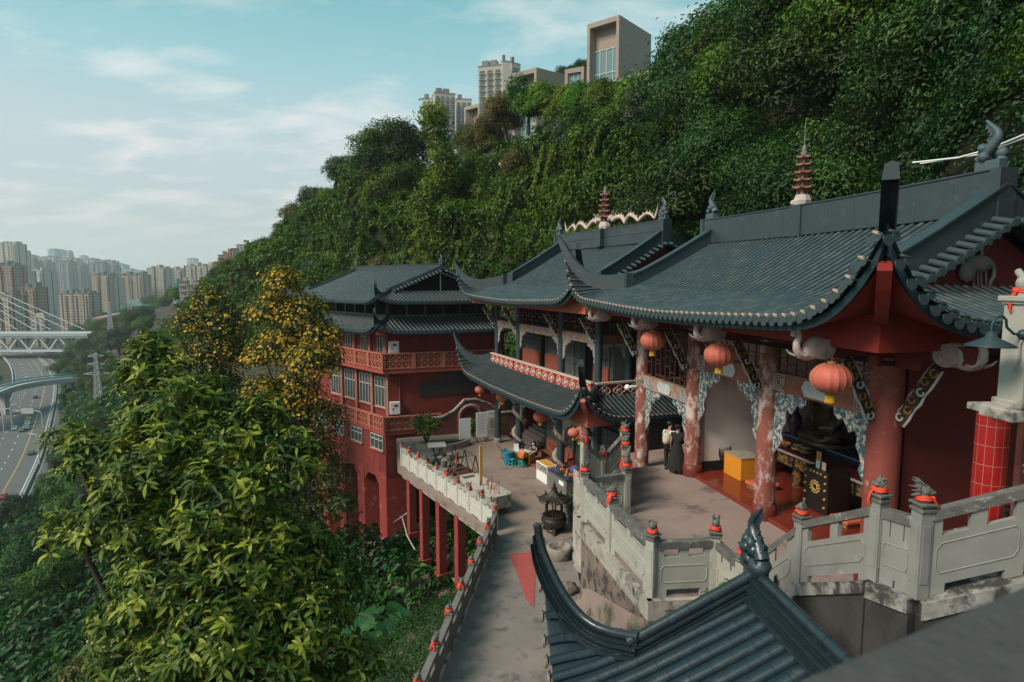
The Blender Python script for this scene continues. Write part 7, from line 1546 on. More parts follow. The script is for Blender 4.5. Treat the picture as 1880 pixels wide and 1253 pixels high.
for i, (x, y, c_) in enumerate(((-.1, .4, (.6, .6, .58)), (.1, .0, (.65, .63, .58)), (-.05, -.3, (.55, .55, .5)))):
    b = MB(); b.box((0, 0, 0), (.28, .21, .012 + .01 * i), .3 * i); o = b.build('paper', M_white, None, world=False); o.location = [float(q) for q in pt_ + fwd * x + sdv * y + UP * (.772 + .005 * i)]; o.rotation_euler = (0, 0, 1.05); tag(o, 'sheet of white paper lying on the desk of the two seated people', 'paper', 'papers on the desk')
b = MB(); b.prism([(-.15, 0, 0), (.15, 0, 0), (.15, .08, .36), (-.15, .08, .36)], (0, .015, .0)); o = b.build('paper_sign', M_white, None, world=False); o.location = [float(q) for q in pt_ + sdv * .55 + UP * .765]; o.rotation_euler = (0, 0, .2); tag(o, 'white paper placard standing upright on the desk', 'placard')
pb = pt_ + fwd * .72 + sdv * (-.35)
person('person in black with a pale face mask, seated behind the desk facing the orange shirt', pb, 1.05 + math.pi, sit(face=(1, 0, -.25)), M_blackc, M_blackc, 'long')
b = MB(); b.ball((.205, 0, 1.135), (.05, .062, .05), 9, 6); o = b.build('face_mask', M_white, None, world=False); o.location = [float(q) for q in pb]; o.rotation_euler = (0, 0, 1.05 + math.pi); tag(o, 'pale mask on the face of the seated person in black', 'mask')
# teal stools, bin, bench, chairs, trolley
M_teal = mat('teal_plastic', (.025, .33, .33), (.02, .28, .29), scale=3, rough=.4)
def stool(label, p, yaw):
    t = thing('plastic_stool', label, 'stool', p, yaw, 'teal plastic stools'); b = MB(); b.box((0, 0, .43), (.31, .31, .03)); b.box((0, 0, .40), (.27, .27, .05)); b.build('seat', M_teal, t, world=False, bevel=.02)
    for sx in (-1, 1):
        for sy in (-1, 1): b = MB(); b.bar((sx * .17, sy * .17, 0), (sx * .12, sy * .12, .40), .055, .05); b.build('leg', M_teal, t, world=False)
    b = MB(); [b.box((sx * .15, 0, .16), (.03, .26, .03)) for sx in (-1, 1)]; [b.box((0, sx * .15, .16), (.26, .03, .03)) for sx in (-1, 1)]; b.build('rung', M_teal, t, world=False)
stool('teal plastic stool under the person in orange', po + fwd * .0, 1.05); stool('empty teal plastic stool left of the seated person in orange, nearer one', po - sdv * -.62 - fwd * .05, .7); stool('empty teal plastic stool pushed in by the desk leg behind another teal stool', po + sdv * .85 + fwd * .3, 1.3)
q = G(933, 853, ZC); t = thing('waste_bin', 'blue plastic waste bin beside the desk', 'bin', q); b = MB(); b.lathe([(.24, 0), (.32, .78)], (0, 0, 0), 20); b.build('tub', mat('blue_plastic', (.02, .20, .30), (.018, .17, .26), rough=.4), t, world=False); b = MB(); b.lathe([(.34, .74), (.35, .80), (.31, .81), (.30, .76)], (0, 0, 0), 20); b.build('rim', MATS['blue_plastic'], t, world=False)
q = G(925, 845, ZC); t = thing('hand_cart', 'small metal hand cart with green bundles behind the blue bin', 'cart', q, .4); b = MB(); [b.tube([(0, e * .25, .1), (-.1, e * .25, .5), (-.4, e * .25, 1.0)], .02, 6) for e in (-1, 1)]; [b.tube([(-.1 - .1 * k, -.25, .5 + .17 * k), (-.1 - .1 * k, .25, .5 + .17 * k)], .015, 5) for k in range(4)]; b.box((.15, 0, .1), (.5, .5, .03)); b.build('frame', mat('grey_steel', (.25, .25, .25), metal=.6, rough=.4), t, world=False); b = MB(); [b.ball((.1 + rnd.uniform(-.1, .1), rnd.uniform(-.15, .15), .3 + .12 * k), .18, 8, 6, jit=.2) for k in range(3)]; b.build('bundle', mat('green_sack', (.05, .16, .12), scale=6), t, world=False)
q = L2(7.4, 1.2, ZC + .12); t = thing('bench', 'brown wooden slat bench against the red window panel', 'bench', q, A2 + math.pi / 2)
b = MB(); [b.box((0, -.25 + .12 * k, .45), (1.7, .09, .035)) for k in range(4)]; b.build('seat', mat('brown_wood', (.22, .09, .04), (.15, .06, .028), scale=4, stretch=(1, 6, 6)), t, world=False); b = MB(); [b.box((0, -.30, .62 + .13 * k), (1.7, .035, .09)) for k in range(3)]; b.build('backrest', MATS['brown_wood'], t, world=False)
for e in (-1, 1): b = MB(); b.box((e * .75, -.07, .22), (.06, .5, .44)); b.build('leg', MATS['brown_wood'], t, world=False)
def chair(label, p, yaw, m):
    t = thing('chair', label, 'chair', p, yaw); b = MB(); b.box((0, 0, .45), (.44, .42, .04)); b.build('seat', m, t, world=False)
    b = MB(); [b.tube([(-.2, y, .46), (-.24, y, .75), (-.30, y, 1.02)], .014, 5) for y in np.linspace(-.17, .17, 6)]; b.bar((-.30, -.23, 1.02), (-.30, .23, 1.02), .04, .09); [b.tube([(-.2, e * .21, .44), (-.24, e * .22, .75), (-.30, e * .23, 1.05)], .022, 6) for e in (-1, 1)]; b.build('backrest', m, t, world=False)
    for sx in (-1, 1):
        for sy in (-1, 1): b = MB(); b.bar((sx * .18, sy * .18, 0), (sx * .18, sy * .18, .44), .04, .04); b.build('leg', m, t, world=False)
M_chair = mat('dark_chair_wood', (.022, .014, .010), (.03, .02, .014), scale=4, rough=.4)
chair('dark wooden chair in the shadow of the hall wall, beyond the seated pair', L2(5.2, 1.0, ZC + .12), A2 + 2.6, M_chair); chair('dark wooden chair at the door between the desk and the stall', L2(4.4, .7, ZC + .12), A2 + 2.0, M_chair)
# the souvenir stall
q = G(1003, 884, ZC); t = thing('display_case', 'white glass fronted display case at the corner of the stall', 'display case', q, A2 + 1.57)
b = MB(); b.box((0, 0, .28), (1.3, .6, .5)); b.box((0, -.28, .75), (1.3, .03, .5)); b.box((0, 0, 1.02), (1.34, .64, .05)); [b.box((e * .64, 0, .75), (.03, .6, .5)) for e in (-1, 1)]; b.build('case', M_white, t, world=False); b = MB(); b.box((0, .22, .76), (1.22, .015, .44)); b.build('glass_front', mat('pale_glass', (.30, .32, .31), (.25, .20, .16), scale=6, rough=.1), t, world=False)
b = MB(); [b.box((rnd.uniform(-.5, .5), .24, rnd.choice((.62, .78, .92))), (.12, .03, .05)) for k in range(16)]; b.build('case_goods', paintmat('small_goods', (.35, .12, .05), (.06, .12, .10), (.5, .42, .25), 9), t, world=False)
b = MB(); b.box((0, 0, 1.055), (1.2, .5, .02)); b.build('yellow_cloth', mat('yellow_cloth', (.62, .33, .04), (.55, .28, .03), scale=6), t, world=False)
q = G(1035, 905, ZC); t = thing('stall_counter', 'grey stall counter covered in trinkets beside the incense burner', 'counter', q, A2 + 1.57); b = MB(); b.box((0, 0, .5), (1.9, .75, .98)); b.build('counter_body', mat('grey_counter', (.16, .155, .15), (.12, .115, .11), scale=4), t, world=False); b = MB(); b.box((0, 0, 1.01), (2.0, .85, .05)); b.build('counter_top', M_darkwood, t, world=False); b = MB(); b.box((-.4, .38, .7), (.5, .01, .22)); b.build('paper_label', M_white, t, world=False)
MG = [mat('trinket_%d' % i, c_, scale=8) for i, c_ in enumerate(((.6, .32, .03), (.55, .08, .03), (.10, .08, .20), (.5, .48, .44), (.06, .05, .05), (.62, .22, .04)))]
cA = A2 + 1.57
for i in range(26):
    x, y = rnd.uniform(-.9, .9), rnd.uniform(-.33, .33); r = rnd.uniform(.05, .13); b = MB(); k = rnd.random()
    if k < .4: b.box((0, 0, r * .6), (r * 2, r * 1.5, r * 1.2))
    elif k < .7: b.ball((0, 0, r * .6), (r, r * .8, r * .6), 8, 6, jit=.12)
    else: b.lathe([(r * .5, 0), (r * .6, r), (r * .3, r * 2.2), (.01, r * 2.6)], (0, 0, 0), 9)
    o = b.build('trinket', rnd.choice(MG), None, world=False); o.location = [float(z) for z in q + V3((math.cos(cA) * x - math.sin(cA) * y, math.sin(cA) * x + math.cos(cA) * y, 1.04))]; tag(o, 'small bright souvenir among many on the grey stall counter', 'souvenir', 'souvenirs on the stall counter')
t = thing('goods_heap', 'heap of dark and orange bags beside the stall counter against the stair railing', 'bags', q + V3((.75, .35, 0))); b = MB(); [b.ball((rnd.uniform(-.3, .3), rnd.uniform(-.3, .3), .35 + .25 * k), (.32, .3, .25), 10, 7, jit=.15) for k in range(4)]; b.build('dark_bag', MG[2], t, world=False); b = MB(); b.ball((.35, -.1, 1.2), (.18, .15, .42), 10, 7, jit=.1); b.build('orange_cloth', MG[5], t, world=False)

# ------------------------------------------------------------------ inside the front hall
AU = 2.2                                               # the altar stands towards the grey side wall
def H1(u, v, z): return L1(u + AU, v, z)
ZH = ZT + .14
M_altar = mat('black_lacquer', (.014, .011, .010), (.02, .016, .014), scale=5, rough=.35)
M_gildp = paintmat('gilded_panel', (.30, .16, .05), (.03, .018, .012), (.02, .012, .01), 9.0)
def hbox(b, u, v, z, su, sv, sz, mi=0): b.obox(H1(u, v, z), D1u * su / 2, D1v * sv / 2, UP * sz / 2, mi)
t = thing('altar_table', 'long black altar table with gilded carved panels and a red top', 'altar table', H1(2.6, 2.6, ZH))
b = MB(); hbox(b, 2.5, 2.75, ZH + .78, 4.9, .85, .42); b.build('apron', M_altar, t); b = MB(); hbox(b, 2.5, 2.75, ZH + 1.03, 5.1, 1.0, .09); b.build('table_top', mat('dark_red_top', (.12, .015, .014), rough=.3), t); b = MB(); hbox(b, 2.5, 2.24, ZH + 1.035, 5.12, .03, .07); b.build('pale_edge', mat('pale_edge', (.45, .42, .40)), t)
for k in range(6): b = MB(); hbox(b, .45 + .82 * k, 2.315, ZH + .78, .70, .02, .33); b.build('gilded_panel', M_gildp, t)
for u in (.25, 1.7, 3.3, 4.7): b = MB(); b.lathe([(.16, 0), (.11, .12), (.17, .3), (.12, .58)], H1(u, 2.45, ZH), 10); b.build('leg', M_gildp, t)
t = thing('altar_platform', 'high dark blue draped platform carrying the seated statue', 'platform', H1(2.3, 4.2, ZH)); b = MB(); hbox(b, 2.6, 4.25, ZH + .62, 4.9, 1.8, 1.24); b.build('block', M_altar, t); b = MB(); hbox(b, 2.6, 3.32, ZH + .85, 4.9, .05, .8); hbox(b, 2.6, 4.2, ZH + 1.26, 4.94, 1.9, .04); b.build('blue_cloth', mat('navy_cloth', (.012, .03, .07), (.01, .02, .05), rough=.5), t); b = MB(); hbox(b, 2.6, 3.28, ZH + 1.25, 4.9, .04, .05); b.build('white_hem', M_white, t)
st_ = thing('statue', 'large dark bronze seated statue in draped robes behind the altar table', 'statue', H1(3.75, 3.95, ZH + 1.30))
def sp(x, y, z): return H1(3.75, 3.95, ZH + 1.30) - D1v * x - D1u * y + UP * z
A_ = (-D1v, -D1u, UP); M_bud = mat('statue_bronze', (.085, .066, .050), (.12, .09, .06), scale=4, rough=.36, metal=.35, bump=.15)
b = MB(); b.ball(sp(.1, 0, .22), (.62, .98, .26), 20, 10, ax=A_); b.ball(sp(0, 0, .75), (.40, .52, .62), 18, 12, ax=A_); b.ball(sp(0, 0, 1.15), (.33, .56, .36), 18, 10, ax=A_); b.tube([sp(0, 0, 1.35), sp(.02, 0, 1.62)], .15, 12); b.ball(sp(.03, 0, 1.82), (.24, .22, .29), 16, 12, ax=A_); b.ball(sp(.25, 0, 1.80), (.05, .035, .06), 8, 6, ax=A_)
for e in (-1, 1):
    b.tube([sp(0, .48 * e, 1.22), sp(.05, .66 * e, .85), sp(.28, .52 * e, .55), sp(.48, .15 * e, .48)], [.17, .16, .13, .09], 10); b.tube([sp(.05, .2 * e, .22), sp(.35, .85 * e, .20), sp(.62, .45 * e, .16), sp(.60, -.2 * e, .15)], [.26, .24, .18, .12], 12); b.tube([sp(.04, .22 * e, 1.80), sp(.03, .24 * e, 1.66)], [.05, .03], 6)
    for k in range(5): b.tube([sp(.55, .15 * e - .03 * k * e, .50), sp(.64, .11 * e - .03 * k * e, .47), sp(.68, .06 * e - .028 * k * e, .43)], .018, 5)
b.build('body', M_bud, st_)
b = MB()
for k in range(9): 
    s_ = .30 + .07 * k; b.tube([sp(.36, -.5, 1.25 - .02 * k), sp(.44, -.25 * s_, 1.10 - .09 * k), sp(.45, .05, 1.0 - .10 * k), sp(.40, .45, 1.22 - .05 * k)], .022, 5)
for e in (-1, 1):
    for k in range(6): b.tube([sp(.18, .60 * e + .04 * k * -e, 1.0), sp(.36, .62 * e - .05 * k * e, .6), sp(.52, .6 * e - .1 * k * e, .22), sp(.62, .55 * e - .11 * k * e, .05)], .026, 5)
b.build('robe_folds', M_bud, st_); b = MB(); [b.ball(sp(.03 + .22 * math.cos(a) * math.cos(c_), .2 * math.sin(a) * math.cos(c_), 1.93 + .2 * math.sin(c_)), .045, 6, 5) for a in np.arange(0, 6.28, .5) for c_ in (.1, .5, .9)]; b.ball(sp(0, 0, 2.14), .11, 10, 7); b.build('curled_hair', M_bud, st_)
b = MB(); b.lathe([(1.0, 0), (1.06, .1), (.98, .18)], sp(.1, 0, -.1), 24, sx=.75, sy=1.0); b.build('lotus_base', M_bud, st_)
t = thing('vase', 'tall blue porcelain vase of red and yellow flowers on the altar', 'vase', H1(4.75, 3.4, ZH + 1.28)); b = MB(); b.lathe([(.14, 0), (.12, .1), (.24, .42), (.22, .62), (.10, .82), (.09, .95), (.16, 1.05), (.14, 1.05)], H1(4.75, 3.45, ZH + 1.28), 18); b.build('porcelain', mat('blue_porcelain', (.02, .035, .10), (.10, .04, .03), scale=7, rough=.2), t)
pos = []; c = H1(4.75, 3.45, ZH + 2.5); d = npr.normal(size=(260, 3)); d /= np.linalg.norm(d, axis=1, keepdims=True); leaf_object('flowers', c + d * npr.uniform(.15, .42, (260, 1)) * (1, 1, .7), d + (0, 0, .5), .12, leafmat('bouquet', (.03, .06, .02), (.5, .06, .03), (.65, .42, .08), objvar=.05), npr.uniform(0, 1, 260), parent=t)
for i, (u, c_) in enumerate(((4.2, (.55, .12, .03)), (4.0, (.55, .22, .04)), (3.75, (.45, .32, .08)))):
    t = thing('offering_bowl', ('red bowl of orange fruit at the far end of the altar', 'bowl with a yellow pear on the altar', 'shallow bowl of offerings nearest the yellow leaflet')[i], 'bowl', H1(u, 2.55, ZH + 1.08)); b = MB(); b.lathe([(.08, 0), (.1, .03), (.19, .12), (.17, .12)], H1(u - .6 * (i == 2), 2.55, ZH + 1.08), 16); b.build('bowl', mat('bowl_%d' % i, ((.4, .05, .04), (.14, .1, .08), (.08, .05, .03))[i], rough=.3), t); b = MB(); [b.ball(H1(u - .6 * (i == 2) + rnd.uniform(-.08, .08), 2.55 + rnd.uniform(-.08, .08), ZH + 1.22), .075, 8, 6) for k in range(5)]; b.build('fruit', mat('fruit_%d' % i, c_, rough=.4), t)
for i, (u, lb) in enumerate(((3.5, 'round gold banded singing bowl on the altar, farther one'), (3.15, 'round gold banded singing bowl on the altar, nearer one'))):
    t = thing('singing_bowl', lb, 'bowl', H1(u, 2.6, ZH + 1.08)); b = MB(); b.lathe([(.1, 0), (.2, .08), (.2, .18), (.17, .2)], H1(u, 2.6, ZH + 1.08), 18); b.build('bowl', M_altar, t); b = MB(); b.lathe([(.205, .09), (.205, .13)], H1(u, 2.6, ZH + 1.08), 18); b.lathe([(.2, .175), (.16, .205)], H1(u, 2.6, ZH + 1.08), 18); b.build('gold_band', mat('bright_gold', (.55, .36, .10), rough=.35), t)
b = MB(); c = H1(2.35, 2.4, ZH + 1.09); b.obox(c + UP * .16, D1u * .10, unit(D1v * .9 + UP * .35) * .012, UP * .16); tag(b.build('leaflet', mat('yellow_leaflet', (.55, .33, .10))), 'yellow leaflet propped up on the altar table', 'leaflet')
t = thing('donation_box', 'tall black lacquer donation box with gold emblem and studs', 'donation box', H1(1.25, 1.75, ZH)); b = MB(); hbox(b, 1.4, 1.85, ZH + .62, .95, .75, 1.2); b.build('box', M_altar, t, bevel=.012)
b = MB(); cc = H1(1.4, 1.468, ZH + .72)
for k in range(12): a = k * .5236; b.ball(cc + D1u * .17 * math.cos(a) + UP * .17 * math.sin(a), .035, 6, 4)
b.tube([cc + D1u * .10 * math.cos(a) + UP * .10 * math.sin(a) for a in np.linspace(0, 6.28, 15)], .03, 5)
for x in (-.38, .38):
    for z in (-.5, -.25, 0, .2, .40): b.ball(cc + D1u * x + UP * z, (.05, .03, .04), 6, 4)
for x in (-.2, -.07, .07, .2): b.ball(cc + D1u * x + UP * .42, .035, 6, 4)
b.build('gold_emblem', mat('bright_gold', (.55, .36, .10)), t)
for i, (u, c_) in enumerate(((1.5, (.35, .45, .46)), (1.27, (.55, .40, .36)))):
    b = MB(); b.obox(H1(u, 1.62, ZH + 1.34), D1u * .075, unit(D1v + UP * .4) * .008, UP * .11); tag(b.build('card_stand', mat('card_%d' % i, c_)), ('pale blue payment card standing on the black donation box', 'pink edged payment card standing on the black donation box')[i], 'card')
t = thing('cloth_box', 'bright yellow cloth covered table box beside the grey wall', 'table', H1(5.2, .9, ZH)); b = MB(); hbox(b, 4.6, 1.35, ZH + .37, .95, .8, .74); b.build('yellow_cloth', mat('amber_cloth', (.66, .27, .02), (.58, .22, .015), scale=3, rough=.7), t, bevel=.02); b = MB(); hbox(b, 4.6, 1.35, ZH + .752, .98, .83, .03); b.build('glass_top', mat('glass_top', (.42, .36, .26), rough=.15), t)
chair('dark slat backed chair behind the yellow cloth box', H1(5.2, 1.2, ZH), A1 - 1.6, M_chair)
for i, (u, v, lb) in enumerate(((3.35, 1.2, 'orange kneeling cushion behind the middle column'), (.35, 1.75, 'orange kneeling cushion behind the stair balustrade, with a dark stamp'), (2.9, 1.1, 'orange kneeling cushion in front of the gilded altar panels'))):
    if i == 2: continue
    t = thing('kneeling_cushion', lb, 'cushion', H1(u, v, ZH), A1, 'kneeling cushions'); b = MB(); b.box((0, 0, .17), (.85, .62, .12)); b.build('cushion', mat('salmon_cloth', (.56, .13, .06), (.48, .10, .05), scale=5), t, world=False, bevel=.04); b = MB(); b.box((0, 0, .06), (.75, .5, .1)); b.build('base', mat('cushion_base', (.3, .2, .1), (.1, .05, .03), scale=9), t, world=False)
# cables and the small post light at the second column
b = MB(); b.tube([L1(.38, -.1, -2.0), L1(.8, .3, -2.1), L1(1.4, 1.0, -1.95)], .015, 5); b.tube([L1(.0, -.36, -1.98), L1(.35, -.3, -2.05), L1(.6, .2, -1.9)], .015, 5); tag(b.build('cable', mat('grey_cable', (.3, .3, .28))), 'grey cables strapped round the top of the nearest thick red column', 'cable')
b = MB(); pts = [L1(u, -1.5 + .1 * math.sin(u), -1.72 - .10 * math.sin((u % 3.85) / 3.85 * math.pi)) for u in np.linspace(.2, 11.4, 40)]; b.tube(pts, .014, 5); tag(b.build('light_cable', M_black), 'thin black cable looping under the eave between the elephant heads', 'cable')
t = thing('floodlight', 'small white floodlight clamped on the leftmost peeling column', 'lamp', L1(11.6, -.3, -4.2)); b = MB(); b.tube([L1(11.6, -.3, -4.3), L1(11.6, -.55, -4.3)], .05, 8); b.ball(L1(11.75, -.62, -4.35), (.12, .14, .12), 10, 7); b.build('head', M_white, t); b = MB(); [b.tube([L1(11.6 + .31 * math.cos(a), .31 * math.sin(a), z) for a in np.linspace(0, 6.3, 15)], .03, 5) for z in (-4.0, -4.08)]; b.build('clamp', mat('clamp_band', (.3, .25, .2)), t)
# ------------------------------------------------------------------ vegetation
def blob_leaves(blobs, n, lsize, up=.6, inner=.55, sq=.8, fill=0.0):
    """leaf positions on the shells of overlapping balls (x, y, z, r)"""
    B = np.array(blobs, float); wgt = B[:, 3] ** 2; k = npr.choice(len(B), n, p=wgt / wgt.sum()); d = npr.normal(size=(n, 3)); d /= np.linalg.norm(d, axis=1, keepdims=True); d[:, 2] = np.where(d[:, 2] < -.45, -d[:, 2], d[:, 2])
    rr = B[k, 3] * (inner + (1.05 - inner) * npr.random(n) ** .55); rr *= np.clip(npr.normal(1, .13, n), .6, 1.5) * (1 + .26 * np.sin(d[:, 0] * 7 + k) * np.sin(d[:, 1] * 6 + k * 2) * np.sin(d[:, 2] * 5))
    p = B[k, :3] + d * rr[:, None] * (1, 1, sq); nn = d * 1.2 + np.array([0, 0, up * .6]) + npr.normal(size=(n, 3)) * .32
    return p, nn, k
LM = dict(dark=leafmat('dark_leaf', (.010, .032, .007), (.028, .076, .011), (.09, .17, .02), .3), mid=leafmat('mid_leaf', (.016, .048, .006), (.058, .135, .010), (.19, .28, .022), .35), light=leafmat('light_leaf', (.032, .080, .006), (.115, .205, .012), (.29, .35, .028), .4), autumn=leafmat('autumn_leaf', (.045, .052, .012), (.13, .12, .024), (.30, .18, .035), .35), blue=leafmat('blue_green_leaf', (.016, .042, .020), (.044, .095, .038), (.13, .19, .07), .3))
def make_tree(name, label, cat, p, blobs, nleaf, lsize, m, trunk_r, group=None, inner=.5, sq=.85, tz=None, width=.45, droop=.2, limbs=True, fold=.12):
    """blobs are in the tree's own space; the trunk stands at its origin"""
    t = thing(name, label, cat, p, 0, group); b = MB(); B = np.array(blobs, float); top = B[:, :3].mean(0)
    mid = np.array([top[0] * .4, top[1] * .4, top[2] * .55]); b.tube([(0, 0, -1.0), mid * .5, mid], [trunk_r * 1.25, trunk_r, trunk_r * .75], 9)
    if limbs:
        for q in B[: 14]: c = mid * .35 + q[:3] * .65 + npr.normal(size=3) * .15 * q[3]; b.tube([mid, (mid + c) / 2 + (0, 0, .1 * q[3]), c, q[:3] + (0, 0, q[3] * .4)], [trunk_r * .6, trunk_r * .42, trunk_r * .25, .02], 6)
    b.build('trunk', M_bark, t, world=False)
    pos, nn, k = blob_leaves(blobs, nleaf, lsize, inner=inner, sq=sq); tint = np.clip(npr.normal(.45, .22, nleaf) + .22 * np.sin(k * 2.4), 0, 1)
    M_ = np.array(ROOTM[t.name]); o = leaf_object('crown', pos @ M_[:3, :3].T + M_[:3, 3], nn, npr.uniform(.65, 1.25, nleaf) * lsize, m, tint, parent=t, width=width, droop=droop, fold=fold); return t
def crown(R_, h, k, seed, squash=.8, spread=.75):
    r = np.random.default_rng(seed); out = []
    for i in range(k):
        a = r.uniform(0, 6.28); e = r.uniform(0, 1) ** .6; z = r.uniform(-.55, .8); w_ = math.sqrt(max(.05, 1 - z * z))
        out.append((R_ * spread * e * w_ * math.cos(a), R_ * spread * e * w_ * math.sin(a), h + R_ * squash * z * .8, R_ * r.uniform(.30, .48)))
    return out
PROTO = []                                             # five kinds of hill tree, in a coarse and a fine leaf
for j, (mn, R_, h, k, nl, ls) in enumerate((('mid', 3.6, 3.0, 22, 9500, .34), ('light', 3.2, 2.6, 20, 9000, .31), ('dark', 4.0, 3.2, 24, 10500, .35), ('autumn', 2.9, 3.0, 18, 7000, .28), ('blue', 3.4, 3.0, 22, 9000, .32), ('dark', 3.8, 3.0, 24, 19000, .21), ('mid', 3.4, 2.8, 22, 16000, .20))):
    PROTO.append((mn, crown(R_, h, k, 40 + j), nl, ls))
KLAB = dict(mid='bushy mid green tree', light='bright green leafy tree', dark='dark green broad crowned tree', autumn='thin tree turning yellow and russet', blue='blue green tree with a rounded crown')
made = {}
def plant(j, x, y, z, s_, where, zs=1.0, yaw=None):
    mn, bl_, nl, ls = PROTO[j]; lab = '%s %s' % (KLAB[mn], where); grp = '%s trees %s' % (mn, where); yaw = rnd.uniform(0, 6.28) if yaw is None else yaw
    if j not in made: t = made[j] = make_tree('hill_tree', lab, 'tree', (x, y, z), bl_, nl, ls, LM[mn], .22, grp); t.scale = (s_, s_, s_ * zs); t.rotation_euler = (0, 0, yaw); return t
    return dup(made[j], (x, y, z), yaw, (s_, s_, s_ * zs), lab, grp)
def on(x, y): return float(ground_z(x, y))
# along the top and face of the cliff
r_ = np.random.default_rng(5)
for i in range(96):
    y = 22 + 190 * r_.random() ** 1.6; xr, xl, zl, xf, zf, xc, zc_ = T(y); f = r_.random() ** .7; x = xf + 1.5 + (xc + 5 - xf) * f; s_ = (.62 + .55 * r_.random()) * (.75 if y < 45 else 1) * (.8 if f < .5 else 1)
    if y < 64 and f < .25: s_ *= .6
    plant(int(r_.choice(5, p=(.32, .22, .2, .12, .14))), x, y, on(x, y) - 1.0, s_, 'on the cliff above the temple' if y < 75 else 'on the far shoulder of the hill')
for i, (x, y, z, s_) in enumerate(((17.5, 44, 15, 1.15), (21, 40, 19, 1.35), (23, 35, 20, 1.35), (19.5, 36, 14, 1.1), (24, 30, 18, 1.3), (21.5, 30, 12, 1.0), (26, 26, 20, 1.35), (22.5, 25, 12, 1.05), (28, 22, 20, 1.3), (24, 20, 11, 1.0), (14.5, 50, 13, 1.0), (19.5, 28, 8, .8), (21, 22, 7, .75), (23, 16, 9, .85), (27, 16, 17, 1.2), (26.5, 33, 25, 1.2), (22, 44, 22, 1.2), (19, 47, 20, 1.3), (17, 50, 17, 1.2), (24, 38, 22, 1.4), (20, 33, 8, 1.1), (22, 28, 9, 1.1), (25, 22, 12, 1.1), (18.5, 40, 12, 1.0), (16, 46, 12, 1.0), (27, 28, 24, 1.5), (28, 18, 22, 1.4))): plant((5, 5, 6, 5, 2)[i % 5], x - 1.5, y, on(x - 1.5, y) - .8, s_ * 1.1, 'overhanging the right end of the cliff')
for i, (px, py, Y_, j, s_) in enumerate(((548, 400, 150, 3, 1.5), (575, 370, 150, 4, 1.3), (520, 430, 155, 3, 1.3), (500, 460, 165, 0, 1.2), (628, 318, 112, 4, 1.1), (660, 330, 110, 0, 1.4), (620, 370, 118, 1, 1.3), (700, 280, 98, 0, 1.45), (740, 280, 96, 2, 1.35), (690, 320, 96, 2, 1.3), (730, 340, 92, 0, 1.3), (886, 262, 86, 3, 1.0), (908, 245, 90, 3, 1.1), (864, 268, 92, 0, .9), (930, 215, 84, 3, 1.15), (970, 190, 80, 0, 1.0), (1000, 185, 78, 1, .9), (1040, 200, 76, 1, 1.1), (1085, 190, 72, 0, .95), (1130, 190, 68, 0, 1.0), (1170, 190, 64, 1, 1.0))):
    p = AT(px, py, Y_); plant(j, p[0], p[1], p[2] - 3.0 * s_, s_, 'on the skyline of the hill')
for i, (px, py) in enumerate(((1040, 118), (1062, 108), (1085, 102))): p = AT(px, py, 140); plant(4, p[0], p[1], p[2] - 5, .8, 'behind the hilltop buildings')
for j, x, y, s_ in ((5, 18.2, 64, 1.9), (5, 21.8, 60, 2.2), (6, 20.6, 66, 2.3), (5, 25.5, 55, 2.0), (6, 23.5, 58, 1.9), (5, 24, 63, 2.2)): plant(j, x, y, on(x, y) - .8, s_, 'towering at the top right of the cliff')
# the slope below the temple and the far slope beyond it
for i in range(120):
    y = 16 + 330 * r_.random() ** 1.7; xr, xl, zl, xf, zf, xc, zc_ = T(y); f = r_.random(); x = xr + 4 + (xl - 5 - xr) * f
    if y < 52 and x > -13 - (52 - y) * .12: x = -14 - 40 * r_.random()
    if abs(x + 8.5) < 4 and y < 16: continue
    plant(int(r_.choice(5, p=(.34, .14, .32, .06, .14))), x, y, on(x, y) - 1.2, .7 + .6 * r_.random(), 'on the slope below the temple' if y < 110 else 'on the long slope above the expressway')
for i in range(26):                                    # beyond the expressway
    k = r_.integers(8, 70); p = RP[k] - RN[k] * r_.uniform(19, 70); plant(int(r_.choice((0, 2, 4))), p[0], p[1], -60.5, 1.0 + .5 * r_.random(), 'in the strip left of the expressway')
for i in range(70):
    y = r_.uniform(320, 760); xr, xl, zl, xf, zf, xc, zc_ = T(y); x = xr + (xc + 40 - xr) * r_.random(); plant(int(r_.choice((0, 2, 4))), x, y, on(x, y) - 1, 1.6 + 1.2 * r_.random(), 'in the far wooded strip before the city')
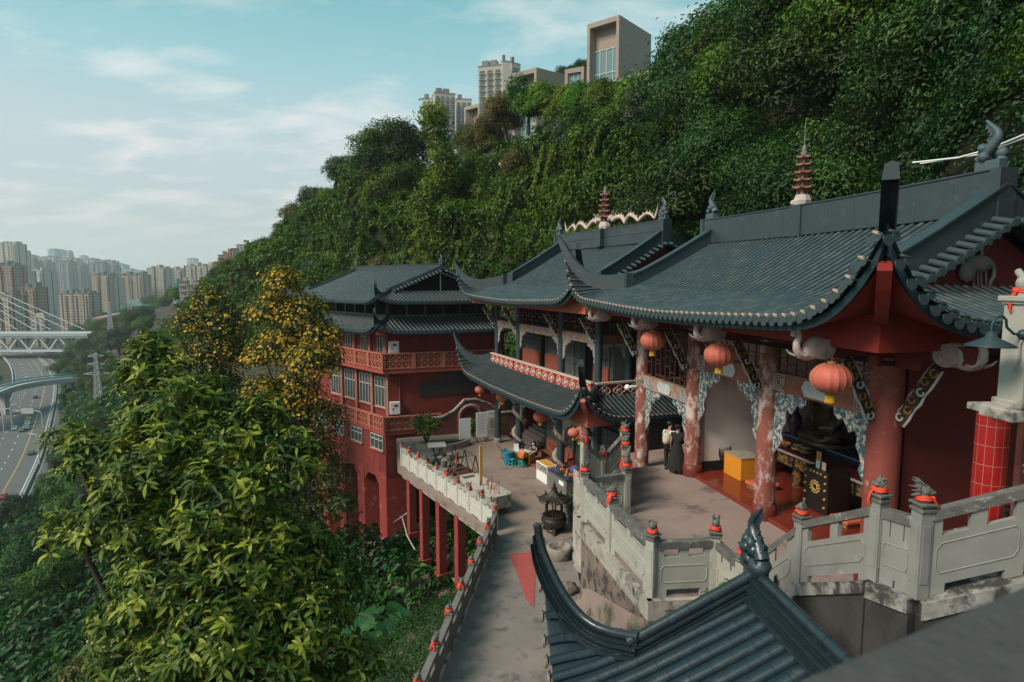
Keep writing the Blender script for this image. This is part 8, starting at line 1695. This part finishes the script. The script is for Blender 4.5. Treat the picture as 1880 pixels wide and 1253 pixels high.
# the vines that cover the cliff, and the ground cover under the path
def cover(name, n, ylo, yhi, flo, fhi, lsize, m, lump=1.6, xa='f', hang=.35, thick=.5, pw=2.0, holes=-9, dk=0):
    """leaves over the terrain between two lines, denser close by; lumpy, hanging downhill"""
    u = npr.random(n); y = 1 / (1 / ylo + u * (1 / yhi - 1 / ylo)) if pw == 2 else ylo + (yhi - ylo) * u
    xr, xl, zl, xf, zf, xc, zc_ = T(y); f = flo + (fhi - flo) * npr.random(n)
    x = xf + (xc - xf) * f if xa == 'f' else xr + (xl - xr) * f
    z = ground_z(x, y); e = .15; nx = -(ground_z(x + e, y) - z) / e; ny = -(ground_z(x, y + e) - z) / e; nn = np.stack([nx, ny, np.ones(n)], 1); nn /= np.linalg.norm(nn, axis=1, keepdims=True)
    gap = hills(x * .9 + 3, y * .9 + z * 1.1, .55, 1.1) + .6 * hills(x * 1.3, z * 1.5 + y, 1.3, 3); ok = (gap > holes) | (npr.random(n) < .10)
    def bulge(X, Y):
        Z = ground_z(X, Y); H = lump * np.maximum(-.1, .30 + 1.0 * hills(X, Y + Z * 1.3, .6, .9) + 1.0 * hills(X * 1.1, Y * 1.1 + Z * .9, 1.7, .4) + .45 * hills(X * 2, Y * 2 + Z * 1.7, 2.2)); return np.stack([X, Y, Z], 1) + nn * H[:, None]
    p0 = bulge(x, y); ta, tb = bulge(x + .3, y) - p0, bulge(x, y + .3) - p0; n2 = np.cross(ta, tb); n2 /= np.linalg.norm(n2, axis=1, keepdims=True) + 1e-9; n2 *= np.sign((n2 * nn).sum(1))[:, None] + 1e-6
    pos = p0 + n2 * (thick * npr.random(n))[:, None]
    nl = n2 + nn * .25 + np.array([0, 0, .20]) + npr.normal(size=(n, 3)) * .34; td = np.stack([nx * .5, ny * .5, -np.ones(n) * hang * 2], 1) + npr.normal(size=(n, 3)) * .7
    d = np.linalg.norm(pos, axis=1); sz = lsize * npr.uniform(.6, 1.3, n) * np.clip(d / 45, .55, 4)
    tint = np.clip(.42 + .30 * hills(x * .35, y * .35 + z * .3, 1.5, 2) + npr.normal(0, .16, n), 0, 1)
    pos, nl, sz, tint, td = pos[ok], nl[ok], sz[ok], tint[ok], td[ok]
    o = leaf_object(name, pos, nl, sz, m, tint, tdir=td, width=.6, droop=.3); o['kind'] = 'stuff'; return o
cover('climbing_vines', 300000, 46, 230, -.05, 1.15, .27, LM['mid'], 2.8, holes=-.42)
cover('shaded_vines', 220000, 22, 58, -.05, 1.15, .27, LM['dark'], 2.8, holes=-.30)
cover('cliff_foliage', 60000, 11, 40, .02, 1.0, .27, LM['blue'], 2.6, holes=-.2)
cover('slope_cover', 80000, 30, 800, .15, 1.0, .55, LM['dark'], 1.6, 'l')
cover('ground_cover', 170000, 8, 48, .62, 1.0, .15, leafmat('ground_cover_leaf', (.014, .050, .012), (.034, .105, .018), (.09, .19, .03), .3), .45, 'l', thick=.25)
cover('ground_cover', 90000, 8, 26, .80, 1.0, .24, MATS['ground_cover_leaf'], .35, 'l', thick=.3)
hp, hn, ht, hd = [], [], [], []                        # curtains of vine hanging down the cliff face
for i in range(48):
    y = 46 + 62 * r_.random(); xr, xl, zl, xf, zf, xc, zc_ = T(y); x0 = xf + (xc - xf) * (.25 + .75 * r_.random()); n = 260; dn = .8 + 2.2 * r_.random(); sgn = r_.normal() * .25; tt_ = npr.random(n); tq = r_.random() * .45 + .4
    x = x0 - dn * tt_ + npr.normal(0, .10, n); yy = y + npr.normal(0, (.3 + .5 * abs(sgn) * 3) * (1 - .55 * tt_), n) + sgn * tt_; z = ground_z(np.full(n, x0), np.full(n, y)) + 2.6 - (2.0 + 2.6 * dn) * tt_
    hp.append(np.stack([x - 1.6, yy - .8, z], 1)); hn.append(np.tile((-.75, -.55, .35), (n, 1)) + npr.normal(size=(n, 3)) * .35); ht.append(np.clip(npr.normal(tq, .16, n), 0, 1)); hd.append(np.tile((0, 0, -1.0), (n, 1)) + npr.normal(size=(n, 3)) * .4)
o = leaf_object('hanging_vines', np.concatenate(hp), np.concatenate(hn), npr.uniform(.18, .36, 48 * 260), LM['mid'], np.concatenate(ht), tdir=np.concatenate(hd), width=.6, droop=.3); o['kind'] = 'stuff'
# a tall pillar of vines on the hill
p = AT(797, 470, 76); p[2] = float(ground_z(p[0], 76)) - .5; bl_ = []
for k in range(15): z = 1.0 + (22.0 - p[2]) / 15.5 * k; bl_.append((.7 * math.sin(k * .8) + (.9 if k > 8 else 0), .5 * math.cos(k * 1.1), z, 2.3 - .5 * (k / 14) + .3 * math.sin(k * 2)))
for k in range(6): bl_.append((-1.7 - .1 * k, .3, 11 - 1.9 * k, 1.1)); bl_.append((1.9, 0, 14 - 1.6 * k, 1.0))
t = make_tree('vine_covered_tree', 'tall dead tree wrapped in hanging vines, standing like a pillar on the hill', 'tree', p - UP * 1.0, bl_, 9000, .42, LM['light'], .4, limbs=False, width=.6, droop=.6)
# the big glossy leaved tree in the foreground: whorls of long leaves
FB = []
for px, py, r, d in ((272, 640, 36, 9.6), (282, 700, 64, 9.5), (335, 745, 92, 9.2), (250, 775, 44, 9.2), (128, 815, 46, 9.0), (190, 845, 72, 8.9), (300, 850, 105, 8.6), (430, 815, 85, 9.0), (478, 765, 45, 9.0), (535, 850, 70, 8.8), (425, 925, 115, 8.2), (250, 950, 105, 8.5), (140, 985, 62, 8.5), (335, 1060, 115, 7.9), (475, 1020, 115, 8.1), (560, 1010, 60, 8.3), (610, 1070, 62, 8.3), (255, 1130, 85, 7.7), (420, 1155, 125, 7.4), (565, 1150, 95, 7.7), (645, 1220, 62, 7.8), (320, 1250, 125, 7.2), (480, 1265, 125, 7.2), (215, 1240, 70, 7.5), (380, 1330, 130, 7.2), (560, 1330, 120, 7.4)):
    q = AT(px, py, d); FB.append((*q, r * d / 1106))
FB = np.array(FB); base = np.array([-4.3, 8.6, on(-4.3, 8.6)])
ft = thing('broadleaf_tree', 'large foreground tree with whorls of long glossy yellow green leaves', 'tree', base)
b = MB(); fork = base + (0.1, 0, 4.6); b.tube([base - UP, base + (0, 0, 2.2), fork], [.34, .28, .22], 10)
for q in FB: c = fork * .5 + q[:3] * .5 + npr.normal(size=3) * .12; b.tube([fork, c - (0, 0, .25), q[:3] * .85 + c * .15, q[:3] + (0, 0, q[3] * .7)], [.12, .07, .04, .012], 6)
b.build('trunk', M_bark, ft)
def whorls(n, blobs, llen, nl=(8, 13)):
    wgt = blobs[:, 3] ** 2; k = npr.choice(len(blobs), n, p=wgt / wgt.sum()); d = npr.normal(size=(n, 3)); d[:, 2] = np.abs(d[:, 2]) * .9 - .25; d /= np.linalg.norm(d, axis=1, keepdims=True)
    c = blobs[k, :3] + d * (blobs[k, 3] * (.62 + .48 * npr.random(n) ** .6))[:, None]; ax = d * .75 + np.array([0, 0, .75]) + npr.normal(size=(n, 3)) * .18; ax /= np.linalg.norm(ax, axis=1, keepdims=True)
    V, Fc, Tn, tips, o = [], [], [], [], 0
    for i in range(n):
        a = ax[i]; s1 = np.cross(a, (0.3, .8, .2)); s1 /= np.linalg.norm(s1); s2 = np.cross(a, s1); m_ = npr.integers(nl[0], nl[1]); ph = npr.random() * 6.28; wt = npr.normal(.5, .16); tips.append(c[i] + a * .03)
        for j in range(m_):
            th = ph + 2 * math.pi * j / m_ + npr.normal() * .15; out = s1 * math.cos(th) + s2 * math.sin(th); L_ = llen * npr.uniform(.6, 1.15); el = npr.uniform(-.05, .75); w_ = L_ * npr.uniform(.105, .14); sd_ = np.cross(out, a); roll = npr.normal() * .25
            sd_ = sd_ * math.cos(roll) + a * math.sin(roll); p = c[i] - a * .05 * (j % 3); prev = p
            for q, (f, wf) in enumerate(((0, .12), (.28, .78), (.55, 1.0), (.80, .66), (1.0, .02))):
                e = el - 1.15 * f * f; pt = p + L_ * (out * f * (1 - .12 * f) + a * (math.sin(el) * f - .42 * f * f)); V += [pt - sd_ * w_ * wf + a * w_ * wf * .30, pt, pt + sd_ * w_ * wf + a * w_ * wf * .30]
            for q in range(4): r0 = o + 3 * q; Fc += [(r0, r0 + 1, r0 + 4, r0 + 3), (r0 + 1, r0 + 2, r0 + 5, r0 + 4)]
            o += 15; Tn += [min(1, max(0, wt + npr.normal(0, .12) + (.22 if j > m_ - 4 else 0)))] * 15
    return np.array(V), Fc, Tn, tips
def leafmesh(name, V, Fc, Tn, m, par):
    M_ = np.linalg.inv(np.array(ROOTM[par.name])); V = V @ M_[:3, :3].T + M_[:3, 3]; me = bpy.data.meshes.new(name); Fa = np.array(Fc, np.int32); nv, nf = len(V), len(Fa)
    me.vertices.add(nv); me.vertices.foreach_set('co', V.reshape(-1)); me.loops.add(nf * 4); me.loops.foreach_set('vertex_index', Fa.reshape(-1)); me.polygons.add(nf); me.polygons.foreach_set('loop_start', np.arange(nf, dtype=np.int32) * 4); me.polygons.foreach_set('use_smooth', np.ones(nf, bool))
    a = me.attributes.new('tint', 'FLOAT', 'POINT'); a.data.foreach_set('value', Tn); me.materials.append(m); me.update(); me.validate(); o = bpy.data.objects.new(name, me); col.objects.link(o); o.parent = par; ROOTM[o.name] = ROOTM[par.name]; return o
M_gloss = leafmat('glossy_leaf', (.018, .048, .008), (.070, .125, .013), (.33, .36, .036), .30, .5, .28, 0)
V, Fc, Tn, tips = whorls(1620, FB * np.array([1, 1, 1, .90]), .225); leafmesh('crown', V, Fc, Tn, M_gloss, ft)
b = MB(); [b.ball(q, .020, 5, 3, jit=.2) for q in tips[::4]]; struct(b.build('buds', mat('cream_buds', (.50, .40, .22), (.4, .3, .15), scale=9), ft), 'stuff')
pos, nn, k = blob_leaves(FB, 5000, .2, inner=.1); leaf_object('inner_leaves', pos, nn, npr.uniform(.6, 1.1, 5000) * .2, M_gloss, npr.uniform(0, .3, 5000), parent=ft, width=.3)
# the yellow flowering trees in front of the red building
def flower_tree(label, blobs_px, Y_, nfl, yfrac, p0, seed):
    B = []
    for px, py, r in blobs_px: q = AT(px, py, Y_ + rnd.uniform(-1.2, 1.2)); B.append((*q, r * Y_ / 1106))
    B = np.array(B); base = V3(p0); t = thing('flowering_tree', label, 'tree', base, 0, 'yellow flowering trees'); b = MB(); top = B[:3, :3].mean(0); b.tube([base - UP, base * .6 + top * .4, top], [.35, .26, .10], 8)
    for q in B: f = base * .45 + top * .55; b.tube([f, f * .4 + q[:3] * .6, q[:3] + (0, 0, q[3] * .5)], [.13, .07, .02], 6)
    b.build('trunk', M_bark, t); n = 15000; pos, nn, k = blob_leaves(B, n, .3, inner=.3, sq=.95); leaf_object('crown', pos, nn, npr.uniform(.6, 1.25, n) * .30, leafmat('compound_leaf', (.018, .042, .010), (.052, .095, .016), (.15, .19, .028), .35, objvar=.08), np.clip(npr.normal(.4, .25, n), 0, 1), parent=t, width=.36)
    nt_ = max(1, int(len(B) * yfrac)); pos, nn, k = blob_leaves(B[:nt_], nfl, .2, inner=.75, up=.9); cl = .5 + .5 * np.sin(pos[:, 0] * 5.1 + pos[:, 2] * 3.3) * np.sin(pos[:, 2] * 6.1 + pos[:, 1] * 4); keep = npr.random(nfl) < cl ** 1.3 * .95 + .03
    pos, nn = pos[keep], nn[keep]; leaf_object('flowers', pos, nn, npr.uniform(.6, 1.2, len(pos)) * .22, leafmat('yellow_flower', (.28, .18, .016), (.52, .31, .022), (.70, .45, .035), .3, objvar=0), npr.random(len(pos)), parent=t, width=.8)
flower_tree('tall yellow flowering tree touching the red building', ((520, 522, 36), (500, 575, 44), (555, 580, 48), (590, 620, 38), (525, 640, 52), (570, 670, 48), (480, 660, 34), (600, 660, 30), (480, 720, 34), (540, 740, 60), (600, 770, 40), (500, 800, 50), (575, 830, 60), (610, 880, 40), (530, 880, 60), (590, 940, 55), (535, 960, 50), (630, 930, 30)), 35, 13000, .60, (-12.0, 36, -20), 1)
flower_tree('smaller yellow flowering tree left of the tall one', ((385, 560, 34), (410, 600, 44), (360, 600, 40), (400, 650, 48), (355, 660, 40), (430, 660, 38), (400, 720, 50), (440, 740, 44), (370, 730, 45), (430, 820, 55)), 41, 6500, .7, (-20.5, 41, -25), 2)
# elephant ear plants in the hollow
M_taro = leafmat('taro_leaf', (.012, .060, .016), (.022, .095, .022), (.05, .14, .03), .3, .4, .45, .1)
def taro(name, label, p, n, s_, group):
    t = thing(name, label, 'plant', p, 0, group); V, Fc, Tn, b = [], [], [], MB()
    for i in range(n):
        a = 6.28 * i / n + rnd.uniform(-.4, .4); r = rnd.uniform(.25, .9) * s_; h = rnd.uniform(.6, 1.5) * s_; tip = V3(p) + (math.cos(a) * r, math.sin(a) * r, h); b.tube([p, V3(p) + (math.cos(a) * r * .4, math.sin(a) * r * .4, h * .7), tip], [.035, .03, .02], 5); L_ = rnd.uniform(.75, 1.25) * s_; out = V3((math.cos(a) * .8 + .2, math.sin(a) * .8 - .35, -.25)); out = unit(out); sd_ = unit(np.cross(out, UP)); nn = np.cross(sd_, out); o = len(V)
        out_ = [(-.25, .0), (-.42, .22), (-.30, .42), (0, .48), (.3, .42), (.6, .26), (.85, .1), (1.0, 0)]; pts = [(x, y) for x, y in out_] + [(x, -y) for x, y in out_[-2:0:-1]]
        V.append(tip + nn * -.03); V += [tip + L_ * (out * x + sd_ * y * .9 + nn * (.10 * abs(y) - .18 * max(0, x) ** 2 + .02 * math.sin(9 * x))) for x, y in pts]; m_ = len(pts); Fc += [(o, o + 1 + j, o + 1 + (j + 1) % m_, o) for j in range(m_)]; Tn += [rnd.uniform(.1, .9)] * (m_ + 1)
    b.build('stem', M_green, t); tri = [f[:3] for f in Fc]; me = bpy.data.meshes.new('leaves'); iv = np.linalg.inv(np.array(ROOTM[t.name])); Vn = np.array(V) @ iv[:3, :3].T + iv[:3, 3]; me.from_pydata([tuple(v) for v in Vn], [], tri); a_ = me.attributes.new('tint', 'FLOAT', 'POINT'); a_.data.foreach_set('value', Tn); me.materials.append(M_taro); o = bpy.data.objects.new('leaves', me); col.objects.link(o); o.parent = t
for i, (px, py) in enumerate(((690, 1075), (655, 1110), (705, 1110), (670, 1150), (640, 1075), (625, 1180), (675, 1190))):
    y = 24.0 - (py - 1075) * .03; p = AT(px, py, y); p[2] = on(p[0], y) + .1; k = (py - 514) / 1106
    yy = y
    for _ in range(14): yy += .35 * (1 if (-on((px - CX) / 1106 * yy, yy) / yy) > k - .03 else -1)
    x = (px - CX) / 1106 * yy; taro('elephant_ear_plant', 'clump of elephant ear plants with huge dark green leaves in the hollow', (x, yy, on(x, yy)), 7, .85, 'elephant ear plants below the courtyard')
for k, (x, y) in enumerate(((6.05, 12.6),)):
    pass
bush('sapling', 'thin leafy sapling growing from the terrace edge behind the dragon fish', 'plant', (4.45, 11.7, ZT - .4), .5, .9, 150, .17, LM['mid'], 4)
for (px, py, Y_, lb) in ((1640, 965, 0, ''),): pass
bush('shrub', 'low green plants among rocks beside the red tiled pillar', 'shrub', (7.6, 11.6, -6.6), .5, .7, 260, .14, M_green, 4)
b = MB(); b.tube([AT(1676, 299, 23), AT(1760, 290, 21), AT(1815, 275, 19), AT(1900, 240, 16), AT(1990, 205, 14)], .035, 5); b.tube([AT(1690, 301, 23), AT(1800, 284, 20), AT(1900, 247, 16), AT(1990, 213, 14)], .03, 5); tag(b.build('cable', M_white), 'pair of white cables crossing the bare earth above the roof ridge', 'cable')
b = MB(); pts = [AT(745, 945, 36), AT(732, 975, 35), AT(720, 990, 34.5)]; b.tube([AT(748, 942, 36), AT(722, 960, 36.5)], .05, 5); b.tube([AT(738, 948, 36), AT(748, 985, 34), AT(762, 1010, 33)], .04, 5); tag(b.build('plastic_pipe', mat('pale_pipe', (.45, .40, .32))), 'pale bent pipe hanging beside the corner pillar of the red building', 'pipe')
# rocks in the hollow
for i, (px, py, Y_, s_) in enumerate(((700, 930, 41, 1.5), (655, 900, 43, 1.4), (800, 960, 34, 1.5), (770, 920, 37, 1.3), (735, 1000, 35, .9), (820, 1010, 31, .8), (690, 1010, 37, 1.0), (760, 1170, 23, .3), (810, 1090, 26, .4), (860, 1000, 30, .8))):
    p = AT(px, py, Y_); p[2] = on(p[0], Y_); b = MB(); b.ball(p - UP * .3 * s_, (s_, s_ * .9, s_ * .7), 9, 7, jit=.3); b.sm = [False] * len(b.sm); tag(b.build('rock', mat('pinkish_rock', (.26, .17, .14), (.18, .12, .10), scale=1.5, rough=.95, c3=(.06, .05, .04), c3amt=.38, c3scale=1.2, bump=.4, bscale=5)), 'pinkish weathered rock among ground cover under the courtyard piers', 'rock', 'rocks in the hollow under the courtyard')

# ------------------------------------------------------------------ the air
b = MB(); b.box((0, 0, 109), (8600, 8600, 344)); hz = b.build('haze', []); hz['kind'] = 'stuff'
hm = bpy.data.materials.new('haze_air'); hm.use_nodes = True; t = hm.node_tree; t.nodes.clear(); o_ = N(t, 'ShaderNodeOutputMaterial'); pv = N(t, 'ShaderNodeVolumePrincipled'); pv.inputs['Color'].default_value = (.93, 1.0, 1.0, 1); pv.inputs['Density'].default_value = 1.7e-4; pv.inputs['Anisotropy'].default_value = .2
LK(t, pv.outputs[0], o_.inputs['Volume']); hz.data.materials.clear(); hz.data.materials.append(hm)
sc.cycles.volume_bounces = 2
